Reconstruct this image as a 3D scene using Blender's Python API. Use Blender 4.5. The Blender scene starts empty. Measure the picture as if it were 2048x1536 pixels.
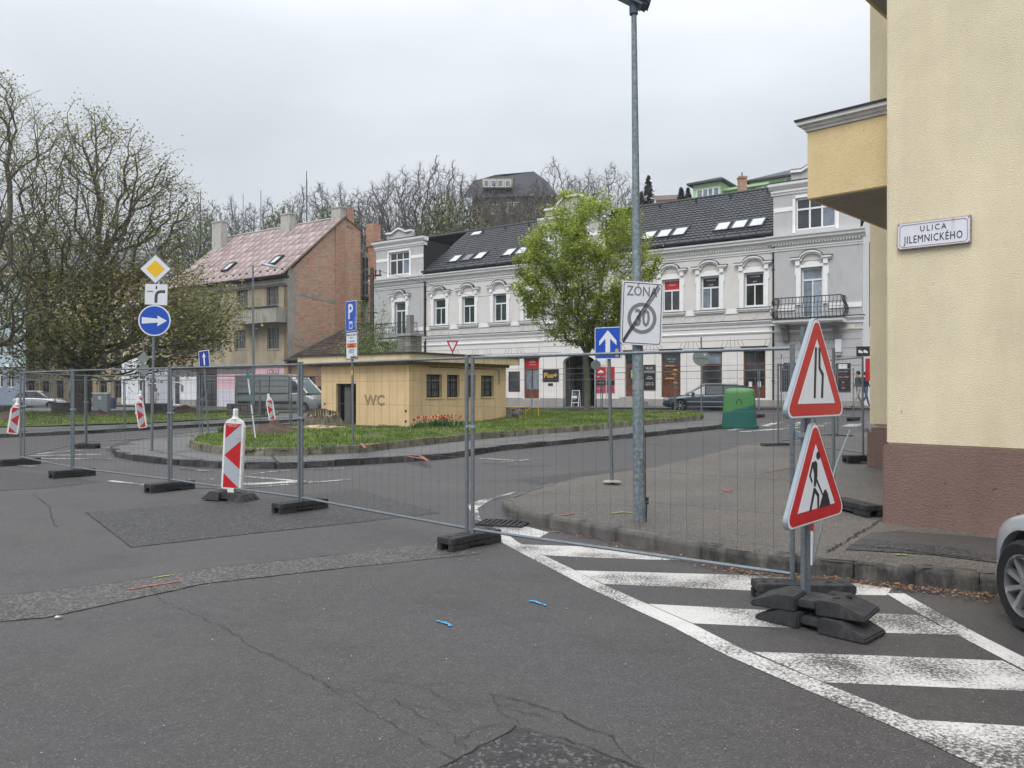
import bpy, bmesh, math, random
from mathutils import Vector, Matrix, noise
R = math.radians
random.seed(7)
sc = bpy.context.scene
col = sc.collection
# ---------------------------------------------------------------- camera
F, CAMH, HY, CX = 1590.0, 1.68, 775.0, 1024.0      # focal length and horizon in pixels of the 2048 px wide photograph
cam_d = bpy.data.cameras.new('camera'); cam = bpy.data.objects.new('camera', cam_d); col.objects.link(cam)
cam.location = (0, 0, CAMH); cam.rotation_euler = (R(90), 0, 0)
cam_d.sensor_width = 36; cam_d.lens = F/2048*36; cam_d.shift_y = 7/2048
cam_d.clip_start = .05; cam_d.clip_end = 3000
sc.camera = cam
# ---------------------------------------------------------------- sky and sun (overcast)
SUN_EL, SUN_AZ = 52, 205                             # degrees; azimuth from +Y clockwise
w = bpy.data.worlds.new('World'); sc.world = w; w.use_nodes = True
wn, wl = w.node_tree.nodes, w.node_tree.links; wn.clear()
wo = wn.new('ShaderNodeOutputWorld'); bg = wn.new('ShaderNodeBackground')
sky = wn.new('ShaderNodeTexSky'); sky.sky_type = 'NISHITA'; sky.sun_disc = False
sky.sun_elevation = R(SUN_EL); sky.sun_rotation = R(SUN_AZ)
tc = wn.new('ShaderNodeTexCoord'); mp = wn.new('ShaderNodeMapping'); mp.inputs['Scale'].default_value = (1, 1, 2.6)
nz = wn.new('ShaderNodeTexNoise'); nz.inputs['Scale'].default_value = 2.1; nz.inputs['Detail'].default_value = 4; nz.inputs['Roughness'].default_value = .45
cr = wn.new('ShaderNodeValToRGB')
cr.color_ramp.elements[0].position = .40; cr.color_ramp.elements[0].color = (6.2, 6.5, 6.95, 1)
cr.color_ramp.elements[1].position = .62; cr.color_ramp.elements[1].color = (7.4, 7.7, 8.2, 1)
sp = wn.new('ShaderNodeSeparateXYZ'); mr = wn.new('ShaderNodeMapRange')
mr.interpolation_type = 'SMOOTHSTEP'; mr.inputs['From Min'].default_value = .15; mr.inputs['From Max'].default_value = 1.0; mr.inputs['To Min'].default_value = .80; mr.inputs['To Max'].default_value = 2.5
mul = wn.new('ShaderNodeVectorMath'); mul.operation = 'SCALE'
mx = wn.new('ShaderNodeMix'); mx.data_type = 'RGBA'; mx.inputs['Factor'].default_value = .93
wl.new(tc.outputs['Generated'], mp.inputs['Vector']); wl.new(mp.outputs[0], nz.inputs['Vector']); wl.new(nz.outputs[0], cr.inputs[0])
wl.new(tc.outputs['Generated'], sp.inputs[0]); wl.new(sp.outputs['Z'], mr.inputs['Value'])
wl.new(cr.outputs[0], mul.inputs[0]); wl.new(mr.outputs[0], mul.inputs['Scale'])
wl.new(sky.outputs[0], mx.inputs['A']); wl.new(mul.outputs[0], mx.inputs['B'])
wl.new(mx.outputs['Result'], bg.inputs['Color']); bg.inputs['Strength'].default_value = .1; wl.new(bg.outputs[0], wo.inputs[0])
sd = bpy.data.lights.new('sun', 'SUN'); sun = bpy.data.objects.new('sun', sd); col.objects.link(sun)
sd.energy = 1.5; sd.angle = R(30); sd.color = (1, .97, .93)
_a, _e = R(SUN_AZ), R(SUN_EL)
_d = Vector((math.sin(_a)*math.cos(_e), math.cos(_a)*math.cos(_e), math.sin(_e)))
sun.rotation_euler = _d.to_track_quat('Z', 'Y').to_euler()
vs = sc.view_settings; vs.view_transform = 'Standard'; vs.look = 'None'; vs.gamma = 1; vs.use_curve_mapping = False; vs.exposure = 0.3
# ---------------------------------------------------------------- ground shape and pixel helpers
def g(x, y):
    t = min(1, max(0, (y-12)/28)); return t*t*(3-2*t)*min(.8, max(-.14, .28+.02*x))
def at(px, py, Y): return Vector(((px-CX)/F*Y, Y, CAMH-(py-HY)/F*Y))
def gp(px, py, dz=0):
    Y = 10.0
    for _ in range(60):
        x = (px-CX)/F*Y; z = g(x, Y)+dz
        Y = .5*Y+.5*max(.5, (CAMH-z)*F/(py-HY))
    return Vector(((px-CX)/F*Y, Y, 0))
def xy(px, Y): return (px-CX)/F*Y
# ---------------------------------------------------------------- objects
def tag(o, label=None, cat=None, group=None, kind=None):
    if label: o['label'] = label
    if cat: o['category'] = cat
    if group: o['group'] = group
    if kind: o['kind'] = kind
    return o
def empty(name, loc=(0, 0, 0), rz=0, label=None, cat=None, group=None):
    o = bpy.data.objects.new(name, None); o.empty_display_size = .2; col.objects.link(o)
    o.location = loc; o.rotation_euler = (0, 0, rz); return tag(o, label, cat, group)
def link(name, me, parent=None):
    o = bpy.data.objects.new(name, me); col.objects.link(o)
    if parent: o.parent = parent
    return o
def copy_tree(o, parent=None):
    c = o.copy(); col.objects.link(c)
    if parent: c.parent = parent
    for ch in [q for q in o.children]: copy_tree(ch, c)
    return c
class MB:
    def __init__(s): s.v = []; s.f = []; s.m = []; s.M = Matrix(); s.sm = False
    def add(s, vs, fs, mi=0):
        o = len(s.v); s.v += [tuple(s.M @ Vector(v)) for v in vs]
        s.f += [tuple(i+o for i in f) for f in fs]; s.m += [mi]*len(fs); return s
    def box(s, x0, y0, z0, x1, y1, z1, mi=0):
        return s.add([(x0,y0,z0),(x1,y0,z0),(x1,y1,z0),(x0,y1,z0),(x0,y0,z1),(x1,y0,z1),(x1,y1,z1),(x0,y1,z1)],
                     [(0,3,2,1),(4,5,6,7),(0,1,5,4),(1,2,6,5),(2,3,7,6),(3,0,4,7)], mi)
    def hexa(s, p, mi=0):     # eight points: bottom four, top four
        return s.add(p, [(0,3,2,1),(4,5,6,7),(0,1,5,4),(1,2,6,5),(2,3,7,6),(3,0,4,7)], mi)
    def quad(s, a, b, c, d, mi=0): return s.add([a, b, c, d], [(0,1,2,3)], mi)
    def tube(s, pts, r, n=8, mi=0, cap=True):
        pts = [Vector(p) for p in pts]; rs = r if isinstance(r, (list, tuple)) else [r]*len(pts)
        vs, fs = [], []; d0 = (pts[1]-pts[0]).normalized()
        u = d0.cross(Vector((0,0,1))); u = Vector((1,0,0)) if u.length < .05 else u.normalized()
        for i, p in enumerate(pts):
            d = (pts[min(i+1, len(pts)-1)]-pts[max(i-1, 0)]).normalized()
            u = (u-d*u.dot(d)).normalized(); v = d.cross(u)
            for k in range(n):
                a = 2*math.pi*k/n; vs.append(p+(u*math.cos(a)+v*math.sin(a))*rs[i])
        for i in range(len(pts)-1):
            for k in range(n):
                k2 = (k+1) % n; fs.append((i*n+k, i*n+k2, (i+1)*n+k2, (i+1)*n+k))
        if cap: fs += [tuple(range(n-1, -1, -1)), tuple((len(pts)-1)*n+k for k in range(n))]
        return s.add(vs, fs, mi)
    def bar(s, a, b, w, h, mi=0, up=(0,0,1)):
        a, b = Vector(a), Vector(b); d = (b-a).normalized(); u = d.cross(Vector(up)); u = Vector((1,0,0)) if u.length < .05 else u.normalized(); v = u.cross(d)
        P = [a-u*w/2-v*h/2, a+u*w/2-v*h/2, a+u*w/2+v*h/2, a-u*w/2+v*h/2]
        return s.hexa(P+[p+(b-a) for p in P], mi)
    def prism(s, poly, y0, y1, mi=0, side=None):      # polygon in xz, front at y0
        n = len(poly); vs = [(x, y0, z) for x, z in poly]+[(x, y1, z) for x, z in poly]
        s.add(vs, [tuple(range(n)), tuple(range(2*n-1, n-1, -1))], mi)
        o = len(s.v)-2*n; s.f += [(o+(i+1) % n, o+i, o+n+i, o+n+(i+1) % n) for i in range(n)]; s.m += [mi if side is None else side]*n
        return s
    def slab(s, poly, z0, z1, mi=0):                 # polygon in xy
        n = len(poly); vs = [(x, y, z0) for x, y in poly]+[(x, y, z1) for x, y in poly]
        return s.add(vs, [tuple(range(n-1, -1, -1)), tuple(range(n, 2*n))]+[(i, (i+1) % n, n+(i+1) % n, n+i) for i in range(n)], mi)
    def lathe(s, prof, n=16, mi=0, cap=True):         # [(r, z)]
        vs = [(r*math.cos(2*math.pi*k/n), r*math.sin(2*math.pi*k/n), z) for r, z in prof for k in range(n)]; fs = []
        for i in range(len(prof)-1):
            for k in range(n):
                k2 = (k+1) % n; fs.append((i*n+k, i*n+k2, (i+1)*n+k2, (i+1)*n+k))
        if cap: fs += [tuple(range(n-1, -1, -1)), tuple((len(prof)-1)*n+k for k in range(n))]
        return s.add(vs, fs, mi)
    def sweep(s, prof, x0, x1, mi=0):                 # profile [(y, z)] run along x
        n = len(prof); vs = [(x0, y, z) for y, z in prof]+[(x1, y, z) for y, z in prof]
        return s.add(vs, [tuple(range(n-1, -1, -1)), tuple(range(n, 2*n))]+[(i, (i+1) % n, n+(i+1) % n, n+i) for i in range(n)], mi)
    def mesh(s, name, mats, smooth=False, bevel=0, norm=True):
        me = bpy.data.meshes.new(name); me.from_pydata(s.v, [], s.f)
        for m in (mats if isinstance(mats, (list, tuple)) else [mats]): me.materials.append(m)
        if max(s.m, default=0): me.polygons.foreach_set('material_index', s.m)
        if norm or bevel:
            b = bmesh.new(); b.from_mesh(me)
            bmesh.ops.recalc_face_normals(b, faces=b.faces)
            if bevel:
                es = [e for e in b.edges if len(e.link_faces) == 2 and e.calc_face_angle(0) > .6]
                bmesh.ops.bevel(b, geom=es, offset=bevel, segments=2, affect='EDGES', clamp_overlap=True)
            b.to_mesh(me); b.free()
        if smooth:
            for p in me.polygons: p.use_smooth = True
            if smooth != True: me.set_sharp_from_angle(angle=R(smooth))
        return me
    def build(s, name, mats, parent=None, loc=None, smooth=False, bevel=0, norm=True):
        o = link(name, s.mesh(name, mats, smooth, bevel, norm), parent)
        if loc is not None: o.location = loc
        return o
def rot_z(a): return Matrix.Rotation(a, 4, 'Z')
def T(x, y, z): return Matrix.Translation((x, y, z))
def hole_wall(mb, x0, x1, z0, z1, holes, depth, mi=0, y=0):
    """a wall face in the plane y with rectangular holes (xa, za, xb, zb) and reveals that run back by depth"""
    xs = sorted({x0, x1}|{h[0] for h in holes}|{h[2] for h in holes}); zs = sorted({z0, z1}|{h[1] for h in holes}|{h[3] for h in holes})
    for i in range(len(xs)-1):
        for j in range(len(zs)-1):
            cx, cz = (xs[i]+xs[i+1])/2, (zs[j]+zs[j+1])/2
            if cx < x0 or cx > x1 or cz < z0 or cz > z1 or any(h[0] < cx < h[2] and h[1] < cz < h[3] for h in holes): continue
            mb.quad((xs[i], y, zs[j]), (xs[i+1], y, zs[j]), (xs[i+1], y, zs[j+1]), (xs[i], y, zs[j+1]), mi)
    for a, b, c, d in holes:
        e = y+depth
        mb.quad((a,y,b),(a,y,d),(a,e,d),(a,e,b), mi); mb.quad((c,y,b),(c,e,b),(c,e,d),(c,y,d), mi)
        mb.quad((a,y,b),(a,e,b),(c,e,b),(c,y,b), mi); mb.quad((a,y,d),(c,y,d),(c,e,d),(a,e,d), mi)
def drape(poly, dz=.0, cell=1.0, step=None):
    """a sheet over the ground inside polygon (x, y); dz a number or a function"""
    b = bmesh.new(); b.faces.new([b.verts.new((p[0], p[1], 0)) for p in poly])
    x0, x1 = min(p[0] for p in poly), max(p[0] for p in poly); y0, y1 = min(p[1] for p in poly), max(p[1] for p in poly)
    for ax, lo, hi in ((0, x0, x1), (1, y0, y1)):
        k = math.floor(lo/cell)+1
        while k*cell < hi:
            co = [0, 0, 0]; no = [0, 0, 0]; co[ax] = k*cell; no[ax] = 1
            bmesh.ops.bisect_plane(b, geom=b.verts[:]+b.edges[:]+b.faces[:], plane_co=co, plane_no=no, dist=1e-5); k += 1
    for v in b.verts:
        v.co.z = g(v.co.x, v.co.y)+(dz(v.co.x, v.co.y) if callable(dz) else dz)
    bmesh.ops.recalc_face_normals(b, faces=b.faces)
    if sum(f.normal.z for f in b.faces) < 0: bmesh.ops.reverse_faces(b, faces=b.faces)
    return b
def sheet(name, polys, mat_, dz=.004, cell=1.0, parent=None):
    me = bpy.data.meshes.new(name); B = bmesh.new()
    for p in polys:
        b = drape(p, dz, cell); t = bpy.data.meshes.new('t'); b.to_mesh(t); b.free(); B.from_mesh(t); bpy.data.meshes.remove(t)
    B.to_mesh(me); B.free(); me.materials.append(mat_); return link(name, me, parent)
# ---------------------------------------------------------------- materials
_mc = {}
def mat(name, c, rough=.75, var=.12, scale=6, bump=0, bscale=90, metal=0, c2=None, world=False, island=0, objrand=0, spec=.35, detail=5, dirt=None, dscale=1.2, dpos=(.5,.7), trans=0):
    if name in _mc: return _mc[name]
    m = bpy.data.materials.new(name); m.use_nodes = True; nt = m.node_tree; N, L = nt.nodes, nt.links
    bs = N['Principled BSDF']; bs.inputs['Roughness'].default_value = rough; bs.inputs['Metallic'].default_value = metal
    bs.inputs['Specular IOR Level'].default_value = spec
    if world: co = N.new('ShaderNodeNewGeometry').outputs['Position']
    else: co = N.new('ShaderNodeTexCoord').outputs['Object']
    def noi(sc_, det=5, ro=.6, st=0):
        n = N.new('ShaderNodeTexNoise'); n.inputs['Scale'].default_value = sc_; n.inputs['Detail'].default_value = det; n.inputs['Roughness'].default_value = ro
        if st:
            q = N.new('ShaderNodeMapping'); q.inputs['Scale'].default_value = (1.6, 1.6, .4); L.new(co, q.inputs[0]); L.new(q.outputs[0], n.inputs['Vector'])
        else: L.new(co, n.inputs['Vector'])
        return n.outputs[0]
    def ramp(src, p0, p1, a, b):
        r = N.new('ShaderNodeValToRGB'); e = r.color_ramp.elements; e[0].position = p0; e[1].position = p1; e[0].color = (*a, 1); e[1].color = (*b, 1); L.new(src, r.inputs[0]); return r.outputs[0]
    lo = tuple(v*(1-var) for v in c); hi = c2 or tuple(v*(1+var) for v in c)
    out = ramp(noi(scale, detail), .3, .7, lo, hi)
    def mixn(a, b, f, mode='MIX'):
        x = N.new('ShaderNodeMix'); x.data_type = 'RGBA'; x.blend_type = mode
        for s_, v in ((0, f), (6, a), (7, b)):
            if hasattr(v, 'is_linked') or hasattr(v, 'links'): L.new(v, x.inputs[s_])
            else: x.inputs[s_].default_value = v if s_ == 0 else (*v, 1)
        return x.outputs[2]
    if dirt: out = mixn(out, dirt, ramp(noi(dscale, 8, .65, 0 if world else 1), dpos[0], dpos[1], (0,0,0), (1,1,1)))
    if island:
        r = N.new('ShaderNodeNewGeometry').outputs['Random Per Island']
        out = mixn(out, ramp(r, 0, 1, (1-island,)*3, (1+island,)*3), 1.0, 'MULTIPLY')
    if objrand:
        r = N.new('ShaderNodeObjectInfo').outputs['Random']
        out = mixn(out, ramp(r, 0, 1, (1-objrand,)*3, (1+objrand,)*3), 1.0, 'MULTIPLY')
    L.new(out, bs.inputs['Base Color'])
    if bump:
        bm = N.new('ShaderNodeBump'); bm.inputs['Strength'].default_value = min(1, bump); bm.inputs['Distance'].default_value = .01 if bump <= 1 else .01*bump
        L.new(noi(bscale, 4), bm.inputs['Height']); L.new(bm.outputs[0], bs.inputs['Normal'])
    if trans:
        tr = N.new('ShaderNodeBsdfTranslucent'); L.new(out, tr.inputs[0]); ms = N.new('ShaderNodeMixShader'); ms.inputs[0].default_value = trans
        L.new(bs.outputs[0], ms.inputs[1]); L.new(tr.outputs[0], ms.inputs[2]); L.new(ms.outputs[0], N['Material Output'].inputs[0])
    _mc[name] = m; m['h'] = 1; return m
def nodes(m): return m.node_tree.nodes, m.node_tree.links, m.node_tree.nodes['Principled BSDF']
def srgb(r, g_, b): return tuple((v/255/12.92 if v/255 <= .04045 else ((v/255+.055)/1.055)**2.4) for v in (r, g_, b))
def asphalt(name, base, speck, fine=260, spk=.62, patch=.25, bump=.5, tint=None, gr=.38):
    m = bpy.data.materials.new(name); m.use_nodes = True; N, L, bs = nodes(m)
    co = N.new('ShaderNodeNewGeometry').outputs['Position']
    def noi(s, d, r=.6):
        n = N.new('ShaderNodeTexNoise'); n.inputs['Scale'].default_value = s; n.inputs['Detail'].default_value = d; n.inputs['Roughness'].default_value = r; L.new(co, n.inputs['Vector']); return n.outputs[0]
    def ramp(src, p0, p1, a, b):
        r = N.new('ShaderNodeValToRGB'); e = r.color_ramp.elements; e[0].position = p0; e[1].position = p1; e[0].color = (*a, 1); e[1].color = (*b, 1); L.new(src, r.inputs[0]); return r.outputs[0]
    def mixn(a, b, f, mode='MIX'):
        x = N.new('ShaderNodeMix'); x.data_type = 'RGBA'; x.blend_type = mode
        for s_, v in ((0, f), (6, a), (7, b)):
            if hasattr(v, 'links'): L.new(v, x.inputs[s_])
            else: x.inputs[s_].default_value = v if s_ == 0 else (*v, 1)
        return x.outputs[2]
    big = ramp(noi(.35, 6, .6), .3, .7, tuple(v*(1-patch) for v in base), tuple(v*(1+patch) for v in base))
    if tint: big = mixn(big, tint, ramp(noi(.16, 3), .42, .62, (0,0,0), (.7,.7,.7)))
    mid = mixn(big, ramp(noi(9, 6, .7), .25, .75, (.82,)*3, (1.16,)*3), 1.0, 'MULTIPLY')
    vo = N.new('ShaderNodeTexVoronoi'); vo.inputs['Scale'].default_value = fine; L.new(co, vo.inputs['Vector'])
    sep = N.new('ShaderNodeSeparateColor'); L.new(vo.outputs['Color'], sep.inputs[0])
    grain = mixn(mid, ramp(sep.outputs[0], 0, 1, (1-gr,)*3, (1+gr,)*3), 1.0, 'MULTIPLY')
    st_ = noi(1.1, 7, .7); grain = mixn(grain, tuple(v*.62 for v in base), ramp(st_, .53, .66, (0,0,0), (.65,.65,.65)))
    grain = mixn(grain, tuple(min(1, v*1.25) for v in base), ramp(noi(.5, 6, .6), .54, .68, (0,0,0), (.8,.8,.8)))
    out = mixn(grain, speck, ramp(sep.outputs[1], spk, spk+.02, (0,0,0), (.6,.6,.6)))
    L.new(out, bs.inputs['Base Color']); bs.inputs['Roughness'].default_value = .62; bs.inputs['Specular IOR Level'].default_value = .5
    bm = N.new('ShaderNodeBump'); bm.inputs['Strength'].default_value = bump; bm.inputs['Distance'].default_value = .006; L.new(vo.outputs['Distance'], bm.inputs['Height']); L.new(bm.outputs[0], bs.inputs['Normal'])
    return m
def worn_paint(name, paint, under, cover=.5, scale=26):
    m = bpy.data.materials.new(name); m.use_nodes = True; N, L, bs = nodes(m)
    co = N.new('ShaderNodeNewGeometry').outputs['Position']
    def noi(s, d, r):
        n = N.new('ShaderNodeTexNoise'); n.inputs['Scale'].default_value = s; n.inputs['Detail'].default_value = d; n.inputs['Roughness'].default_value = r; L.new(co, n.inputs['Vector']); return n.outputs[0]
    a = N.new('ShaderNodeMath'); a.operation = 'MULTIPLY_ADD'; L.new(noi(scale, 8, .78), a.inputs[0]); a.inputs[1].default_value = .60
    b = N.new('ShaderNodeMath'); b.operation = 'MULTIPLY'; L.new(noi(1.3, 3, .5), b.inputs[0]); b.inputs[1].default_value = .40; L.new(b.outputs[0], a.inputs[2])
    r = N.new('ShaderNodeValToRGB'); e = r.color_ramp.elements; e[0].position = cover-.05; e[1].position = cover+.03; e[0].color = (*paint, 1); e[1].color = (*under, 1); L.new(a.outputs[0], r.inputs[0])
    x = N.new('ShaderNodeMix'); x.data_type = 'RGBA'; x.blend_type = 'MULTIPLY'; x.inputs[0].default_value = 1
    r2 = N.new('ShaderNodeValToRGB'); r2.color_ramp.elements[0].color = (.72,.7,.68,1); r2.color_ramp.elements[1].color = (1.1,1.1,1.1,1); L.new(noi(5, 6, .7), r2.inputs[0])
    L.new(r.outputs[0], x.inputs[6]); L.new(r2.outputs[0], x.inputs[7]); L.new(x.outputs[2], bs.inputs['Base Color']); bs.inputs['Roughness'].default_value = .7
    return m
def flat(name, c, rough=.5, metal=0, spec=.5):
    return mat(name, c, rough, .05, 12, metal=metal, spec=spec)
M_galv = mat('galvanised_steel', (.17,.195,.21), .5, .22, 40, metal=.45, spec=.5, bump=.1)
M_galv_old = mat('galvanised_mottled', (.14,.18,.20), .55, .35, 26, metal=.3, c2=(.24,.29,.31), bump=.15, bscale=50)
M_wire = mat('fence_wire', (.12,.12,.12), .5, .2, 30, metal=.5)
M_rubber = mat('black_rubber', (.028,.029,.032), .75, .35, 18, bump=.35, bscale=70, dirt=(.085,.078,.068), dpos=(.52,.78), dscale=7)
M_red = flat('sign_red', srgb(178,26,34), .4)
M_white = mat('sign_white', (.64,.66,.70), .4, .04, 10)
M_blue = flat('sign_blue', srgb(12,72,170), .4)
M_black = flat('sign_black', (.015,.015,.017), .5)
M_grey = flat('sign_grey', (.17,.18,.18), .5)
M_yellow = flat('sign_yellow', srgb(222,176,20), .45)
M_orange = flat('sign_orange', srgb(222,98,30), .5)
M_alu = flat('sign_aluminium', (.27,.31,.34), .4, .3)
M_backgrey = mat('sign_back', (.17,.20,.19), .6, .15, 8)
M_glass = mat('dark_glass', (.025,.03,.033), .08, .5, 1.2, spec=.8)
M_glass_l = mat('pale_glass', (.16,.2,.24), .12, .5, 1.4, spec=.8)
def text(name, body, size, m, parent, loc, xs=1.0, align='CENTER', ext=.0012, rot=None, bold=0, sp=1.0):
    cu = bpy.data.curves.new(name, 'FONT'); cu.body = body; cu.size = size; cu.align_x = align; cu.align_y = 'CENTER'; cu.extrude = ext; cu.resolution_u = 2; cu.offset = bold; cu.space_character = sp
    o = bpy.data.objects.new('t', cu); me = bpy.data.meshes.new_from_object(o); bpy.data.objects.remove(o)
    me.transform(Matrix.Rotation(R(90), 4, 'X') @ Matrix.Diagonal((xs, 1, 1, 1)))
    if rot: me.transform(Matrix.Rotation(rot, 4, 'Y'))
    me.transform(Matrix.Translation(loc)); me.materials.clear(); me.materials.append(m); me.name = name
    return link(name, me, parent)
# ================================================================ SETTING: ground, road, pavements
P0 = Vector((14.09, 43.0, 0)); FA = math.atan2(-.5765, .817)      # street front: local x to the right, local y inwards
NX, NY = .5765, .817
def W(x, y): return (P0.x+.817*x+NX*y, P0.y-.5765*x+NY*y)          # street-front coordinates to the world
def hill(x, y):
    d = NX*x+NY*y-43.25; t = min(1, max(0, (d-15)/62)); return 25*t*t*(3-2*t)
A_road = asphalt('asphalt', (.050,.046,.0435), (.15,.14,.135), 130, .945, .12, .35, (.050,.044,.048), .34)
A_coarse = asphalt('asphalt_coarse', (.025,.0235,.0235), (.13,.125,.12), 62, .82, .12, .8, gr=.55)
A_strip = asphalt('asphalt_washed_out', (.050,.046,.042), (.18,.172,.16), 58, .78, .15, .9, gr=.5)
A_pave = asphalt('asphalt_pavement', (.088,.075,.062), (.22,.20,.175), 85, .80, .3, .9, (.05,.046,.042), .6)
A_isl = asphalt('asphalt_island', (.075,.073,.070), (.18,.18,.17), 80, .9, .35, .6, (.12,.115,.105))
M_soil = mat('bare_soil', (.075,.052,.036), .95, .35, 3, bump=1, bscale=25, world=True)
M_grassground = mat('turf', (.065,.105,.022), .95, .4, 1.2, c2=(.11,.115,.045), world=True, bump=.8, bscale=30)
def grid(name, x0, x1, y0, y1, st, m, dz=0, fn=None):
    nx, ny = int((x1-x0)/st), int((y1-y0)/st)
    vs = [(x0+i*st, y0+j*st, (fn or g)(x0+i*st, y0+j*st)+dz) for j in range(ny+1) for i in range(nx+1)]
    fs = [(j*(nx+1)+i, j*(nx+1)+i+1, (j+1)*(nx+1)+i+1, (j+1)*(nx+1)+i) for j in range(ny) for i in range(nx)]
    me = bpy.data.meshes.new(name); me.from_pydata(vs, [], fs); me.materials.append(m); return link(name, me)
o = grid('ground', -300, 260, -60, 440, 20, M_grassground, -.5, lambda x, y: -.2); tag(o, kind='structure')
o = grid('road', -110, 60, -24, 110, 1, A_road); tag(o, kind='structure'); road = o
M_hill = mat('hillside_earth', (.035,.05,.018), .95, .4, .15, c2=(.07,.065,.04), world=True)
o = grid('hill', -260, 200, 40, 420, 5, M_hill, -.6, lambda x, y: hill(x, y)+1.5*noise.noise(Vector((x*.05, y*.05, 0)))*min(1, hill(x, y)/8)); tag(o, kind='structure')
for p in o.data.polygons: p.use_smooth = True
def px(pts, dz=0): return [gp(a, b, dz).to_2d() for a, b in pts]
sheet('asphalt_patch', [px([(171,1025),(420,1005),(608,990),(718,980),(804,1004),(882,1026),(793,1036),(700,1047),(492,1069),(263,1095)])], A_coarse, .004, parent=road)
sheet('asphalt_strip', [px([(-2600,1600),(-400,1262),(0,1193),(219,1168),(424,1136),(700,1108),(887,1084),(960,1080),(960,1108),(700,1135),(410,1168),(205,1212),(92,1236),(0,1244),(-400,1330),(-2600,1800)])], A_strip, .004, parent=road)
sheet('asphalt_patch', [px([(-900,985),(-200,960),(0,940),(126,952),(198,964),(99,976),(0,982),(-200,1005),(-900,1060)]), px([(1024,960),(1169,944),(1286,936),(1340,930),(1286,940),(1220,949),(1102,972)]),
      px([(870,1542),(1034,1455),(1180,1505),(1300,1547),(1500,1700),(800,1700)])], A_coarse, .004, parent=road)
# sealed joints round the patches and the cracks
M_crack = mat('crack', (.026,.024,.023), .95, .2)
def ribbon(mb, pts, wd, jit=.012, dz=.007, dzf=None, step=.05):
    pts = [Vector(p) for p in pts]; out = []
    for a, b in zip(pts, pts[1:]):
        n = max(1, int((b-a).length/step))
        out += [a.lerp(b, k/n) for k in range(n)]
    out.append(pts[-1]); L_ = []
    for i, p in enumerate(out):
        d = (out[min(i+1, len(out)-1)]-out[max(i-1, 0)]).normalized(); n = Vector((-d.y, d.x))
        p = p+n*random.uniform(-jit, jit); w_ = wd*random.uniform(.25, 1)/2
        for s in (-1, 1):
            q = p+n*w_*s; L_.append((q.x, q.y, g(q.x, q.y)+(dzf(q.x, q.y) if dzf else 0)+dz))
    mb.add(L_, [(2*i, 2*i+1, 2*i+3, 2*i+2) for i in range(len(out)-1)])
cr_ = MB()
def z7(l): return px([(a/1.862, 1200+b/1.862) for a, b in l])
for l, w_ in (([(560,-60),(590,0),(760,70),(860,120),(960,185),(1080,240),(1210,320),(1340,385),(1450,460),(1580,530),(1690,600)], .007),
          ([(1210,320),(1300,345),(1350,380),(1470,375),(1560,405),(1700,415)], .005), ([(1460,370),(1560,430),(1660,480),(1700,530),(1740,560)], .005), ([(1570,325),(1680,385),(1860,395),(2048,405)], .005),
          ([(1350,300),(1500,310),(1570,325),(1680,310),(1790,315)], .005), ([(1820,350),(1860,410),(1940,465),(1850,465),(1760,490),(1700,530)], .006), ([(1450,460),(1500,430)], .005), ([(1860,395),(1990,430),(2048,440)], .006)):
    ribbon(cr_, z7(l), w_*.75, .016)
def z8(l): return [(1000+a/1.954, 1100+b/1.954) for a, b in l]
def z5(l): return [(a/2.926, 850+b/2.926) for a, b in l]
def z6(l): return [(700+a/2.56, 850+b/2.56) for a, b in l]
ribbon(cr_, px(z8([(-20,565),(130,605),(240,640),(300,680),(440,730),(470,780),(550,840)])), .008)
ribbon(cr_, px(z8([(90,700),(250,740),(480,830),(560,860)])), .012); ribbon(cr_, px([(870,1540),(960,1495),(1036,1454)]), .014)
ribbon(cr_, px(z5([(200,410),(240,440),(290,480),(300,540),(330,600)])), .012)
for l in (z5([(0,1003),(640,930),(1240,838),(2048,755)]), z5([(0,1153),(270,1130),(600,1060),(1200,930),(2048,835)]), z5([(500,512),(770,718),(1440,640),(2048,575)]), z5([(0,385),(290,370),(580,335)])): ribbon(cr_, px(l), .012, .008)
for l in ([(1640,900),(1560,908),(1500,916),(1403,924),(1325,934)], [(957,927),(1010,929)], [(1010,934),(1100,932)]): ribbon(cr_, px(l), .05, .03)
cr_.build('asphalt_cracks', M_crack, road, norm=False)
# ---- painted markings
M_paint = worn_paint('road_paint_white', (.56,.55,.53), (.06,.055,.05), .53, 46)
M_paint2 = worn_paint('road_paint_faded', (.52,.52,.50), (.07,.065,.06), .50, 14)
def offs(pts, d):
    out = []
    for i, p in enumerate(pts):
        t = (pts[min(i+1, len(pts)-1)]-pts[max(i-1, 0)]).normalized(); out.append(p+Vector((-t.y, t.x))*d)
    return out
Lr = px([(1003,1060),(1036,1085),(1085,1110),(1141,1137),(1205,1169),(1286,1205),(1384,1248),(1491,1302),(1645,1366),(1829,1440),(2100,1560),(2500,1740)])
Lr = Lr[:1]+Lr[1:]
polys = []
def line(pts, wd, side=-1):
    o_ = offs(pts, wd*side)
    for i in range(len(pts)-1): polys.append([pts[i], pts[i+1], o_[i+1], o_[i]])
line(Lr, .17, -1)
line(px([(1771,1187),(1839,1228),(1916,1271),(2018,1325),(2200,1420)]), .15, 1)
sheet('edge_line_marking', [[Vector(q) for q in p] for p in polys], M_paint, .0035, .5, parent=road); polys = []
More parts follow.
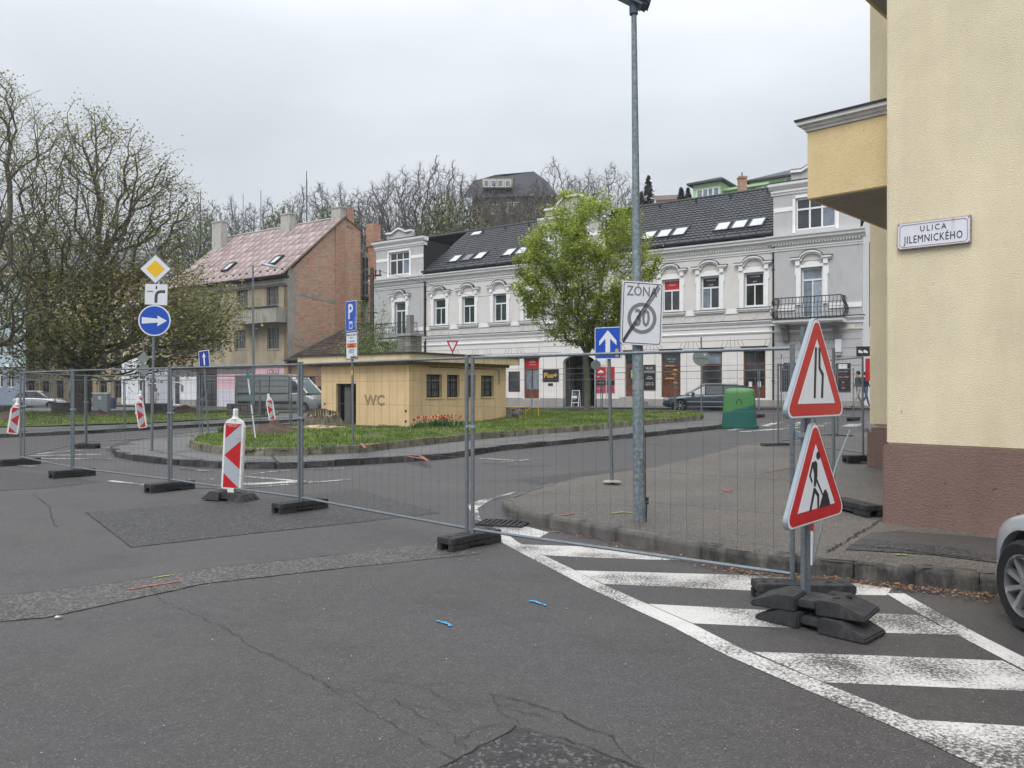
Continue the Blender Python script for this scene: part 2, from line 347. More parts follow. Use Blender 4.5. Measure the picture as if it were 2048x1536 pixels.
for l in ([(973,1045),(997,1051),(1052,1053),(1098,1065),(1075,1077),(1032,1073),(1006,1067)],
          [(1038,1089),(1070,1090),(1200,1094),(1337,1112),(1368,1121),(1304,1119.5),(1180,1115),(1090,1111)],
          [(1150,1141),(1512,1151),(1711,1167),(1783,1177),(1773,1191),(1711,1190),(1512,1182),(1207,1168)],
          [(1296,1208),(1522,1220),(1773,1228),(1839,1231),(1914,1270),(1768,1266),(1573,1256),(1386,1247)],
          [(1506,1304),(1768,1312),(2006,1322),(2130,1386),(2048,1382),(1647,1365)],
          [(1831,1440),(2048,1453),(2300,1468),(2500,1560),(2130,1560),(2085,1552)]): polys.append(px(l))
for i, p in enumerate(polys): p[:] = [Vector(q) for q in p]
tag(sheet('hatched_marking', polys[:0]+[p for p in polys], M_paint, .0018, .5, parent=road))
# the stripes overlap nothing: lines sit 4 mm higher
polys2 = []
def pline(l, wd):
    p = px(l); a, b = offs(p, wd/2), offs(p, -wd/2)
    for i in range(len(p)-1): polys2.append([a[i], a[i+1], b[i+1], b[i]])
for l in ([(73,908),(140,902),(208,899)], [(57,912),(205,909)], [(63,918),(222,918)], [(51,927),(118,924)], [(42,931),(68,934)], [(184,896),(222,894.5)]): pline(l, .17)
for l, w_ in (([(219,962),(300,971)], .12), ([(390,977),(490,977),(620,966),(705,959)], .1), ([(358,938),(417,943)], .09), ([(485,952),(535,957),(590,962),(640,965)], .15),
          ([(487,951),(533,945),(591,940),(688,937)], .08), ([(369,960),(430,958)], .12), ([(440,969),(513,968),(595,964)], .28), ([(957,917),(1046,922)], .08), ([(1002,925),(1080,917)], .08),
          ([(1291,889),(1345,886)], .08), ([(1480,864),(1597,855)], .3), ([(1460,861),(1510,853)], .3), ([(60,868),(140,864)], .06)): pline(l, w_)
for l in ([(1519,852),(1554,844),(1570,844),(1535,853)], [(1572,852),(1597,844.6),(1617,844.6),(1595,852)], [(1681,853),(1701,848),(1728,847.5),(1714,855)], [(1625,852),(1650,846),(1668,846),(1645,853)],
          [(934,1010),(970,998),(1032,984),(1012,992),(975,1004),(955,1018),(962,1040),(972,1046),(950,1040)]): polys2.append(px(l))
for i_, p_ in enumerate(polys2): sheet('worn_road_marking', [p_], M_paint2, .005+.001*(i_ % 6), 1, parent=road)
# ---- pavements
M_kerb = mat('kerb_basalt', (.040,.040,.042), .8, .3, 9, bump=.8, bscale=14, objrand=.35, dirt=(.10,.095,.085), dpos=(.5,.75), dscale=6)
M_kerbr = mat('kerb_basalt_worn', (.060,.058,.056), .85, .35, 9, bump=1, bscale=18, objrand=.35, dirt=(.14,.125,.105), dpos=(.48,.68), dscale=5)
M_kerbd = mat('kerb_dressed_stone', (.105,.10,.092), .85, .2, 7, bump=.7, bscale=30, objrand=.2, dirt=(.06,.058,.052), dpos=(.5,.7), dscale=3)
M_kerbc = mat('kerb_concrete', (.20,.185,.15), .85, .25, 7, bump=.7, bscale=30, objrand=.2, dirt=(.06,.065,.03), dpos=(.45,.65), dscale=3)
def resample(pts, d):
    out = [pts[0].copy()]; acc = 0
    for a, b in zip(pts, pts[1:]):
        L_ = (b-a).length; t = d-acc
        while t <= L_: out.append(a.lerp(b, t/L_)); t += d
        acc = L_-(t-d)
    return out
def kerb(pts, h, wd, ln, m, parent, base=0, side=1, jit=.012, name='kerb_stone', hf=None, deep=.05, rough=0, gap=.008):
    """stones one by one along the outer edge; side=1: the pavement lies to the left of the direction of travel"""
    tot = sum((b-a).length for a, b in zip(pts, pts[1:])); P = resample(pts, tot/max(1, round(tot/ln))*.99999); n = 0
    for a, b in zip(P, P[1:]):
        d = (b-a).normalized(); nn = Vector((-d.y, d.x))*side; a2, b2 = a+d*gap, b-d*gap; j = lambda: random.uniform(-jit, jit); hh = j()
        vs = []
        for z_ in (0, 1):
            for p, q in ((a2, 0), (b2, 0), (b2, 1), (a2, 1)):
                r = p+nn*(q*wd+(0 if q else j()*.8+.01*z_)); zb = g(r.x, r.y)+base
                vs.append((r.x, r.y, zb+((hf(r.x, r.y) if hf else h)+hh*.5+j()*.5) if z_ else zb-deep))
        mb = MB(); mb.hexa(vs); o_k = mb.build(name, m, parent, bevel=.012)
        if rough:
            b_ = bmesh.new(); b_.from_mesh(o_k.data); bmesh.ops.subdivide_edges(b_, edges=[e for e in b_.edges if e.calc_length() > .06], cuts=4, use_grid_fill=True)
            for v in b_.verts: v.co += v.normal*rough*(noise.noise(v.co*9)+.6*noise.noise(v.co*23))
            b_.to_mesh(o_k.data); b_.free()
            for p_ in o_k.data.polygons: p_.use_smooth = True
    return P
def pavement(name, poly, m, dz, cell=1):
    o = sheet(name, [poly], m, dz, cell); tag(o, kind='structure'); return o
# central island
isl_front = px([(222,903),(232,914),(262,921),(300,926),(400,935),(500,938.5),(600,937),(700,931),(800,925),(900,918),(1008,901),(1100,892),(1178,884),(1291,874),(1439,858),(1490,850),(1506,842)])
isl_back = px([(1480,834),(1400,830),(1230,824.5),(1040,823.5),(800,834),(640,847),(585,853),(500,861),(440,866),(380,872),(300,884),(235,893)])
isl = pavement('island_pavement', offs(isl_front, .03)+[p for p in isl_back], A_isl, .125)
kerb(isl_front, .13, .16, .62, M_kerb, isl, jit=.022)
kerb(isl_back+[isl_front[0]], .13, .16, 1.1, M_kerb, isl)
cb = MB()
for l in ([(300,900),(420,922),(520,920),(600,925)], [(600,915),(640,905)], [(540,908),(560,930)], [(700,912),(800,915),(852,912)], [(1000,885),(1100,872),(1200,868)], [(260,900),(330,893)], [(250,910),(360,905)], [(430,925),(560,918),(640,922)]):
    ribbon(cb, px(l, .13), .04, .03, .006, lambda x, y: .127)
cb.build('pavement_cracks', M_crack, isl, norm=False)
gr_poly = px([(378,893),(395,902),(440,908),(482,911),(560,911),(640,909),(705,906),(824,893),(940,880),(1080,868),(1178,861),(1263,852),(1402,840)], .13)
gr_back = px([(1408,835),(1385,831),(1230,827),(1040,826),(800,838),(640,851),(520,862),(440,872),(390,882)], .13)
def bump_grass(x, y): return .25+.05*noise.noise(Vector((x*.5, y*.5, 0)))
lawn = tag(sheet('lawn', [offs(gr_poly, .05)+gr_back], M_grassground, bump_grass, .5), kind='structure')
kerb(gr_poly, .18, .10, 1.0, M_kerbc, lawn, .12, jit=.012, deep=.02)
kerb(gr_back+[gr_poly[0]], .18, .10, 1.0, M_kerbc, lawn, .12, deep=.02)
# park strip on the far left
pk_front = px([(-420,905),(-200,890),(0,876),(60,873),(180,868),(300,860),(430,853),(560,846),(700,838),(760,833)])
pk = pavement('park_pavement', pk_front+[Vector((-6, 58)), Vector((-60, 80)), Vector((-95, 60))], A_isl, .12, 2)
kerb(pk_front, .13, .15, .9, M_kerb, pk, jit=.02)
pk_grass = px([(-420,872),(0,854),(140,851),(300,846),(440,838),(540,832),(560,827),(520,823),(440,821),(300,822),(140,823),(0,824),(-420,830)], .15)
park = tag(sheet('park_lawn', [pk_grass], M_grassground, lambda x, y: .17+.04*noise.noise(Vector((x*.4, y*.4, 3))), 1), kind='structure')
# pavement along the houses
fp = [Vector(W(x, -3.0)) for x in range(-96, 14, 2)]; fpb = [Vector(W(x, .4)) for x in range(12, -98, -2)]
hp = pavement('house_front_pavement', fp+fpb, A_isl, .12, 2)
kerb([Vector(W(-36, -3.0)), Vector(W(12, -3.0))], .12, .14, 1.2, M_kerb, hp)
M_curb_l = mat('limestone_edge', (.33,.32,.29), .8)
# corner pavement on the right
rp_front = px([(2420,1245),(2150,1207),(1990,1189),(1750,1163),(1500,1140),(1400,1120),(1290,1098),(1200,1078),(1100,1058),(1040,1046),(1012,1034),(1003,1018),(1012,1005),(1044,985),(1102,969)])
rp_far = px([(1160,957),(1250,945),(1325,934),(1403,924),(1500,908),(1600,893),(1740,880)])
def rpz(x, y):
    f = min(1, max(0, (x-3)/2.5)); return .145-(1-f)*.12*min(1, max(0, (y-10.3)/2.2))+f*.09*min(1, max(0, (y-9.5)/5))
rp_in = [p for p in offs(rp_front, -.10)]
rp = pavement('corner_pavement', rp_in+rp_far+[Vector((12, 27)), Vector((26, 27)), Vector((26, -1)), Vector((9, 2.5))], A_pave, rpz, .5)
kerb(list(reversed(rp_front[5:])), .15, .15, .55, M_kerbd, rp, jit=.008, hf=lambda x, y: rpz(x, y)+.006, side=1, rough=.006, gap=.002)
kerb(list(reversed(rp_front[:6])), .15, .19, .50, M_kerbr, rp, jit=.016, hf=lambda x, y: rpz(x, y)+.004, side=1, rough=.013, gap=.002)
sheet('pavement_patch', [px([(1742,1066),(1800,1062),(2100,1086),(2100,1130),(1900,1098),(1700,1092)], .145)], A_road, .15, .5, parent=rp)
sheet('pavement_patch', [px([(1690,1100),(1720,1078),(1900,1095),(2100,1128),(2100,1140),(1860,1110)], .145)], A_coarse, .1525, .5, parent=rp)
cb = MB()
for l in ([(1655,1105),(1700,1078),(1745,1052),(1760,1040)], [(1640,1120),(1735,1128),(1800,1140),(1850,1138),(1990,1150)], [(1700,1092),(1780,1098),(1960,1120)], [(1560,1105),(1640,1118)]):
    ribbon(cb, px(l, .145), .03, .02, .012, rpz)
cb.build('pavement_cracks', M_crack, rp, norm=False)
# ---- spray marks of the surveyors
def spray(pts, c, wd, dz=0, parent=road, dzf=None, name='spray_mark'):
    mb = MB(); ribbon(mb, px(pts, dz), wd*.8, .012, .010, dzf, .02)
    mb.build(name, mat('spray_'+c, {'blue': (.04,.30,.55), 'orange': (.30,.10,.06), 'yellow': (.24,.28,.08)}[c], .7, .3, 40), parent, norm=False)
spray([(875,1243),(890,1247),(903,1254)], 'blue', .05); spray([(1059,1203),(1075,1207),(1092,1213)], 'blue', .05)
spray([(260,1180),(310,1172),(362,1164)], 'orange', .07); spray([(306,1157),(349,1151)], 'yellow', .05)
spray([(1095,1065),(1118,1064)], 'yellow', .04); spray([(1088,1060),(1120,1062)], 'orange', .02)
for l, c in (([(1444,973),(1466,969)], 'orange'), ([(1446,967),(1462,975)], 'orange'), ([(1106,1033),(1130,1031),(1151,1027)], 'orange'), ([(1223,1028),(1245,1025),(1266,1027)], 'yellow'), ([(1791,1110),(1814,1111)], 'yellow'), ([(1530,946),(1600,941)], 'orange')):
    spray(l, c, .08, .145, rp, rpz)
for l in ([(814,913),(852,919)], [(840,912),(856,922)]): spray(l, 'orange', .14, .13, isl, lambda x, y: .13)
for l in ([(722,893),(759,889)], [(722,889),(730,898)]): spray(l, 'orange', .12, .27, lawn, lambda x, y: .29)
spray([(115,852),(165,848)], 'orange', .12, .15, park, lambda x, y: .2)
# ---- drain grate
q = px([(958,1041),(1052,1046),(1058,1056),(968,1052)])
dg = empty('drain_grate', (*((q[0]+q[2])/2), .006), 0, 'black cast iron drain grate at the tip of the corner kerb', 'drain grate')
ex = (q[1]-q[0]); ang = math.atan2(ex.y, ex.x); dg.rotation_euler.z = ang
mb = MB(); mb.box(-.30,-.2,0,.30,-.17,.02); mb.box(-.30,.17,0,.30,.2,.02); mb.box(-.3,-.17,0,-.27,.17,.02); mb.box(.27,-.17,0,.3,.17,.02)
mb.build('grate_frame', M_rubber, dg)
for k in range(8): MB().box(-.25+k*.067,-.165,0,-.215+k*.067,.165,.018).build('grate_bar', M_rubber, dg)
# ---- fallen leaves and litter in the gutter
M_leafdead = mat('dead_leaf', (.19,.08,.035), .8, .3, 20, island=.6, c2=(.27,.16,.09))
mb = MB(); gl = px([(2050,1205),(1990,1196),(1750,1170),(1500,1147),(1400,1127),(1290,1105),(1200,1084),(1100,1064)])
for k in range(1500):
    i = random.choices(range(7), [2,6,6,3,2,1,.6])[0]; p = gl[i].lerp(gl[i+1], random.random())+Vector((random.gauss(0,.05), -abs(random.gauss(0,.14))+.06))
    a, s = random.random()*6.28, random.uniform(.005,.019); z_ = .012+random.random()*.02
    u, v = Vector((math.cos(a), math.sin(a), random.uniform(-.4,.4)))*s, Vector((-math.sin(a), math.cos(a), random.uniform(-.4,.4)))*s*.6
    c = Vector((p.x, p.y, g(p.x, p.y)+z_)); mb.add([c-u, c+v, c+u, c-v], [(0,1,2,3)])
for k in range(160):
    p = Vector((random.uniform(-4,6), random.uniform(2.6,12))); a, s = random.random()*6.28, random.uniform(.004,.009)
    c = Vector((p.x, p.y, .012)); u, v = Vector((math.cos(a), math.sin(a), .2))*s, Vector((-math.sin(a), math.cos(a), 0))*s*.6; mb.add([c-u, c+v, c+u, c-v], [(0,1,2,3)])
tag(mb.build('fallen_leaves', M_leafdead, norm=False), 'orange brown dead leaves lying in the gutter along the corner kerb', 'leaves', kind='stuff')
mb = MB()
for k in range(420):
    p = Vector((random.uniform(-6,6), random.uniform(2.4,11))); s = random.uniform(.002,.006)
    mb.add([(p.x-s,p.y,.01),(p.x,p.y-s,.01),(p.x+s,p.y,.01),(p.x,p.y+s,.01),(p.x,p.y,.01+s)], [(0,1,4),(1,2,4),(2,3,4),(3,0,4)])
tag(mb.build('grit', mat('pale_grit', (.38,.36,.33), .9, .3, 30), norm=False), 'pale grit scattered over the dark asphalt', 'grit', kind='stuff')
def litter(px_, py_, c, s, label):
    p = gp(px_, py_); mb = MB(); rr = random.Random(px_)
    vs = [(rr.uniform(-1,1)*s, rr.uniform(-.6,.6)*s, rr.uniform(0,.6)*s) for _ in range(9)]
    me = bpy.data.meshes.new('litter'); b = bmesh.new()
    for v in vs: b.verts.new(v)
    bmesh.ops.convex_hull(b, input=b.verts); b.to_mesh(me); b.free(); me.materials.append(mat('litter_%d' % px_, c, .6, .2, 30))
    o = link('litter', me); o.location = (p.x, p.y, g(p.x, p.y)+.01); tag(o, label, 'litter')
litter(1366,1112,(.55,.55,.52),.045,'crumpled white plastic scrap in the gutter by the dark kerb stones')
litter(1386,1114,(.6,.28,.04),.035,'orange wrapper scrap beside the white plastic in the gutter')
litter(1912,1176,(.5,.47,.43),.06,'crumpled pale paper in the gutter in front of the silver car')
litter(118,1238,(.6,.6,.6),.03,'small white scrap on the edge of the washed out asphalt strip')
# ---- grass blades
M_blade = mat('grass_blades', (.085,.17,.03), .7, .35, .9, c2=(.24,.31,.07), island=.45, trans=.2)
M_tulip_leaf = mat('tulip_leaves', (.05,.12,.035), .6, .2, 3, island=.3)
def inside(p, poly):
    c = False; n = len(poly)
    for i in range(n):
        a, b = poly[i], poly[i-1]
        if (a.y > p.y) != (b.y > p.y) and p.x < (b.x-a.x)*(p.y-a.y)/(b.y-a.y)+a.x: c = not c
    return c
def blades(name, poly, n, hmin, hmax, base, label, skip=None, seed=1, wd=.012):
    rr = random.Random(seed); mb = MB(); x0, x1 = min(p.x for p in poly), max(p.x for p in poly); y0, y1 = min(p.y for p in poly), max(p.y for p in poly); k = 0
    while k < n:
        p = Vector((rr.uniform(x0,x1), rr.uniform(y0,y1)))
        if not inside(p, poly) or (skip and skip(p)): continue
        k += 1; dn = noise.noise(Vector((p.x*.9, p.y*.9, 5)))
        if dn < -.28 and rr.random() < .7: continue
        h = rr.uniform(hmin, hmax)*(1+dn*.9); a = rr.random()*6.28; l = rr.uniform(.2,.7)*h; b = rr.random()*6.28
        z_ = g(p.x, p.y)+(base(p.x, p.y) if callable(base) else base)-.01; w_ = wd*rr.uniform(.6,1.6)
        u = Vector((math.cos(a)*w_, math.sin(a)*w_, 0)); t = Vector((math.cos(b)*l, math.sin(b)*l, h)); c = Vector((p.x, p.y, z_))
        mb.add([c-u, c+u, c+t*.55+u*.7, c+t*.55-u*.7, c+t+Vector((0,0,-.1*h))], [(0,1,2,3), (3,2,4)])
    return tag(mb.build(name, M_blade, norm=False), label, 'grass', kind='stuff')
full_grass = gr_poly+gr_back
blades('grass', full_grass, 75000, .035, .105, bump_grass, 'bright green grass growing round the yellow kiosk on the island', lambda p: (p-Vector((-6.2,27.2))).length < 1.6 or (-9.5 < p.x < -7.7 and 25.5 < p.y < 28.5), 3)
blades('grass', pk_grass, 32000, .035, .10, .19, 'patchy green grass of the park strip under the big bare tree', None, 4, .022)
# ================================================================ HOUSES ALONG THE STREET
def fz(px_, py_, y=0.0):
    k = (px_-CX)/F; x = (k*(43+.817*y)-14.09-.5765*y)/(.817+.5765*k)
    return x, CAMH-(py_-HY)/F*(43-.5765*x+.817*y)
M_trim = mat('white_stucco_trim', (.78,.78,.78), .8, .06, 5, bump=.15, dirt=(.55,.54,.52), dpos=(.6,.85))
M_wallL = mat('warm_white_stucco', (.70,.68,.655), .85, .05, 1.2, bump=.2, bscale=120, dirt=(.6,.585,.56), dpos=(.55,.8), dscale=.7)
M_wallG = mat('light_grey_stucco', (.63,.61,.585), .85, .05, 1.5, bump=.2, bscale=120, dirt=(.55,.535,.515), dpos=(.55,.8), dscale=.6)
M_wallD = mat('grey_stucco', (.45,.45,.455), .85, .05, 1.5, bump=.2, bscale=120, dirt=(.34,.34,.34), dpos=(.55,.8), dscale=.6)
M_plinth = mat('plinth_grey', (.30,.295,.285), .85, .1, 2, bump=.3, dirt=(.2,.19,.18), dpos=(.5,.75))
M_tin = mat('dark_sheet_metal', (.030,.032,.037), .5, .15, 4, metal=.2)
M_tile = mat('anthracite_tile', (.028,.029,.033), .55, .2, 5, objrand=.35, spec=.5)
M_tile_st = mat('anthracite_tile_field', (.028,.029,.033), .55, .2, 5, island=.35, spec=.5)
M_frame = mat('white_window_frame', (.74,.75,.76), .45, .04, 10)
M_brown = mat('brown_wood', (.13,.045,.025), .5, .3, 6, bump=.2)
M_iron = mat('wrought_iron', (.015,.015,.016), .5, .2, 20)
M_sky_glass = mat('skylight_glass', (.42,.45,.48), .08, .1, .6, spec=.9)
M_curt = mat('curtain', (.30,.36,.42), .9, .3, 14)
M_dark = mat('dark_interior', (.018,.017,.016), .9, .5, 1.5)
house = empty('town_house', (P0.x, P0.y, 0), FA, 'long white and grey stucco house with dark tiled roof and three raised gables', 'house')
H0, H1, HM0, HM1, HE = -29.96, -24.95, -14.9, -10.1, 4.55
up_c = [-27.23, -23.52, -20.93, -18.23, -15.72, -12.5, -8.6, -5.89, -3.52, -1.01, 2.09]   # the first-floor windows
WW, WZ0, WZ1 = .54, 6.14, 7.98
gf = dict(board_window=(-17.55,1.38,-16.6,2.75), shop1=(-16.28,.95,-15.1,3.62), door2=(-8.87,1.12,-7.75,3.75), win2=(-6.5,1.1,-5.3,3.72), win3=(-4.02,1.1,-2.82,3.72), win4=(-1.6,1.1,-.38,3.75), win5=(.43,1.45,1.35,3.0))
gate = (-13.2, .35, -10.9, 3.2)
holes = [(c-WW, WZ0 if c != up_c[0] and c != up_c[-1] else 5.35, c+WW, WZ1) for c in up_c]+list(gf.values())
secs = [(H0, H1, M_wallD, -.12), (H1, HM0, M_wallG, 0), (HM0, HM1, M_wallD, -.12), (HM1, 0, M_wallG, 0), (0, HE, M_wallD, -.12)]
SZ = 5.28
for a, b, m_, y in secs:
    for z0, z1, mm in ((-.6, SZ, m_ if m_ is M_wallD and a == 0 else M_wallL), (SZ, 9.75, m_)):
        mb = MB(); hs = []
        for h in holes:
            if a < (h[0]+h[2])/2 < b and z0 < (h[1]+h[3])/2 < z1: hs.append(h)
        if a == HM0 and z0 < 0: hs.append((gate[0], -.6, gate[2], 3.75))
        hole_wall(mb, a, b, z0, z1, hs, .22 if y == 0 else .32, y=y)
        if y: mb.quad((a,y,z0),(a,0,z0),(a,0,z1),(a,y,z1)); mb.quad((b,y,z0),(b,0,z0),(b,0,z1),(b,y,z1))
        mb.build('wall', mm, house, norm=False)
# body behind the front: side walls, back wall, dark rooms behind the glass
mb = MB(); mb.quad((HE,0,-.6),(HE,11,-.6),(HE,11,9.9),(HE,0,9.9)); mb.add([(HE,0,9.9),(HE,11,9.9),(HE,5.2,13.7)], [(0,1,2)])
mb.quad((H0,0,-.6),(H0,11,-.6),(H0,11,9.9),(H0,0,9.9)); mb.quad((H0,11,-.6),(HE,11,-.6),(HE,11,9.9),(H0,11,9.9))
mb.build('side_wall', M_trim, house, norm=False)
# arched gateway spandrel and passage
mb = MB(); n = 12; gx0, gx1 = gate[0], gate[2]; gc, gr = (gx0+gx1)/2, (gx1-gx0)/2
arc = [(gc-gr*math.cos(math.pi*k/n), 3.25+.48*math.sin(math.pi*k/n)) for k in range(n+1)]
mb.prism([(gx0, 3.78)]+arc+[(gx1, 3.78)], -.115, .2); mb.build('gate_arch', M_wallL, house)
mb = MB(); mb.quad((gx0,.2,-.3),(gx0,5,-.3),(gx0,5,3.75),(gx0,.2,3.75)); mb.quad((gx1,.2,-.3),(gx1,5,-.3),(gx1,5,3.75),(gx1,.2,3.75)); mb.quad((gx0,.2,3.74),(gx1,.2,3.74),(gx1,5,3.74),(gx0,5,3.74)); mb.quad((gx0,5,-.3),(gx1,5,-.3),(gx1,5,3.75),(gx0,5,3.75)); mb.quad((gx0,-.1,.5),(gx1,-.1,.5),(gx1,5,.5),(gx0,5,.5))
mb.build('gate_passage', mat('passage_wall', (.12,.12,.12), .9, .2, 2), house, norm=False)
mb = MB()
for x in (gx0+.05, gx0+.8, gc+.1, gx1-.05): mb.box(x-.035,1.2,.5,x+.035,1.27,3.1)
mb.box(gx0,1.2,3.05,gx1,1.27,3.12); mb.build('gate_frame', M_tin, house)
MB().box(gx0+.05,1.28,.5,gx0+.75,1.3,3.05).build('gate_panel', M_glass, house)
# plinth
mb = MB()
for a, b, y in ((H0,H1,-.16),(H1,-16.4,-.04),(-15.0,HM0,-.04),(-16.4,-15.0,-.04),(HM0,gx0,-.16),(gx1,HM1,-.16),(HM1,-8.95,-.04),(-7.7,0,-.04),(0,HE,-.16)): mb.box(a,y,-.6,b,y+.3,1.0 if a != -16.4 else .93)
mb.build('plinth', M_plinth, house)
# string courses, cornice, dentils
def runs(y_out, z0, z1, mat_, name, prof=None, ends=.0):
    mb = MB()
    for a, b, _, y in secs:
        e0 = ends if y else 0; p = prof or [(0,z0),(-y_out,z0),(-y_out,z1),(0,z1)]
        mb.sweep([(q+y+(0 if q < -.001 else .13 if y else .0), z) for q, z in p], a-e0, b+e0)
    return mb.build(name, mat_, house)
runs(.1, SZ-.1, SZ+.06, M_trim, 'string_course', [(0,SZ-.28),(-.05,SZ-.28),(-.06,SZ-.16),(-.14,SZ-.08),(-.2,SZ),(-.2,SZ+.05),(0,SZ+.09)], .12)
runs(.21, SZ+.052, SZ+.10, M_tin, 'string_course_flashing', None, .13)
runs(.04, 4.66, 4.76, M_trim, 'lower_string_course', [(0,4.62),(-.04,4.64),(-.08,4.72),(0,4.76)], .04)
mb = MB()
for i, (a, b, _, y) in enumerate(secs):                                           # pale band between the sills
    cs = [c for c in up_c if a < c < b]; x = a
    for c in cs+[None]:
        e = b if c is None else c-.85
        if e > x+.1: MB().box(x+.02, y-.05, 5.78, e-.02, y+.02, 6.03).build('sill_band', M_trim, house)
        if c is not None: x = c+.85

runs(.05, 9.02, 9.14, M_trim, 'architrave', [(0,8.98),(-.04,8.98),(-.05,9.06),(-.1,9.10),(-.1,9.14),(0,9.16)], .05)
runs(.3, 9.4, 9.7, M_trim, 'cornice', [(0,9.34),(-.08,9.36),(-.10,9.46),(-.16,9.47),(-.30,9.52),(-.32,9.62),(-.40,9.68),(-.42,9.76),(0,9.8)], .2)
mb = MB()
for a, b, _, y in secs:
    x = a+.05
    while x < b-.05: mb.box(x, y-.13, 9.27, x+.07, y, 9.35); x += .15
tag(mb.build('dentils', M_trim, house), kind='stuff')
# rustication joints of the ground floor (thin dark strips set on the flat wall)
mb = MB(); gap = sorted([(h[0]-.12, h[2]+.12, h[1], h[3]) for h in gf.values()])
for (a, b, _, y) in secs:
    for z in ([3.92, 4.3] if y == 0 or a == HM0 else [1.9,2.35,2.8,3.25,3.7,4.15,4.5]):
        x = a+.05
        cuts = [g_ for g_ in gap+[(gate[0]-.1, gate[2]+.1, 0, 3.9)] if g_[2] < z < g_[3]+.1 and a <= g_[0] < b]
        for c in cuts+[(b-.05, b, 0, 0)]:
            if c[0] > x: mb.box(x, y-.006, z, c[0], y+.01, z+.022)
            x = c[1]
for c in (-21.2,-18.4,-15.7,-8.3,-5.9,-3.42,-1.0,2.1):                            # keystone wedges over the openings
    y = -.126 if c > 0 else -.006
    mb.box(c-1.1,y,3.92,c-1.08,y+.02,4.3); mb.box(c+1.08,y,3.92,c+1.1,y+.02,4.3)
    for s in (-1, 1):
        for q in (.55, .8): mb.bar((c+s*q, y+.005, 3.93), (c+s*(q+.14), y+.005, 4.29), .012, .02)
tag(mb.build('groove_lines', mat('groove', (.16,.155,.15), .9), house), kind='stuff')
# diamond reliefs under the sills
mb = MB()
for c in up_c[1:-1]:
    if HM0 < c < HM1: continue
    for s in (-1, 1):
        mb.bar((c+s*.75,-.008,5.45),(c+s*.55,-.008,5.66),.015,.02); mb.bar((c+s*.02,-.008,5.45),(c+s*.2,-.008,5.68),.015,.02); mb.bar((c+s*.9,-.008,5.7),(c+s*.75,-.008,5.45),.015,.02)
tag(mb.build('relief_lines', mat('relief', (.5,.49,.48), .9), house), kind='stuff')
# ---- windows
def window(parent, x0, z0, x1, z1, y, cols=2, trans=.0, fw=.07, glass=None, frame=None, name='window', mull=.06, split=None):
    mb = MB(); W_ = fw
    mb.box(x0,y,z0,x0+W_,y+.07,z1); mb.box(x1-W_,y,z0,x1,y+.07,z1); mb.box(x0+W_,y,z0,x1-W_,y+.07,z0+W_); mb.box(x0+W_,y,z1-W_,x1-W_,y+.07,z1)
    panes = []; zt = z1-W_
    xs = [x0+W_+(x1-x0-2*W_)*k/cols for k in range(cols+1)]
    if trans:
        zt = z1-trans; mb.box(x0+W_,y-.01,zt-.05,x1-W_,y+.07,zt+.04)
    for k in range(1, cols): mb.box(xs[k]-mull/2,y,z0+W_,xs[k]+mull/2,y+.07,zt-(.05 if trans else 0))
    f = mb.build(name, frame or M_frame, parent)
    gl = glass if isinstance(glass, list) else [glass or M_glass]*(cols+1)
    for k in range(cols):
        a = xs[k]+(mull/2 if k else 0); b = xs[k+1]-(mull/2 if k < cols-1 else 0)
        MB().quad((a,y+.035,z0+W_),(b,y+.035,z0+W_),(b,y+.035,zt-(.05 if trans else 0)),(a,y+.035,zt-(.05 if trans else 0))).build('pane', gl[k], f, norm=False)
    if trans:
        if split:
            for k in range(cols):
                MB().quad((xs[k]+.03,y+.035,zt+.04),(xs[k+1]-.03,y+.035,zt+.04),(xs[k+1]-.03,y+.035,z1-W_),(xs[k]+.03,y+.035,z1-W_)).build('pane', gl[-1], f, norm=False)
            m2 = MB()
            for k in range(1, cols): m2.box(xs[k]-.03,y,zt+.04,xs[k]+.03,y+.07,z1-W_)
            m2.build('mullion', frame or M_frame, f)
        else: MB().quad((xs[0],y+.035,zt+.04),(xs[-1],y+.035,zt+.04),(xs[-1],y+.035,z1-W_),(xs[0],y+.035,z1-W_)).build('pane', gl[-1], f, norm=False)
    return f
def band(mb, pts, th, y0, y1, mi=0):
    for (a, b), (c, d) in zip(pts, pts[1:]): mb.hexa([(a,y0,b),(c,y0,d),(c,y1,d),(a,y1,b),(a,y0,b+th),(c,y0,d+th),(c,y1,d+th),(a,y1,b+th)], mi)
def hood_pts(hw, z, rise, r, drop=.0):
    n = 10; A = [(-hw, z)]
    A += [(-r*math.cos(math.pi*k/n)*1.0, z+rise*math.sin(math.pi*k/n)) for k in range(n+1)]
    return A+[(hw, z)]
me_s = MB()                                                                       # stucco surround: pilasters, consoles, lintel with arched top
for s in (-1, 1):
    me_s.box(min(s*.56,s*.80),-.07,6.05,max(s*.56,s*.80),0,8.12); me_s.box(min(s*.78,s*.86),-.06,7.6,max(s*.78,s*.86),0,8.12)
    me_s.box(min(s*.60,s*.82),-.16,8.12,max(s*.60,s*.82),0,8.42)
me_s.prism([(-.56,8.0),(.56,8.0),(.56,8.14)]+[(.40*math.cos(math.pi*k/8), 8.14+.16*math.sin(math.pi*k/8)) for k in range(9)]+[(-.56,8.14)], -.05, 0)
sur_mesh = me_s.mesh('window_surround', M_trim)
me_h = MB(); band(me_h, hood_pts(1.02, 8.44, .34, .56), .10, -.24, 0); band(me_h, hood_pts(.94, 8.36, .34, .5), .085, -.15, 0)
hood_mesh = me_h.mesh('window_hood', M_trim)
me_c = MB(); band(me_c, hood_pts(1.06, 8.543, .345, .57), .02, -.27, 0); cap_mesh = me_c.mesh('hood_flashing', M_tin)
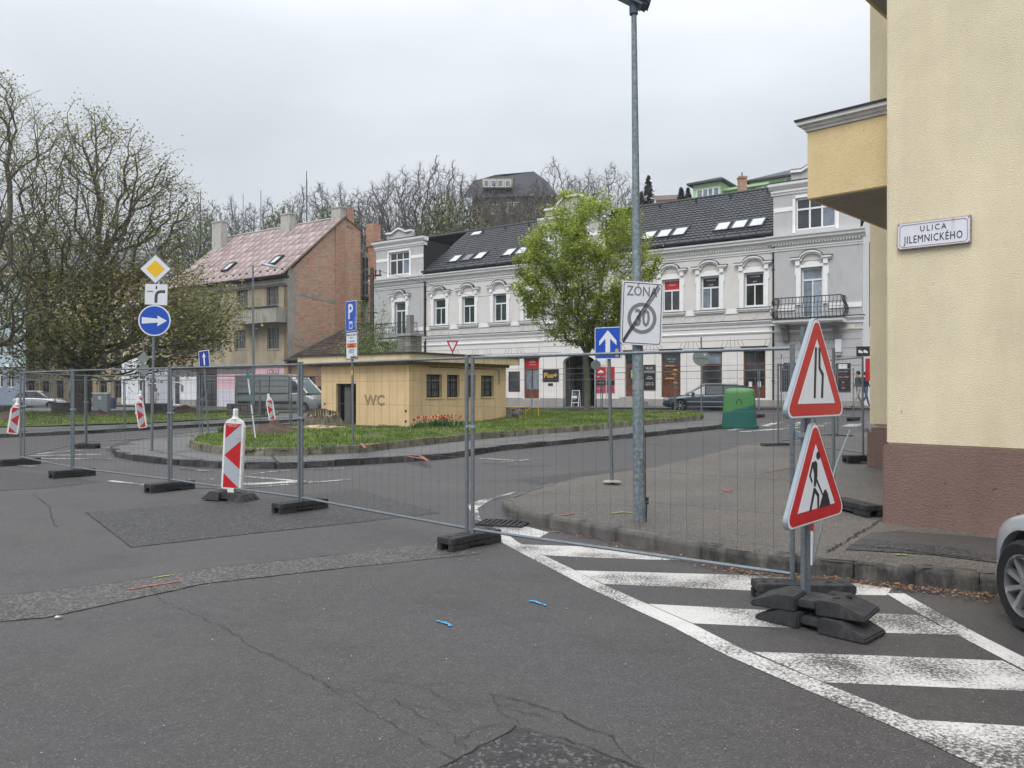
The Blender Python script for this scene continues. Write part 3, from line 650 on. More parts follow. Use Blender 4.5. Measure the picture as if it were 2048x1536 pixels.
me_p = MB(); me_p.prism([(-.42,8.36)]+[(-.42*math.cos(math.pi*k/8), 8.40+.30*math.sin(math.pi*k/8)) for k in range(9)]+[(.42,8.36)], -.02, 0); inset_mesh = me_p.mesh('hood_inset', M_wallG)
me_i = MB(); me_i.box(-.92,-.16,5.95,.92,0,6.04); me_i.box(-.84,-.1,5.86,.84,0,5.95); sill_mesh = me_i.mesh('window_sill', M_trim)
me_j = MB(); me_j.box(-.94,-.19,6.042,.94,.0,6.062); sillf_mesh = me_j.mesh('sill_flashing', M_tin)
for c in up_c:
    y = next(s[3] for s in secs if s[0] < c < s[1]); end = c in (up_c[0], up_c[-1])
    gl = {up_c[-1]: [M_glass_l, M_curt, M_glass_l], -5.89: [M_glass, M_glass, M_red], -3.52: [M_glass_l, M_glass, M_black], -1.01: [M_glass, M_glass, M_black]}.get(c, [mat('green_glass', (.03,.055,.05), .1, .4, 1.5, spec=.7)]*3)
    f = window(house, c-WW+.01, (WZ0 if not end else 5.36), c+WW-.01, WZ1-.01, y+.14, 2, .62, glass=gl)
    for me, nm in ((sur_mesh,'window_surround'), (hood_mesh,'window_hood'), (cap_mesh,'hood_flashing'), (inset_mesh,'hood_inset'))+(() if end else ((sill_mesh,'window_sill'), (sillf_mesh,'sill_flashing'))):
        o = link(nm, me, house); o.location = (c, y, 0)
    if c == -5.89: text('lettering', 'GENERALI', .13, M_white, f, (c, y+.16, 7.66), .8)
    if c == -3.52:
        text('lettering', 'Reštaurácia', .12, M_white, f, (c, y+.16, 7.78)); text('lettering', 'a pizza', .11, M_white, f, (c, y+.16, 7.52))
    if c == -1.01:
        text('lettering', 'KAVIAREŇ', .12, M_white, f, (c, y+.16, 7.78)); text('lettering', 'pizza', .11, M_white, f, (c, y+.16, 7.52))
# ---- ground floor openings
def rbox(h): return h[0], h[1], h[2], h[3]
x0,z0,x1,z1 = gf['shop1']; f = window(house, x0+.02, z0+.55, x1-.02, z1-.02, .1, 2, .7, .06, glass=[M_glass_l, M_glass_l, M_red], frame=M_brown)
MB().box(x0+.02,.1,z0,x1-.02,.16,z0+.54).build('door_panel', M_brown, house); text('lettering', 'kožušník', .16, M_white, f, ((x0+x1)/2,.12,3.36), .8); text('lettering', 'a brašnársky ateliér', .09, M_white, f, ((x0+x1)/2,.12,3.18), .8)
x0,z0,x1,z1 = gf['board_window']; window(house, x0+.01, z0+.01, x1-.01, z1-.01, .02, 1, 0, .06, frame=M_brown)
x0,z0,x1,z1 = gf['door2']; d = MB().box(x0+.02,.12,z0,x1-.02,.18,z1-.62).build('shop_door', M_brown, house)
MB().box(x0+.2,.105,z0+.75,x1-.2,.119,z1-.8).build('pane', M_glass, d); MB().box(x0+.35,.09,z0+1.15,x0+.72,.104,z0+1.6).build('notice', mat('green_notice', (.35,.55,.06), .6), d)
MB().box(x0+.02,.14,z1-.6,x1-.02,.16,z1-.02).build('fanlight', M_glass, house)
M_bread = mat('bread_poster', (.42,.17,.05), .5, .6, 9, c2=(.02,.015,.012)); M_amber = mat('amber_shop_light', (.8,.4,.08), .5)
for k, nm in enumerate(('win2','win3','win4')):
    x0,z0,x1,z1 = gf[nm]; f = window(house, x0+.02, z0+.62, x1-.02, z1-.02, .09, 1, .72, .07, frame=M_brown, glass=[M_bread, M_glass] if k == 0 else [M_glass, M_glass_l if k == 1 else M_glass])
    dp = MB().box(x0+.02,.08,z0,x1-.02,.16,z0+.6).build('wood_panel', M_brown, house)
    m2 = MB(); m2.box(x0+.1,.06,z0+.08,x0+.55,.081,z0+.52); m2.box(x1-.55,.06,z0+.08,x1-.1,.081,z0+.52); m2.build('panel_field', M_brown, dp)
    MB().box(x0-.12,-.09,z1+.02,x1+.12,.0,z1+.2).build('roller_box', M_tin, house)
    if k == 0:
        rr = random.Random(3)
        for j in range(16):
            cx, cz = rr.uniform(x0+.25, x1-.3), rr.choice((1.95,2.2,2.45,2.7,2.95)); m3 = MB(); m3.M = T(cx,.1,cz) @ Matrix.Rotation(rr.uniform(-.3,.3),4,'Y') @ Matrix.Diagonal((rr.uniform(.09,.17),.03,.055,1)); m3.lathe([(.05,-1),(.7,-.7),(1,0),(.7,.7),(.05,1)], 8)
            m3.build('bread_loaf', mat('bread_crust', (.55,.24,.07), .6, .4, 20), f)
        text('lettering', 'Pekáreň u Janky', .1, M_white, f, ((x0+x1)/2, .1, 3.35), .8); text('lettering', 'čerstvé pečivo', .07, M_white, f, ((x0+x1)/2, .1, 3.2), .8)
    if k == 2:
        lm = MB(); lm.M = T(x1-.42,.35,3.0); lm.lathe([(.22,0),(.2,.08),(.09,.3),(.03,.34)], 14)
        mm = mat('lit_lampshade', (.8,.38,.05), .6); N_, L_, b_ = nodes(mm); b_.inputs['Emission Color'].default_value = (1,.42,.06,1); b_.inputs['Emission Strength'].default_value = 1.1; lm.build('lamp_shade', mm, house)
        for q, r_ in ((.28,.18),(.75,.2)): MB().box(x0+q,.06,z0+.62,x0+q+r_,.088,z0+.9).build('notice', M_white, f)
x0,z0,x1,z1 = gf['shop1']; MB().box(x0-.1,-.1,z1+.02,x1+.1,0,z1+.22).build('roller_box', M_tin, house)
x0,z0,x1,z1 = gf['door2']; MB().box(x0-.1,-.1,z1-.02,x1+.1,0,z1+.18).build('roller_box', M_tin, house)
x0,z0,x1,z1 = gf['win5']; window(house, x0, z0, x1, z1, -.03, 1, 0, .05, frame=M_brown, glass=M_glass)
mb = MB()
for i in range(7): mb.box(x0+.08+i*.115,-.03,z0+.05,x0+.10+i*.115,-.005,z1-.05)
mb.build('window_stripe', M_glass_l, house)
mb = MB(); mb.box(-9.6,-1.1,.0,-7.2,-.04,.62); mb.box(-9.35,-.75,.62,-7.35,-.04,.86); mb.box(-9.0,-.5,.86,-7.6,-.04,1.1)
mb.build('door_step', mat('step_stone', (.30,.29,.28), .8, .15, 3), house)
# boards on the wall
def board(x0, z0, x1, z1, y, m, name='sign_board', frame=None):
    o = MB().box(x0,y-.03,z0,x1,y,z1).build(name, m, house)
    if frame:
        m2 = MB(); m2.box(x0-.03,y-.04,z0-.03,x0,y,z1+.03); m2.box(x1,y-.04,z0-.03,x1+.03,y,z1+.03); m2.box(x0,y-.04,z0-.03,x1,y,z0); m2.box(x0,y-.04,z1,x1,y,z1+.03); m2.build('board_frame', frame, o)
    return o
o = board(-14.72,2.05,-13.5,2.85,-.121,M_black); text('lettering', 'Piuo+', .46, M_yellow, o, (-14.11,-.156,2.45), .92, bold=.012)
board(-14.3,1.8,-13.95,1.95,-.121,M_black,'small_plate')
o = board(-10.78,2.15,-10.12,2.95,-.121,M_red); 
b2 = board(-10.08,2.15,-9.58,2.95,-.001,M_red)
x_ = -10.2
M_mag = flat('magenta_board', (.42,.02,.07), .5)
board(-10.78,1.8,-10.12,2.12,-.121,M_black); board(-10.78,1.35,-10.12,1.77,-.121,M_mag); board(-10.08,1.8,-9.58,2.12,-.001,M_black); board(-10.08,1.35,-9.58,1.77,-.001,M_mag)
text('lettering','DOBRÁ PIZZERIA',.10,M_white,o,(-10.45,-.156,2.35),.75); m2 = MB(); 
m2.prism([(-10.7+.5*k/10, 2.55+.2*math.sin(math.pi*k/10)) for k in range(11)], -.156, -.151); m2.build('logo', M_white, o)
text('lettering','U LASTOVIČKA',.09,M_white,o,(-10.45,-.156,1.97),.8); text('lettering','KRMIVÁ SHOP',.09,M_white,o,(-10.45,-.156,1.62),.8); text('lettering','pre domáce zvieratá',.05,M_white,o,(-10.45,-.156,1.47),.8)
board(-10.55,3.05,-10.15,3.4,-.121,M_white,'small_plate')
o = board(-7.6,1.55,-6.88,3.0,-.001,M_black,frame=M_brown)
text('lettering','HĽAD',.2,M_white,o,(-7.24,-.036,2.82),.9); text('lettering','OMORENÉ!',.2,M_white,o,(-7.24,-.036,2.6),.75); text('lettering','Po-Pia 6-17h\nSobota 6-12h',.11,M_white,o,(-7.24,-.036,1.9),.9)
m2 = MB(); m2.tube([(-7.24+.17*math.cos(a), -.035, 2.2+.13*math.sin(a)) for a in [math.pi*k/10 for k in range(11)]]+[(-7.41,-.035,2.2),(-7.07,-.035,2.2)], .012, 5); m2.build('bread_drawing', M_white, o)
o = board(3.32,1.5,3.98,2.9,-.121,M_black,frame=M_brown); board(3.42,2.62,3.85,2.88,-.155,M_white,'notice')
for i in range(7): text('lettering', ('Dnes v ponuke','Polievka dňa','Bryndzové halušky','Rezeň, zemiaky','Šalát','Káva, čaj','Koláč')[i], .1, (M_mag if i % 2 else M_white), o, (3.65,-.156,2.5-.14*i), .7)
mb = MB(); mb.box(3.3,-.4,3.5,3.6,-.12,4.15); mb.box(3.35,-.3,3.35,3.55,-.14,3.5); mb.build('wall_unit', M_white, house)
MB().box(3.85,-.14,4.7,4.2,-.12,4.9).build('house_number_plate', mat('cream_plate', (.6,.58,.48), .5), house)
# ---- balconies
def balcony(cx, z=5.05, slabm=M_trim, hw=1.75):
    yf = -1.15
    mb = MB(); mb.sweep([(-.12,z-.14),(yf+.12,z-.14),(yf,z-.06),(yf-.03,z+.06),(-.12,z+.06)], cx-hw, cx+hw); s = mb.build('balcony_slab', slabm, house)
    mb = MB(); mb.box(cx-hw-.03,yf-.05,z+.062,cx+hw+.03,-.12,z+.085); mb.build('slab_flashing', M_tin, s)
    for sx in (-1, 1):
        b = MB(); x = cx+sx*(hw-.45); b.prism([(0,0)],0,0) if 0 else None
        prof = [(-.12,z-.15),(-.95,z-.15),(-.9,z-.3),(-.62,z-.45),(-.42,z-.75),(-.34,z-1.0),(-.12,z-1.05)]
        b.sweep(prof, x-.15, x+.15); b.build('bracket', mat('stone_bracket', (.22,.22,.22), .8, .3, 9, bump=.8, bscale=20), s)
    r = MB(); zt = z+1.25
    def bulge(t): return .18*math.sin(math.pi*min(1, t*1.25)) if t < .8 else .0
    def post(p, nrm, th=.014):
        pts = [(p[0]+nrm[0]*bulge(t), p[1]+nrm[1]*bulge(t), z+.09+t*1.12) for t in [k/8 for k in range(9)]]; r.tube(pts, th, 4, cap=False)
    n = 18
    for k in range(n+1): post((cx-hw+.1+(2*hw-.2)*k/n, yf+.1), (0,-1))
    for sx in (-1, 1):
        for k in range(1, 6): post((cx+sx*(hw-.1), yf+.1+k*.17), (sx,0))
    for t, th in ((0,.018),(.25,.012),(.5,.012),(.72,.016),(1.0,.026)):
        b_ = bulge(t); zz = z+.09+t*1.12; r.tube([(cx-hw+.1-b_,-.12,zz),(cx-hw+.1-b_,yf+.1-b_,zz),(cx+hw-.1+b_,yf+.1-b_,zz),(cx+hw-.1+b_,-.12,zz)], th, 5)
    for sx in (-1, 1):
        for q in range(9):
            c_ = Vector((cx+sx*(hw+.05), yf+.1+q*.03, z+.3+q*.1)); r.tube([c_+Vector((sx*.07*math.cos(a), .09*math.sin(a), .09*math.cos(a+q))) for a in [k*.9 for k in range(7)]], .011, 4)
    r.build('balcony_railing', M_iron, s)
balcony(up_c[-1], 5.15); balcony(up_c[0], 5.15)
# ---- downpipes
for x, y in ((H1+.1,-.08),(.08,-.08)):
    mb = MB(); mb.tube([(x,y,9.3),(x,y,.3)], .07, 8)
    for z in (8,6.2,4,2): mb.lathe([(.085,0),(.085,.05)],8) if 0 else mb.box(x-.085,y-.085,z,x+.085,y+.085,z+.05)
    mb.build('downpipe', M_tin, house)
# ---- raised attic gables
def attic(x0, x1, y, wz, ped, m):
    mb = MB(); h = (((x0+x1)/2-1.02, 10.02, (x0+x1)/2+1.02, 11.72)); hole_wall(mb, x0, x1, 9.8, 12.05, [h], .2, y=y); ck = MB(); ck.quad((x0,y,9.8),(x0,y+3.4,9.8),(x0,y+3.4,12.35),(x0,y,12.35)); ck.quad((x1,y,9.8),(x1,y+3.4,9.8),(x1,y+3.4,12.35),(x1,y,12.35)); ck.box(x0-.02,y+.3,12.2,x1+.02,y+3.35,12.36)
    a = mb.build('attic_wall', m, house, norm=False); ck.build('attic_cheek', M_tin, a, norm=False)
    window(house, h[0]+.01, h[1]+.01, h[2]-.01, h[3]-.01, y+.08, 3, .58, .08, split=True, mull=.09, glass=[M_glass, M_glass, M_glass_l, M_glass])
    t = MB(); t.box(x0+.03,y-.03,11.1,h[0]-.15,y,11.33); t.box(h[2]+.15,y-.03,11.1,x1-.03,y,11.33); t.box(h[0]-.15,y-.06,9.9,h[0],y,11.85); t.box(h[2],y-.06,9.9,h[2]+.15,y,11.85); t.box(h[0]-.15,y-.06,11.73,h[2]+.15,y,11.87); t.build('attic_band', M_trim, a)
    c = MB(); c.sweep([(y+.3,12.0),(y-.05,12.0),(y-.07,12.12),(y-.14,12.14),(y-.14,12.22),(y+.3,12.22)], x0-.1, x1+.1); c.sweep([(y+.3,12.32),(y-.1,12.32),(y-.2,12.42),(y-.3,12.46),(y-.32,12.6),(y+.3,12.62)], x0-.22, x1+.22); c.box(x0,y,12.2,x1,y+.3,12.33); c.build('attic_cornice', M_trim, a)
    MB().box(x0-.24,y-.35,12.622,x1+.24,y+.3,12.65).build('attic_flashing', M_tin, a)
    p = MB(); c0 = (x0+x1)/2
    if ped == 0:
        top = [(-1.25,.0),(-1.25,.45),(-.7,.42),(-.3,.62),(0,.72),(.3,.62),(.7,.42),(1.25,.45),(1.25,0)]
    else:
        top = [(-2.1,0),(-2.1,.42),(-1.5,.42)]+[(-1.2*math.cos(math.pi*k/10), .42+.68*math.sin(math.pi*k/10)) for k in range(11)]+[(1.5,.42),(2.1,.42),(2.1,0)]
    p.prism([(c0+a_, 12.65+b_) for a_, b_ in top], y-.02, y+.25); p.build('pediment', m, a)
    q = MB(); band(q, [(c0+a_, 12.65+b_) for a_, b_ in top[1:-1]], .15, y-.16, y+.28); q.build('pediment_moulding', M_trim, a)
    q = MB(); band(q, [(c0+a_, 12.802+b_) for a_, b_ in top[1:-1]], .025, y-.18, y+.30); q.build('pediment_flashing', M_tin, a)
attic(H0+.15, H1-.1, -.02, 0, 0, M_wallD); attic(HM0+.1, HM1-.1, -.02, 0, 1, M_wallD); attic(.05, HE-.1, -.02, 0, 0, M_wallD)
# ---- main roof
ez, rz_, ey, ry = 10.05, 13.7, -.12, 5.0
def slope(y): return ez+(y-ey)*(rz_-ez)/(ry-ey)
rb = MB()
for a, b in ((H1-.1, HM0+.1), (HM1-.1, .05)): rb.add([(a,ey,ez-.12),(b,ey,ez-.12),(b,ry,rz_-.12),(a,ry,rz_-.12)], [(0,1,2,3)])
rb.add([(H0,11.2,9.9),(HE,11.2,9.9),(HE,ry,rz_-.03),(H0,ry,rz_-.03)], [(0,1,2,3)])
roof = rb.build('roof', M_tin, house, norm=False)
for a, b in ((H1-.1, HM0+.1), (HM1-.1, .05)): MB().box(a,-.1,9.78,b,.15,10.02).build('roof_fascia', M_tin, house)
for a, b in ((H1-.1, HM0+.1), (HM1-.1, .05)):
    mb = MB(); mb.tube([(a,-.25,10.0),(b,-.25,10.0)], .075, 8); x = a+.4
    while x < b: mb.box(x,-.33,9.9,x+.03,-.15,10.1); x += .9
    mb.build('gutter', M_tin, house)
TW, TL = .30, .345; nrow = int(math.hypot(ry-ey, rz_-ez)/TL)+1; th = math.atan2(rz_-ez, ry-ey)
tm = MB(); n = 5                                                                  # one pan tile
tv = []
for j, (v, lift) in enumerate(((-.03,.045),(TL,.0))):
    for i in range(n):
        u = i/(n-1); tv.append((u*TW*.99, v, lift+.035*math.sin(math.pi*u)**1.0))
tm.add(tv, [(i,i+1,n+i+1,n+i) for i in range(n-1)]); tm.add([tv[i] for i in range(n)]+[(p[0],p[1],p[2]-.035) for p in tv[:n]], [(i,n+i,n+i+1,i+1) for i in range(n-1)])
tile_mesh = tm.mesh('roof_tile', M_tile, smooth=30, norm=False)
spots = []
for r_ in range(nrow):
    y = ey+r_*TL*math.cos(th)
    for a, b in ((HM1-.1, .02), (H1-.08, HM0+.1)):
        k = 0; x = b-TW
        while x > a-.02: spots.append((x, y, slope(y))); x -= TW
spots.sort(key=lambda s: -s[0])
R_t = Matrix.Rotation(th, 4, 'X')
for x, y, z in spots[:300]:
    o = link('roof_tile', tile_mesh, roof); o.location = (x, y, z); o.rotation_euler = (th, 0, 0)
mb = MB()
for x, y, z in spots[300:]:
    mb.M = T(x, y, z) @ R_t; mb.add(tv, [(i,i+1,n+i+1,n+i) for i in range(n-1)]); o_ = [tv[i] for i in range(n)]; mb.add(o_+[(p[0],p[1],p[2]-.035) for p in o_], [(i,n+i,n+i+1,i+1) for i in range(n-1)])
tag(mb.build('roof_tiles', M_tile_st, roof, norm=False, smooth=30), kind='stuff')
mb = MB(); mb.tube([(H0,ry,rz_+.03),(HE,ry,rz_+.03)], .1, 8); mb.build('ridge_cap', M_tile, roof)
sky_m = []
for x in (-22.9,-21.75,-20.65,-18.15,-17.1,-16.1,-7.75,-6.75,-5.75,-3.15,-2.15,-1.15):
    f = MB(); f.M = T(x, .55, slope(.55)) @ R_t; L_ = 1.2
    f.box(-.46,0,.0,-.37,L_,.13); f.box(.37,0,0,.46,L_,.13); f.box(-.37,0,0,.37,.1,.13); f.box(-.37,L_-.1,0,.37,L_,.13); f.box(-.62,-.2,.03,.62,0,.06)
    o = f.build('skylight', M_tin, roof); q = MB(); q.M = f.M; q.quad((-.37,.1,.09),(.37,.1,.09),(.37,L_-.1,.09),(-.37,L_-.1,.09)); q.build('pane', M_sky_glass if x != -21.75 else mat('blind_glass', (.10,.10,.11), .3), None if 0 else o, norm=False)
f = MB(); f.M = T(-23.6, 4.2, slope(4.2)) @ R_t; f.box(-.4,0,0,.4,.5,.12); f.build('roof_hatch', M_sky_glass, roof)
for x in (-23,-20.9,-18.8,-16.7,-8.6,-6.1,-3.9,-1.6):
    v = MB(); v.M = T(x, 4.35, slope(4.35)); v.lathe([(.05,0),(.05,.2),(.09,.2),(.09,.26)],8); v.build('roof_vent', M_tin, roof)
# poster on the bare side wall
p = MB().box(HE+.002,1.6,4.9,HE+.05,5.2,9.3).build('wall_poster', M_black, house)
MB().box(HE+.052,1.7,4.95,HE+.06,5.1,6.7).build('poster_field', M_white, p); MB().box(HE+.052,1.7,6.75,HE+.06,5.1,8.0).build('poster_field', mat('poster_brown', (.25,.08,.03), .5, .5, 3), p)
t_ = text('lettering', 'U RYBY', .9, M_white, p, (0,0,0), .9); t_.matrix_local = T(HE+.056, 3.3, 8.6) @ rot_z(R(90))
# ================================================================ BRICK-GABLED HOUSE
M_tan = mat('old_tan_stucco', (.38,.32,.225), .9, .12, .8, bump=.4, dirt=(.19,.165,.13), dpos=(.45,.7), dscale=.5)
M_patch = mat('grey_render', (.33,.31,.275), .9, .15, 1.2, bump=.4, dirt=(.18,.165,.14), dpos=(.5,.7))
M_rust = mat('faded_red_sheet', (.20,.085,.07), .6, .2, 2.2, c2=(.30,.19,.17), objrand=.25, dirt=(.36,.32,.315), dpos=(.38,.56), dscale=.55)
M_oldframe = mat('old_grey_frame', (.24,.24,.23), .7, .2, 6)
def brick_mat(name, m1, m2, mortar, sc_, plaster=None, ps=.3):
    m = bpy.data.materials.new(name); m.use_nodes = True; N, L, bs = nodes(m)
    co = N.new('ShaderNodeTexCoord').outputs['Object']; se = N.new('ShaderNodeSeparateXYZ'); L.new(co, se.inputs[0]); cb_ = N.new('ShaderNodeCombineXYZ')
    ad = N.new('ShaderNodeMath'); ad.operation = 'ADD'; L.new(se.outputs[0], ad.inputs[0]); L.new(se.outputs[1], ad.inputs[1]); L.new(ad.outputs[0], cb_.inputs[0]); L.new(se.outputs[2], cb_.inputs[1])
    b = N.new('ShaderNodeTexBrick'); b.inputs['Scale'].default_value = sc_; b.inputs['Color1'].default_value = (*m1,1); b.inputs['Color2'].default_value = (*m2,1); b.inputs['Mortar'].default_value = (*mortar,1)
    b.inputs['Mortar Size'].default_value = .02; b.inputs['Brick Width'].default_value = .3; b.inputs['Row Height'].default_value = .085; b.inputs['Bias'].default_value = -.1; L.new(cb_.outputs[0], b.inputs[0])
    mq = N.new('ShaderNodeMapping'); mq.inputs['Scale'].default_value = (1,1,5); L.new(co, mq.inputs[0]); n = N.new('ShaderNodeTexNoise'); n.inputs['Scale'].default_value = 1.6; n.inputs['Detail'].default_value = 10; n.inputs['Roughness'].default_value = .8; L.new(mq.outputs[0], n.inputs[0])
    r = N.new('ShaderNodeValToRGB'); e = r.color_ramp.elements; e[0].position = .33; e[1].position = .66; e[0].color = (.5,.48,.46,1); e[1].color = (1.4,1.36,1.3,1); L.new(n.outputs[0], r.inputs[0])
    x = N.new('ShaderNodeMix'); x.data_type = 'RGBA'; x.blend_type = 'MULTIPLY'; x.inputs[0].default_value = 1; L.new(b.outputs[0], x.inputs[6]); L.new(r.outputs[0], x.inputs[7]); out = x.outputs[2]
    if plaster:
        n2 = N.new('ShaderNodeTexNoise'); n2.inputs['Scale'].default_value = ps; n2.inputs['Detail'].default_value = 9; n2.inputs['Roughness'].default_value = .8; mz = N.new('ShaderNodeMapping'); mz.inputs['Scale'].default_value = (1,1,2.2); L.new(co, mz.inputs[0]); L.new(mz.outputs[0], n2.inputs[0])
        r2 = N.new('ShaderNodeValToRGB'); r2.color_ramp.elements[0].position = .5; r2.color_ramp.elements[1].position = .62; L.new(n2.outputs[0], r2.inputs[0])
        y = N.new('ShaderNodeMix'); y.data_type = 'RGBA'; L.new(r2.outputs[0], y.inputs[0]); L.new(out, y.inputs[6]); y.inputs[7].default_value = (*plaster,1); out = y.outputs[2]
    L.new(out, bs.inputs['Base Color']); bs.inputs['Roughness'].default_value = .9
    bm = N.new('ShaderNodeBump'); bm.inputs['Strength'].default_value = .6; bm.inputs['Distance'].default_value = .02; L.new(n.outputs[0], bm.inputs['Height']); L.new(bm.outputs[0], bs.inputs['Normal'])
    return m
M_brick = brick_mat('weathered_brick', (.50,.21,.12), (.34,.15,.09), (.46,.38,.29), 1.0, (.38,.325,.25), .5)
M_brick2 = brick_mat('orange_brick', (.46,.195,.12), (.35,.15,.095), (.36,.29,.22), 1.0)
M_whitebrick = mat('whitewashed_chimney', (.42,.41,.38), .9, .15, 5, bump=.5, dirt=(.25,.24,.22), dpos=(.5,.75), dscale=2)
bh = empty('brick_gabled_house', W(0, 0)+(0,), FA, 'three storey tan house with bare brick gable and faded red sheet metal roof', 'house')
BX0, BX1, EZ, RZ, RY = -57.5, -40.1, 11.1, 16.9, 6.4
wn_ = [fz(545, 590), fz(545, 678), fz(487, 601), fz(484, 680)]
hs = []
for cx, z0, z1, w_ in ((fz(545,0)[0], fz(545,611)[1], fz(545,571)[1], 1.55), (fz(546,0)[0], fz(546,698)[1], fz(546,656)[1], 1.55),
                       (fz(484,0)[0], fz(484,620)[1], fz(484,579)[1], 1.6), (fz(480,0)[0], fz(480,698)[1], fz(480,660)[1], 1.6),
                       (-50.1, 8.2, 9.9, 1.5), (-50.1, 4.9, 6.6, 1.5), (-53.0, 8.2, 9.9, 1.5), (-53.0, 4.9, 6.6, 1.5), (-55.6, 8.2, 9.9, 1.5), (-55.6, 4.9, 6.6, 1.5)):
    hs.append((cx-w_/2, z0, cx+w_/2, z1))
mb = MB(); hole_wall(mb, BX0, BX1, 3.75, EZ, hs, .25); mb.build('wall', M_tan, bh, norm=False)
for h in hs:
    f = window(bh, h[0]+.01, h[1]+.01, h[2]-.01, h[3]-.01, .14, 4, .0, .06, frame=M_oldframe, mull=.05)
    m2 = MB(); m2.box(h[0]-.08,-.04,h[1]-.1,h[2]+.08,.0,h[1]); m2.build('window_sill', M_patch, f)
    m2 = MB()
    for k in range(4):
        q = h[0]+.07+(h[2]-h[0]-.14)*(k+.5)/4; m2.box(q-.02,.13,h[1]+.08,q+.02,.16,h[3]-.08) if k % 2 else None
    for z in (.4,.7): m2.box(h[0]+.07,.135,h[1]+(h[3]-h[1])*z,h[2]-.07,.155,h[1]+(h[3]-h[1])*z+.03)
    m2.build('glazing_bar', M_oldframe, f)
# brick gable with chimney breast
gab = [(0.0,-.6),(0.0,EZ),(RY-.2,RZ-.1),(RY+.25,RZ),(8.3,16.1),(8.3,-.6)]
mb = MB(); mb.add([(BX1,y,z) for y, z in gab]+[(BX1-.45,y,z) for y, z in gab], [tuple(range(6)), tuple(range(11,5,-1))]+[(i,6+i,6+(i+1)%6,(i+1)%6) for i in range(6)])
mb.build('gable_wall', M_brick, bh)
mb = MB(); mb.box(BX1,5.2,4,BX1+.12,6.3,15.9); mb.build('chimney_breast', M_brick2, bh)
mb = MB(); mb.add([(BX1+.02,0,3.5),(BX1+.02,.45,3.5),(BX1+.02,.95,9.6),(BX1+.02,.75,11.2),(BX1+.02,.3,11.9),(BX1+.02,-.02,11.2)], [(0,1,2,3,4,5)])
mb.add([(BX1+.025,5.3,5.2),(BX1+.025,6.7,5.2),(BX1+.025,6.7,8.6),(BX1+.025,5.7,8.6),(BX1+.025,5.6,7.2)], [(0,1,2,3,4)]); mb.add([(BX1+.022,.5,9.55),(BX1+.022,5.2,9.15),(BX1+.022,5.2,9.4),(BX1+.022,.5,9.85)], [(0,1,2,3)]); mb.add([(BX1+.022,.5,5.2),(BX1+.022,4.2,5.0),(BX1+.022,4.2,5.2),(BX1+.022,.5,5.4)], [(0,1,2,3)])
mb.build('render_patch', M_patch, bh, norm=False)
mb = MB(); mb.quad((BX0,8.3,-.6),(BX1,8.3,-.6),(BX1,8.3,16.1),(BX0,8.3,16.1)); mb.quad((BX0,0,-.6),(BX0,8.3,-.6),(BX0,8.3,16.1),(BX0,0,EZ)); mb.build('rear_wall', M_tan, bh, norm=False)
# eaves, cornice, sheet roof
mb = MB(); mb.box(BX0,-.25,10.35,BX1,.0,10.75); mb.box(BX0,-.12,10.2,BX1,.0,10.36); mb.build('cornice', M_patch, bh)
mb = MB(); mb.box(BX0-.3,-.62,10.85,BX1+.12,.1,11.0); mb.tube([(BX0-.3,-.7,10.98),(BX1+.12,-.7,10.98)], .08, 8); mb.build('eaves', M_tin, bh)
def rsl(y): return 11.02+(y+.6)*(RZ+.08-11.02)/(RY+.6)
rm = MB(); rm.quad((BX0-.3,-.6,rsl(-.6)-.06),(BX1+.15,-.6,rsl(-.6)-.06),(BX1+.15,RY,rsl(RY)-.06),(BX0-.3,RY,rsl(RY)-.06)); rm.quad((BX0-.3,RY,RZ),(BX1+.15,RY,RZ),(BX1+.15,8.5,16.0),(BX0-.3,8.5,16.0)); rroof = rm.build('roof', M_rust, bh, norm=False)
tha = math.atan2(rsl(RY)-rsl(-.6), RY+.6); SL = math.hypot(RY+.6, rsl(RY)-rsl(-.6)); sw, sl = .95, SL/9
sm_ = MB(); sm_.add([(0,0,.03),(sw-.02,0,.03),(sw-.02,sl+.02,.005),(0,sl+.02,.005),(0,0,0),(sw-.02,0,0)], [(0,1,2,3),(4,5,1,0)]); sm_.box(-.018,0,.0,.018,sl,.055)
shm = sm_.mesh('roof_sheet', M_rust, norm=False); rr = random.Random(9)
nn_ = int((BX1+.15-BX0+.3)/sw)
for i in range(nn_):
    for j in range(9):
        y = -.6+j*sl*math.cos(tha); o = link('roof_sheet', shm, rroof); o.location = (BX1+.13-(i+1)*sw, y, rsl(y)+rr.uniform(0,.01)); o.rotation_euler = (tha, rr.uniform(-.004,.004), 0)
mb = MB(); mb.bar((BX1+.1,-.62,rsl(-.62)+.05),(BX1+.1,RY,rsl(RY)+.08),.26,.1); mb.build('verge_board', mat('verge_brown', (.12,.085,.06), .8, .3, 3), bh)
mb = MB(); mb.tube([(BX0-.3,RY,RZ+.16),(BX1,RY,RZ+.16)], .09, 6); mb.build('ridge_cap', M_whitebrick, bh)
for x, y, wd, h, pots in ((BX1-.7,RY-.1,1.15,1.0,1), (BX1-7.2,RY-.5,1.3,1.15,2), (BX1-16.6,RY-1.4,1.5,1.7,2)):
    c = MB(); c.box(x-wd/2,y-.35,rsl(y)-1.2,x+wd/2,y+.35,RZ+h-(.0 if wd < 1.4 else .3)); c.box(x-wd/2-.06,y-.41,RZ+h-.12-(.0 if wd < 1.4 else .3),x+wd/2+.06,y+.41,RZ+h-(.0 if wd < 1.4 else .3)+.02)
    co = c.build('chimney', M_whitebrick, bh)
    for k in range(pots): q = MB(); q.M = T(x-.2+.4*k, y, RZ+h-.1); q.lathe([(.09,-.2),(.09,.6),(.12,.6),(.12,.7)], 8); q.build('flue', M_backgrey if k else M_trim, co)
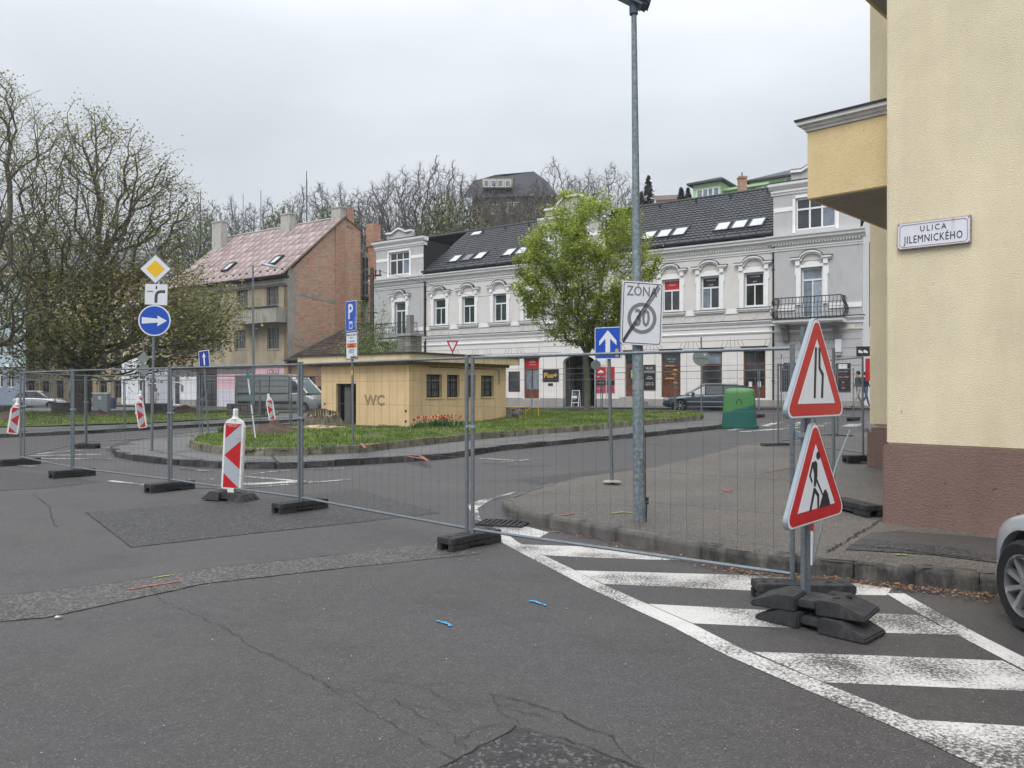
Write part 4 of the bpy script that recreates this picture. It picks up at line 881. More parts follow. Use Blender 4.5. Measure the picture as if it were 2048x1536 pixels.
c = MB(); c.box(BX1-.25,RY+.3,RZ-.8,BX1+.05,RY+1.0,RZ+.95); c.build('chimney', M_brick2, bh)
for px_, py_, px2, py2 in ((543,517,.9,.9), (449,527,.9,.9)):
    yy = .75; x_ = fz(px_, py_, yy)[0]; f = MB(); f.M = T(x_, yy, rsl(yy)+.03) @ Matrix.Rotation(tha, 4, 'X'); f.box(-.5,0,0,-.38,1.35,.2); f.box(.38,0,0,.5,1.35,.2); f.box(-.38,0,0,.38,.14,.2); f.box(-.38,1.22,0,.38,1.35,.2)
    o = f.build('skylight', M_tin, rroof); q = MB(); q.M = f.M; q.quad((-.38,.14,.15),(.38,.14,.15),(.38,1.22,.15),(-.38,1.22,.15)); q.build('pane', M_sky_glass, o, norm=False)
sg = MB()
x = BX1-.6
while x > BX0: sg.box(x-.08,-.1,rsl(-.1)+.03,x+.08,-.02,rsl(-.1)+.2); x -= .95
sg.build('snow_guard', M_tin, rroof)
for x in (-45.2,-52.0,-54.8):
    a = MB(); a.tube([(x,RY,RZ-.3),(x,RY,RZ+4.2)], .035, 5); a.build('roof_mast', M_galv, bh)
# balcony
bx0, bx1 = fz(490,0,0)[0]-.2, fz(575,0,0)[0]-.1; bz0, bz1 = fz(530,640)[1]-.35, fz(530,612)[1]-.3
mb = MB(); mb.box(bx0,-1.1,bz0,bx1,-.95,bz1); mb.box(bx0,-.95,bz0,bx0+.15,0,bz1); mb.box(bx1-.15,-.95,bz0,bx1,0,bz1); mb.box(bx0+.15,-.95,bz0,bx1-.15,0,bz0+.15)
bl = mb.build('balcony', M_patch, bh); MB().box(bx0-.06,-1.18,bz1,bx1+.06,-.9,bz1+.1).build('balcony_coping', M_tin, bl)
m2 = MB()
for k in range(4):
    for q in (-.12,.12): x = bx0+.8+k*.85+q; m2.box(x-.04,-1.13,bz0+.2,x+.04,-1.1,bz1-.15)
m2.build('balcony_relief', M_whitebrick, bl)
# ground floor shopfronts
M_pink = mat('pink_stucco', (.66,.44,.49), .8, .06, 2, dirt=(.5,.36,.38), dpos=(.6,.8)); M_lil = mat('lilac_white_stucco', (.58,.57,.64), .8, .06, 2); M_shopwhite = mat('white_shop_stucco', (.68,.69,.71), .8, .05, 2); M_fascia = mat('grey_shop_fascia', (.16,.155,.155), .8, .2, 2)
X = lambda p: fz(p, 780)[0]
def gf_wall(p0, p1, z1, m, holes=(), name='shop_wall', z0=-.6, y=0):
    mb = MB(); hole_wall(mb, X(p0), X(p1), z0, z1, holes, .3, y=y); return mb.build(name, m, bh if X(p0) > -58 else bh2, norm=False)
bh2 = empty('white_shop_house', W(0, 0)+(0,), FA, 'white ground floor shop house half hidden behind the crown of the big tree', 'house')
MB().box(BX0,-.12,3.45,BX1-.05,-.0,3.75).build('shop_fascia', M_patch, bh)
gf_wall(511, 575, 3.45, M_pink, z0=2.4); t_ = text('lettering', 'LOLLI', .62, M_fascia, bh, (X(546), -.03, 3.0), 1.0)
MB().box(X(528),-.04,2.5,X(562),-.0,2.56).build('sign_line', M_fascia, bh)
gf_wall(511, 575, 2.4, mat('orange_shop_wall', (.40,.20,.09), .8, .1, 2), [(X(515)+.1,.3,X(540),2.2),(X(548),.3,X(571),2.2)])
for a, b in ((515,540),(548,571)): window(bh, X(a)+(.1 if a == 515 else 0), .3, X(b), 2.2, .2, 2, 0, .06, frame=M_brown)
dr = (X(468)+.1, 0.12, X(497), 2.75); gf_wall(434, 511, 2.85, M_pink, [dr], z0=1.55); gf_wall(434, 511, 1.55, M_lil, [(dr[0],-.6,dr[2],1.55)])
gf_wall(434, 511, 3.45, M_fascia, z0=2.85)
window(bh, dr[0]+.02, .15, dr[2]-.02, 2.75, .2, 4, .5, .06)
gf_wall(393, 434, 3.45, mat('dark_shopfront', (.05,.045,.05), .6, .2, 3), [(X(397),-.1,X(430),2.9)]); window(bh, X(397)+.02, -.08, X(430)-.02, 2.88, .22, 3, .6, .06, frame=M_tin)
bx = [(X(347)+.1,.05,X(357)+.2,2.7)]
gf_wall(340, 393, 2.75, M_shopwhite, [(X(347)-.1,.0,X(357)+.2,2.75)]); window(bh, X(347)-.08, .02, X(357)+.18, 2.73, .15, 1, .55, .08)
gf_wall(340, 393, 3.45, M_fascia, z0=2.75); MB().box(X(340),-.06,-.4,X(347)-.1,.0,.55).build('plinth', M_plinth, bh); MB().box(X(358)+.2,-.06,-.4,X(393),.0,.55).build('plinth', M_plinth, bh)
MB().box(X(362),-.03,1.3,X(367),-.0,1.9).build('graffiti', M_fascia, bh)
for a, m_, z1 in (((293,340), M_shopwhite, 3.45),): 
    mb = MB(); hole_wall(mb, X(293), X(340), -.6, 3.45, [(X(297),0,X(312),2.6)], .2); mb.build('shop_wall', mat('pale_grey_shop', (.45,.45,.49), .8, .05, 2), bh, norm=False)
window(bh, X(297)+.02, .02, X(312)-.02, 2.58, .1, 2, .5, .06)
# white house further left
B0 = X(243)
mb = MB(); hole_wall(mb, B0, BX0, 4.6, 9.6, [(B0+1+2.2*k, 6.0, B0+2.0+2.2*k, 7.8) for k in range(3)], .2); mb.quad((B0,0,-.6),(B0,9,-.6),(B0,9,9.6),(B0,0,9.6)); mb.build('wall', mat('beige_upper_wall', (.5,.44,.33), .85, .1, 1), bh2, norm=False)
mb = MB(); hole_wall(mb, B0, X(293), -.6, 4.6, [(X(276),.0,X(291),3.3),(X(250),.1,X(258),2.4)], .2); mb.build('shop_wall', M_shopwhite, bh2, norm=False)
for k in range(3): window(bh2, B0+1+2.2*k, 6.0, B0+2.0+2.2*k, 7.8, .1, 2)
window(bh2, X(276)+.02, .02, X(291)-.02, 3.28, .1, 2, .8, .08); MB().box(X(250),.05,.1,X(258),.1,2.4).build('door', M_shopwhite, bh2)
MB().box(B0,-.05,4.3,X(293),0,4.6).build('string_course', M_trim, bh2)
mb = MB(); mb.add([(B0-.4,-.5,9.5),(BX0,-.5,9.5),(BX0,5,13),(B0-.4,5,13),(B0-.4,10,9.5),(BX0,10,9.5)], [(0,1,2,3),(3,2,5,4),(0,3,4)]); mb.build('roof', mat('grey_roof_sheets', (.30,.30,.31), .6, .2, 1, dirt=(.18,.17,.17)), bh2, norm=False)
MB().box(B0+1.6,2.6,11,B0+2.8,3.4,14).build('chimney', M_whitebrick, bh2)
# ================================================================ LOW HOUSE WITH BROWN TILES
lh = empty('low_house', W(0, 0)+(0,), FA, 'low house with brown hipped tile roof between the brick gable and the grey corner', 'house')
LX0, LX1, LE, LR = -40.0, -31.2, 3.95, 7.0
mb = MB(); hole_wall(mb, LX0, LX1, -.6, LE, [(X(596),.9,X(607),2.6),(X(613),.9,X(625),2.6)], .15, y=.3); mb.quad((LX1,.3,-.6),(LX1,8,-.6),(LX1,8,LE),(LX1,.3,LE)); mb.build('wall', mat('orange_stucco', (.36,.22,.13), .85, .15, 1.5, dirt=(.2,.14,.1)), lh, norm=False)
for a, b in ((596,607),(613,625)): window(lh, X(a), .9, X(b), 2.6, .4, 2, .5, .06, frame=M_tin)
mb = MB(); e, ry_ = -.2, 4.2
mb.add([(LX0-.1,e,LE),(LX1+.3,e,LE),(LX1+.3,ry_,LR),(LX0+3.4,ry_,LR),(LX0-.1,8.4,LE),(LX1+.3,8.4,LE)], [(0,1,2,3),(0,3,4),(4,3,2,5)])
M_btile = mat('brown_tile', (.060,.038,.030), .8, .35, 2, island=.4, dirt=(.11,.095,.075), dpos=(.5,.7), dscale=1)
lr_ = mb.build('roof', M_tin, lh, norm=False); thb = math.atan2(LR-LE, ry_-e); tb = MB(); y = e; k = 0
while y < ry_-.15:
    f_ = (y-e)/(ry_-e); z = LE+(LR-LE)*f_; x = LX0-.1+f_*3.5+(k % 2)*.11
    while x < LX1+.25:
        tb.M = T(x, y, z+.02) @ Matrix.Rotation(thb, 4, 'X'); tb.add([(0,-.03,.05),(.21,-.03,.05),(.21,.3,.0),(0,.3,.0),(0,-.03,0),(.21,-.03,0)], [(0,1,2,3),(4,5,1,0)]); x += .22
    y += .26*math.cos(thb); k += 1
tag(tb.build('roof_tiles', M_btile, lr_, norm=False), kind='stuff')
tb = MB(); tb.bar((LX0-.1,e,LE+.06),(LX0+3.4,ry_,LR+.08),.3,.07); tb.bar((LX0+3.4,ry_,LR+.1),(LX1+.3,ry_,LR+.1),.45,.07); tb.build('hip_flashing', mat('blue_grey_zinc', (.12,.15,.17), .5, .2, 3), lh)
tb = MB(); tb.tube([(LX0-.15,e-.08,LE-.03),(LX1+.3,e-.08,LE-.03)], .07, 6); tb.build('gutter', M_tin, lh)
# brick rear house with glazed stair
rb2 = empty('rear_brick_house', W(0, 0)+(0,), FA, 'narrow bare brick house wall with chimney between brick gable and grey corner', 'house')
a0 = fz(736, 500, 9)[0]; a1 = fz(790, 500, 9)[0]; zt = fz(755, 478, 9)[1]
mb = MB(); mb.add([(a0,9,-.5),(a1,9,-.5),(a1,9,zt-.5),(a0+1.2,9,zt),(a0,9,zt-.3),(a0,16,-.5),(a1,16,-.5),(a1,16,zt-.5),(a0+1.2,16,zt),(a0,16,zt-.3)], [(0,1,2,3,4),(0,4,9,5),(4,3,8,9),(3,2,7,8)]); mb.build('wall', M_brick2, rb2, norm=False)
c0 = fz(734, 470, 9)[0]; MB().box(c0,8.9,zt-.6,c0+.95,9.8,fz(740,448,9)[1]).build('chimney', M_brick2, rb2)
g0 = fz(721,500,9)[0]; gz0, gz1 = fz(725,590,9)[1], fz(725,512,9)[1]
mb = MB(); mb.box(g0,9.2,.0,a0,12,gz1+.3); mb.build('stair_wall', M_patch, rb2)
for i in range(2):
    for j in range(3):
        xa = g0+.1+i*(a0-g0-.1)/2; z_ = gz0+j*(gz1-gz0)/3; f = MB(); f.box(xa,9.14,z_,xa+(a0-g0)/2-.12,9.2,z_+(gz1-gz0)/3-.1); o = f.build('window', M_oldframe, rb2)
        MB().box(xa+.07,9.11,z_+.07,xa+(a0-g0)/2-.19,9.14,z_+(gz1-gz0)/3-.17).build('pane', M_glass, o)
MB().box(g0-.1,8.8,gz0-.5,a0+.1,9.2,gz0-.2).build('stair_ledge', M_tin, rb2)
# ================================================================ BEIGE AND BLUE HOUSES ON THE LEFT
yb = empty('beige_house', (0, 0, 0), 0, 'long beige house with tall pilasters behind the trunk of the big tree', 'house')
YB = 96; bx0, bx1 = xy(45, YB), xy(262, YB); zt = CAMH+(HY-548)/F*YB
M_beige = mat('beige_stucco', (.56,.46,.31), .85, .08, .6, dirt=(.45,.37,.26), dpos=(.5,.8), dscale=.3); M_beige_d = mat('beige_recess', (.22,.16,.10), .85, .2, .8)
mb = MB(); hl = [(bx0+.5+1.75*k*1.0, z, bx0+1.45+1.75*k, z+2.2) for k in range(7) for z in (.4,3.9,7.4)]; hl = [h for h in hl if h[2] < bx1-.3]
hole_wall(mb, bx0, bx1, -1, zt, hl, .5, y=YB); mb.build('wall', M_beige, yb, norm=False)
for h in hl: window(yb, h[0], h[1], h[2], h[3], YB+.3, 2, .6, .07, frame=M_oldframe)
mb = MB()
for k in range(8):
    x = bx0+.05+1.75*k
    if x < bx1-.4: mb.box(x-.18,YB-.25,-1,x+.28,YB,zt-1.2)
mb.box(bx0-.2,YB-.5,zt-1.2,bx1+.2,YB,zt-.6); mb.box(bx0-.2,YB-.8,zt-.3,bx1+.2,YB,zt+.1); mb.build('pilaster', M_beige, yb)
mb = MB(); mb.add([(bx0-.4,YB-1,zt+.1),(bx1+.4,YB-1,zt+.1),(bx1+.4,YB+7,zt+3.8),(bx0-.4,YB+7,zt+3.8)], [(0,1,2,3)]); mb.build('roof', mat('slate_roof', (.10,.105,.115), .7, .2, 1), yb, norm=False)
mb = MB(); mb.quad((bx1,YB,-1),(bx1,YB+14,-1),(bx1,YB+14,zt),(bx1,YB,zt)); mb.build('side_wall', M_beige, yb, norm=False)
bb = empty('blue_house', (0, 0, 0), 0, 'pale blue plastered house at the left edge behind the park', 'house')
YB = 84; bx0, bx1 = xy(-160, YB), xy(52, YB); zt = CAMH+(HY-545)/F*YB
M_pblue = mat('pale_blue_stucco', (.42,.54,.58), .85, .06, .6); M_pblue2 = mat('grey_blue_base', (.21,.25,.31), .85, .06, .6)
hl = [(bx1-1.3-1.15*k-.7, z, bx1-1.3-1.15*k, z+1.9) for k in range(8) for z in (2.0,5.0,8.2)]
mb = MB(); hole_wall(mb, bx0, bx1, 3.9, zt, [h for h in hl if h[1] > 4], .25, y=YB); mb.quad((bx1,YB,3.9),(bx1-8,YB+12,3.9),(bx1-8,YB+12,zt),(bx1,YB,zt)); mb.build('wall', M_pblue, bb, norm=False)
mb = MB(); hole_wall(mb, bx0, bx1, -1, 3.9, [(h[0],1.7,h[2],3.5) for h in hl if h[1] < 4], .25, y=YB); mb.quad((bx1,YB,-1),(bx1-8,YB+12,-1),(bx1-8,YB+12,3.9),(bx1,YB,3.9)); mb.build('base_wall', M_pblue2, bb, norm=False)
for h in hl:
    z0, z1 = (h[1], h[3]) if h[1] > 4 else (1.7, 3.5); window(bb, h[0], z0, h[2], z1, YB+.12, 2, .5, .06)
mb = MB(); mb.box(bx0,YB-.12,3.85,bx1+.1,YB,4.05); mb.box(bx0,YB-.4,zt-.3,bx1+.3,YB,zt); mb.build('string_course', M_trim, bb)
mb = MB(); mb.add([(bx0,YB-.5,zt),(bx1+.4,YB-.5,zt),(bx1-7,YB+6,zt+3.5),(bx0,YB+6,zt+3.5),(bx1-8,YB+12,zt)], [(0,1,2,3),(1,4,2)]); mb.build('roof', mat('grey_tile_roof', (.12,.11,.11), .8, .2, 1), bb, norm=False)
# ================================================================ HOUSES ON THE HILL
def small_windows(par, y, lst, frame=M_frame, cols=1):
    for a, b, c, d in lst: window(par, a, b, c, d, y, cols, 0, .1, frame=frame, glass=M_glass_l, mull=.1)
hh = empty('hill_house', (0,0,0), 0, 'yellow villa with dark mansard roof high on the wooded hill', 'house')
YB = 135; q = lambda p, r: (xy(p, YB), CAMH-(r-HY)/F*YB)
M_yel = mat('pale_yellow_wall', (.36,.32,.20), .85, .1, .8); M_slate = mat('dark_slate', (.050,.055,.062), .7, .25, 1.5)
x0, z0 = q(935, 440); x1, z1 = q(1108, 412)
mb = MB(); mb.box(x0+1,YB,18,x1+1.2,YB+14,q(0,389)[1]); mb.box(q(945,0)[0],YB-.3,18,q(1100,0)[0],YB,q(0,389)[1]); mb.build('wall', M_yel, hh)
mb = MB(); A = q(926,400); B = q(945,358); C_ = q(990,345); D = q(1068,338); E_ = q(1098,360); F_ = q(1112,395)
mb.add([(A[0],YB-1.5,A[1]),(F_[0],YB-1.5,F_[1]),(E_[0],YB+1.5,E_[1]),(D[0],YB+1.5,D[1]),(C_[0],YB+1.5,C_[1]),(B[0],YB+1.5,B[1]),(F_[0]+2.5,YB+14,F_[1]-2),(E_[0]+.5,YB+12,E_[1])], [(0,1,2,3,4,5),(1,6,7,2)])
mb.add([(B[0],YB+1.5,B[1]),(C_[0],YB+1.5,C_[1]),(D[0],YB+1.5,D[1]),(E_[0],YB+1.5,E_[1]),(E_[0],YB+12,E_[1]),(B[0],YB+12,B[1])], [(0,1,2,3,4,5)]); mb.build('mansard_roof', M_slate, hh, norm=False)
x_, z_ = q(970, 378); mb = MB(); mb.box(q(965,0)[0],YB-1.6,q(0,380)[1],q(1025,0)[0],YB+1,q(0,362)[1]); mb.build('dormer', M_yel, hh)
small_windows(hh, YB-1.7, [(q(968+14*k,0)[0], q(0,379)[1], q(979+14*k,0)[0], q(0,365)[1]) for k in range(4)], cols=1)
small_windows(hh, YB-1.4, [(q(975,0)[0], q(0,432)[1], q(1000,0)[0], q(0,412)[1]), (q(1015,0)[0], q(0,430)[1], q(1040,0)[0], q(0,408)[1])], cols=2)
for p_ in (1032, 1046): c = MB(); c.box(q(p_,0)[0]-.25,YB+4,q(0,342)[1]-1,q(p_,0)[0]+.25,YB+4.5,q(0,334)[1]); c.build('chimney', M_slate, hh)
M_lime = mat('light_green_wall', (.42,.62,.37), .85, .05, .8)
def green(label, Yb, pk, pl, pr, ye, wins, up=1.6):
    K = Vector((xy(pk, Yb), Yb)); k1, k2 = (pl-CX)/F, (pr-CX)/F; w_ = (K.x-k1*Yb)/(.817+.5765*k1); d_ = (k2*Yb-K.x)/(.5765-.817*k2); zt = CAMH+(HY-ye)/F*Yb
    hq = empty('green_house', (K.x, K.y, 0), FA, label, 'house'); mb = MB(); mb.box(-w_,0,10,0,d_,zt); mb.build('wall', M_lime, hq); o_ = .55
    mb = MB(); mb.add([(-w_-o_,-o_,zt),(o_,-o_,zt),(o_,d_+o_,zt),(-w_-o_,d_+o_,zt),(-w_*.5,d_*.45,zt+up),(-w_*.5,d_*.6,zt+up)], [(0,1,4),(1,2,5,4),(2,3,5),(3,0,4,5),(3,2,1,0)]); mb.build('roof', M_slate, hq, norm=False)
    MB().box(-w_-o_-.03,-o_-.03,zt-.22,o_+.03,d_+o_,zt-.01).build('eaves', M_slate, hq)
    for u0, u1, z0, z1, n_, side in wins:
        if side == 0: window(hq, -w_*u0, zt-z0, -w_*u1, zt-z1, -.06, n_, 0, .1, glass=M_glass_l, mull=.16)
        else:
            f = window(hq, d_*u0, zt-z0, d_*u1, zt-z1, -.06, n_, 0, .1, glass=M_glass_l, mull=.16); f.rotation_euler = (0,0,R(90))
    return hq
g1 = green('light green hillside house with a band of four white windows above the dark roof', 92, 1441, 1386, 1500, 359, [(.86,.04,2.3,.8,4,0)])
g2 = green('light green hillside house with hipped roof beside the yellow building', 98, 1625, 1500, 1680, 343, [(.88,.68,1.3,.5,2,0),(.42,.28,1.6,.3,1,0)], 2.4)
c = MB(); c.box(xy(1479,90)-.0,90,20,xy(1494,90),90.8,CAMH-(356-HY)/F*90); c.box(xy(1478,90),89.9,CAMH-(356-HY)/F*90,xy(1495,90),90.9,CAMH-(352-HY)/F*90); c.tube([(xy(1486,90),90.4,CAMH+(HY-352)/F*90),(xy(1486,90),90.4,CAMH+(HY-343)/F*90)],.1,6)
tag(c.build('chimney_stack', M_brick2), 'tall brick chimney with a cowl between the two green hillside houses', 'chimney')
a = MB(); p_ = Vector((xy(1590,99), 99, CAMH+(HY-338)/F*99)); a.tube([p_, p_+Vector((0,0,1.2))], .04, 5); a.M = T(p_.x+.25, p_.y, p_.z+.7) @ Matrix.Rotation(R(60),4,'Y'); a.lathe([(.02,0),(.25,.06),(.38,.16)], 10); a.build('satellite_dish', M_backgrey, g2)
f_ = MB(); f_.box(xy(1440,94),93.5,24,xy(1560,94),93.7,CAMH-(378-HY)/F*94); f_.bar((xy(1425,93),93,CAMH-(385-HY)/F*93),(xy(1535,93),93,CAMH-(368-HY)/F*93),1.2,.25); tag(f_.build('terrace_wall', M_lime), 'low green terrace wall with dark coping below the green hillside houses', 'wall')
rh = MB(); rh.add([(xy(1312,100),100,20),(xy(1372,100),100,20),(xy(1372,100),100,CAMH-(397-HY)/F*100),(xy(1312,100),100,CAMH-(400-HY)/F*100),(xy(1372,100),104,CAMH-(389-HY)/F*104),(xy(1312,100),104,CAMH-(392-HY)/F*104)], [(0,1,2,3),(3,2,4,5)])
tag(rh.build('brown_shed', mat('brown_shed_roof', (.12,.08,.07), .8), norm=False), 'low brown roofed shed between the spruce and the green hillside house', 'shed')
# ================================================================ YELLOW CORNER BUILDING ON THE RIGHT
C0 = Vector((4.27, 9.07)); CA = math.atan2(-.6996, .7146)
cbld = empty('corner_building', (C0.x, C0.y, 0), CA, 'large yellow rough stucco corner building with brown plinth and balconies at the right', 'building')
def stucco(name, c, bs_=38, k=1.0, dist=.02, dirt=None):
    m = bpy.data.materials.new(name); m.use_nodes = True; N, L, b = nodes(m); co = N.new('ShaderNodeTexCoord').outputs['Object']
    mp_ = N.new('ShaderNodeMapping'); mp_.inputs['Scale'].default_value = (1, 1, 1.5); L.new(co, mp_.inputs[0])
    def noi(s, d, r, src=mp_.outputs[0]):
        n = N.new('ShaderNodeTexNoise'); n.inputs['Scale'].default_value = s; n.inputs['Detail'].default_value = d; n.inputs['Roughness'].default_value = r; L.new(src, n.inputs[0]); return n.outputs[0]
    h = noi(bs_, 7, .68); r = N.new('ShaderNodeValToRGB'); e = r.color_ramp.elements; e[0].position = .28; e[1].position = .55; e[0].color = (*[v*.8 for v in c],1); e[1].color = (*c,1); L.new(h, r.inputs[0])
    r2 = N.new('ShaderNodeValToRGB'); e = r2.color_ramp.elements; e[0].position = .3; e[1].position = .7; e[0].color = (.86,.85,.84,1); e[1].color = (1.08,1.08,1.06,1); L.new(noi(.7, 6, .65, co), r2.inputs[0])
    x = N.new('ShaderNodeMix'); x.data_type = 'RGBA'; x.blend_type = 'MULTIPLY'; x.inputs[0].default_value = 1; L.new(r.outputs[0], x.inputs[6]); L.new(r2.outputs[0], x.inputs[7]); out = x.outputs[2]
    n3 = noi(9, 3, .5, co); r3 = N.new('ShaderNodeValToRGB'); e = r3.color_ramp.elements; e[0].position = .755; e[1].position = .77; L.new(n3, r3.inputs[0])
    y = N.new('ShaderNodeMix'); y.data_type = 'RGBA'; L.new(r3.outputs[0], y.inputs[0]); L.new(out, y.inputs[6]); y.inputs[7].default_value = (*(dirt or [v*.35 for v in c]),1)
    ms = N.new('ShaderNodeMapping'); ms.inputs['Scale'].default_value = (1.3,1.3,.22); L.new(co, ms.inputs[0]); n4 = noi(1.2, 7, .65, ms.outputs[0]); r4 = N.new('ShaderNodeValToRGB'); e = r4.color_ramp.elements; e[0].position = .45; e[1].position = .72; e[0].color = (1,1,1,1); e[1].color = (.92,.905,.88,1); L.new(n4, r4.inputs[0])
    z4 = N.new('ShaderNodeMix'); z4.data_type = 'RGBA'; z4.blend_type = 'MULTIPLY'; z4.inputs[0].default_value = 1; L.new(y.outputs[2], z4.inputs[6]); L.new(r4.outputs[0], z4.inputs[7]); L.new(z4.outputs[2], b.inputs['Base Color']); b.inputs['Roughness'].default_value = .92
    bm = N.new('ShaderNodeBump'); bm.inputs['Strength'].default_value = k; bm.inputs['Distance'].default_value = dist; L.new(h, bm.inputs['Height']); L.new(bm.outputs[0], b.inputs['Normal']); return m
M_yst = stucco('yellow_roughcast', (.86,.76,.55), 60, .8, .03); M_yst2 = stucco('ochre_roughcast', (.70,.555,.31), 45, .7, .01); M_bst = stucco('brown_plinth_roughcast', (.225,.145,.125), 34, 1.0, .02)
def wallbox(x0, y0, z0, x1, y1, z1, m, name, st=None, r=.0):
    mb = MB(); mb.box(x0,y0,z0,x1,y1,z1); return mb.build(name, m, cbld, bevel=r)
wallbox(0, 0, 1.035, 14, 16, 13, M_yst, 'wall', r=.02); wallbox(-.035, -.035, -.3, 14, 16, 1.034, M_bst, 'plinth', r=.025)
wallbox(-2.2, 5.43, .95, 0, 11, 13, M_yst, 'stair_bay', r=.07); wallbox(-2.235, 5.39, -.3, 0, 11, .949, M_bst, 'plinth', r=.07)
for z in (4.07, 7.27, 10.47):
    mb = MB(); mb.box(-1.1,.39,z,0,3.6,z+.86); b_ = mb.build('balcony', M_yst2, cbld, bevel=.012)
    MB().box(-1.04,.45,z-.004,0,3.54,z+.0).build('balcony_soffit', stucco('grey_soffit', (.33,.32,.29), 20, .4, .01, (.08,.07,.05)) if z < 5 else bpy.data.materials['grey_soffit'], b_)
    mb = MB()
    for (a0_, a1_, y0_, y1_) in ((-1.1, 0, .39, 3.6),):
        for k, (o_, za, zb_) in enumerate(((.02,.86,.90),(.05,.90,.94),(.10,.94,.985))): mb.box(a0_-o_, y0_-o_, z+za, 0, y1_+o_, z+zb_)
    mb.build('balcony_coping', mat('white_coping', (.62,.62,.60), .7, .08, 4, dirt=(.4,.39,.36)), b_)
    MB().box(-1.22,.27,z+.986,0,3.72,z+1.01).build('coping_flashing', M_tin, b_)
rr = random.Random(5); mb = MB()
for k in range(26): a_ = rr.uniform(-1.1,-.05); b_q = rr.choice((.41,.5,.46)); s_ = rr.uniform(.008,.03); mb.box(a_-s_,rr.uniform(.40,.44) if rr.random()<.5 else .45+rr.random()*3,4.06,a_+s_,.47,4.068)
# street name plate
sp_ = empty('street_name_plate', (0,0,0), 0, 'white enamel street name plate reading ULICA JILEMNICKÉHO on the yellow wall', 'street sign')
sp_.location = (C0.x+.7146*.505-.6996*.035, C0.y-.6996*.505-.7146*.035, 3.365); sp_.rotation_euler = (0, R(.6), CA)
M_enam = mat('enamel_white', (.66,.67,.72), .25, .06, 3, dirt=(.42,.36,.33), dpos=(.62,.75), dscale=5); M_navy = flat('enamel_navy', (.012,.014,.04), .3); M_dred = flat('enamel_red', (.33,.04,.05), .35)
MB().box(-.37,-.012,-.148,.37,.022,.148).build('plate_edge', mat('chipped_edge', (.20,.19,.17), .6, .5, 25, c2=(.42,.42,.42)), sp_, bevel=.004)
MB().box(-.362,-.016,-.140,.362,-.0125,.140).build('plate', M_enam, sp_, bevel=.002)
mb = MB(); P_ = [(-.34,-.10),(-.34,.10),(-.315,.122),(.315,.122),(.34,.10),(.34,-.10),(.315,-.122),(-.315,-.122),(-.34,-.10)]
for (a, b), (c, d) in zip(P_, P_[1:]): mb.bar((a,-.0175,b),(c,-.0175,d),.003,.006,up=(0,1,0))
mb.build('border_line', M_dred, sp_)
text('lettering', 'ULICA', .090, M_navy, sp_, (0,-.018,.062), .85, bold=0, sp=1.35); text('lettering', 'JILEMNICKÉHO', .118, M_navy, sp_, (0,-.018,-.048), .68, bold=0, sp=1.12)
for a, b in ((-.352,.13),(.352,.13),(-.352,-.13),(.352,-.13)): m2 = MB(); m2.M = T(a,-.018,b) @ Matrix.Rotation(R(90),4,'X'); m2.lathe([(.007,0),(.006,.004),(.001,.005)],8); m2.build('screw', M_brown, sp_)
# ================================================================ YELLOW KIOSK
KC = Vector((-3.47, 26.8)); ks = empty('toilet_kiosk', (KC.x, KC.y, 0), FA, 'small flat roofed yellow public toilet kiosk lettered WC on the grass island', 'kiosk')
M_ky = mat('kiosk_yellow', (.63,.465,.265), .85, .10, 1.6, bump=.3, dirt=(.50,.365,.21), dpos=(.5,.78), dscale=.9); M_kf = mat('kiosk_fascia', (.64,.53,.34), .8, .08, 2, dirt=(.42,.33,.2), dpos=(.5,.8), dscale=2)
KL, KR = -4.35, 5.6
mb = MB(); hole_wall(mb, KL, 0, .0, 2.62, [(-3.57,.22,-2.54,1.82)], .25); ho = mb; mb.build('wall', M_ky, ks, norm=False)
wins = [(.88,1.33,1.71,2.14),(1.99,1.33,2.70,2.14),(3.0,1.33,3.65,2.14),(3.99,1.33,4.8,2.14)]
mb = MB(); mb.M = rot_z(R(90)); hole_wall(mb, 0, KR, 0, 2.62, wins, .18); mb.M = Matrix(); mb.quad((KL,0,0),(KL,KR,0),(KL,KR,2.62),(KL,0,2.62)); mb.quad((KL,KR,0),(0,KR,0),(0,KR,2.62),(KL,KR,2.62)); mb.build('wall', M_ky, ks, norm=False)
M_kgl = mat('frosted_glass', (.13,.14,.135), .35, .3, 6); M_kfr = mat('black_bars', (.03,.03,.03), .6, .2, 10)
for a, b, c, d in wins:
    f = MB(); f.M = rot_z(R(90)); f.box(a,.12,b,c,.15,b+.04); f.box(a,.12,d-.04,c,.15,d); f.box(a,.12,b,a+.04,.15,d); f.box(c-.04,.12,b,c,.15,d)
    for k in (1,2): f.box(a,.12,b+(d-b)*k/3-.012,c,.14,b+(d-b)*k/3+.012)
    for k in (1,): f.box((a+c)/2-.014,.115,b,(a+c)/2+.014,.14,d)
    for k in range(1,5): f.box(a+(c-a)*k/5-.006,.10,b,a+(c-a)*k/5+.006,.112,d)
    o = f.build('window', M_kfr, ks); p = MB(); p.M = rot_z(R(90)); p.quad((a,.155,b),(c,.155,b),(c,.155,d),(a,.155,d)); p.build('pane', M_kgl, o, norm=False)
    s = MB(); s.M = rot_z(R(90)); s.box(a-.03,-.03,b-.05,c+.03,.1,b); s.build('window_sill', M_ky, o)
d = MB(); d.box(-3.57,.10,.22,-3.44,.2,1.82); d.box(-3.44,.1,1.74,-2.54,.2,1.82); d.box(-2.6,.1,.22,-2.54,.2,1.74); do = d.build('door_frame', M_kfr, ks)
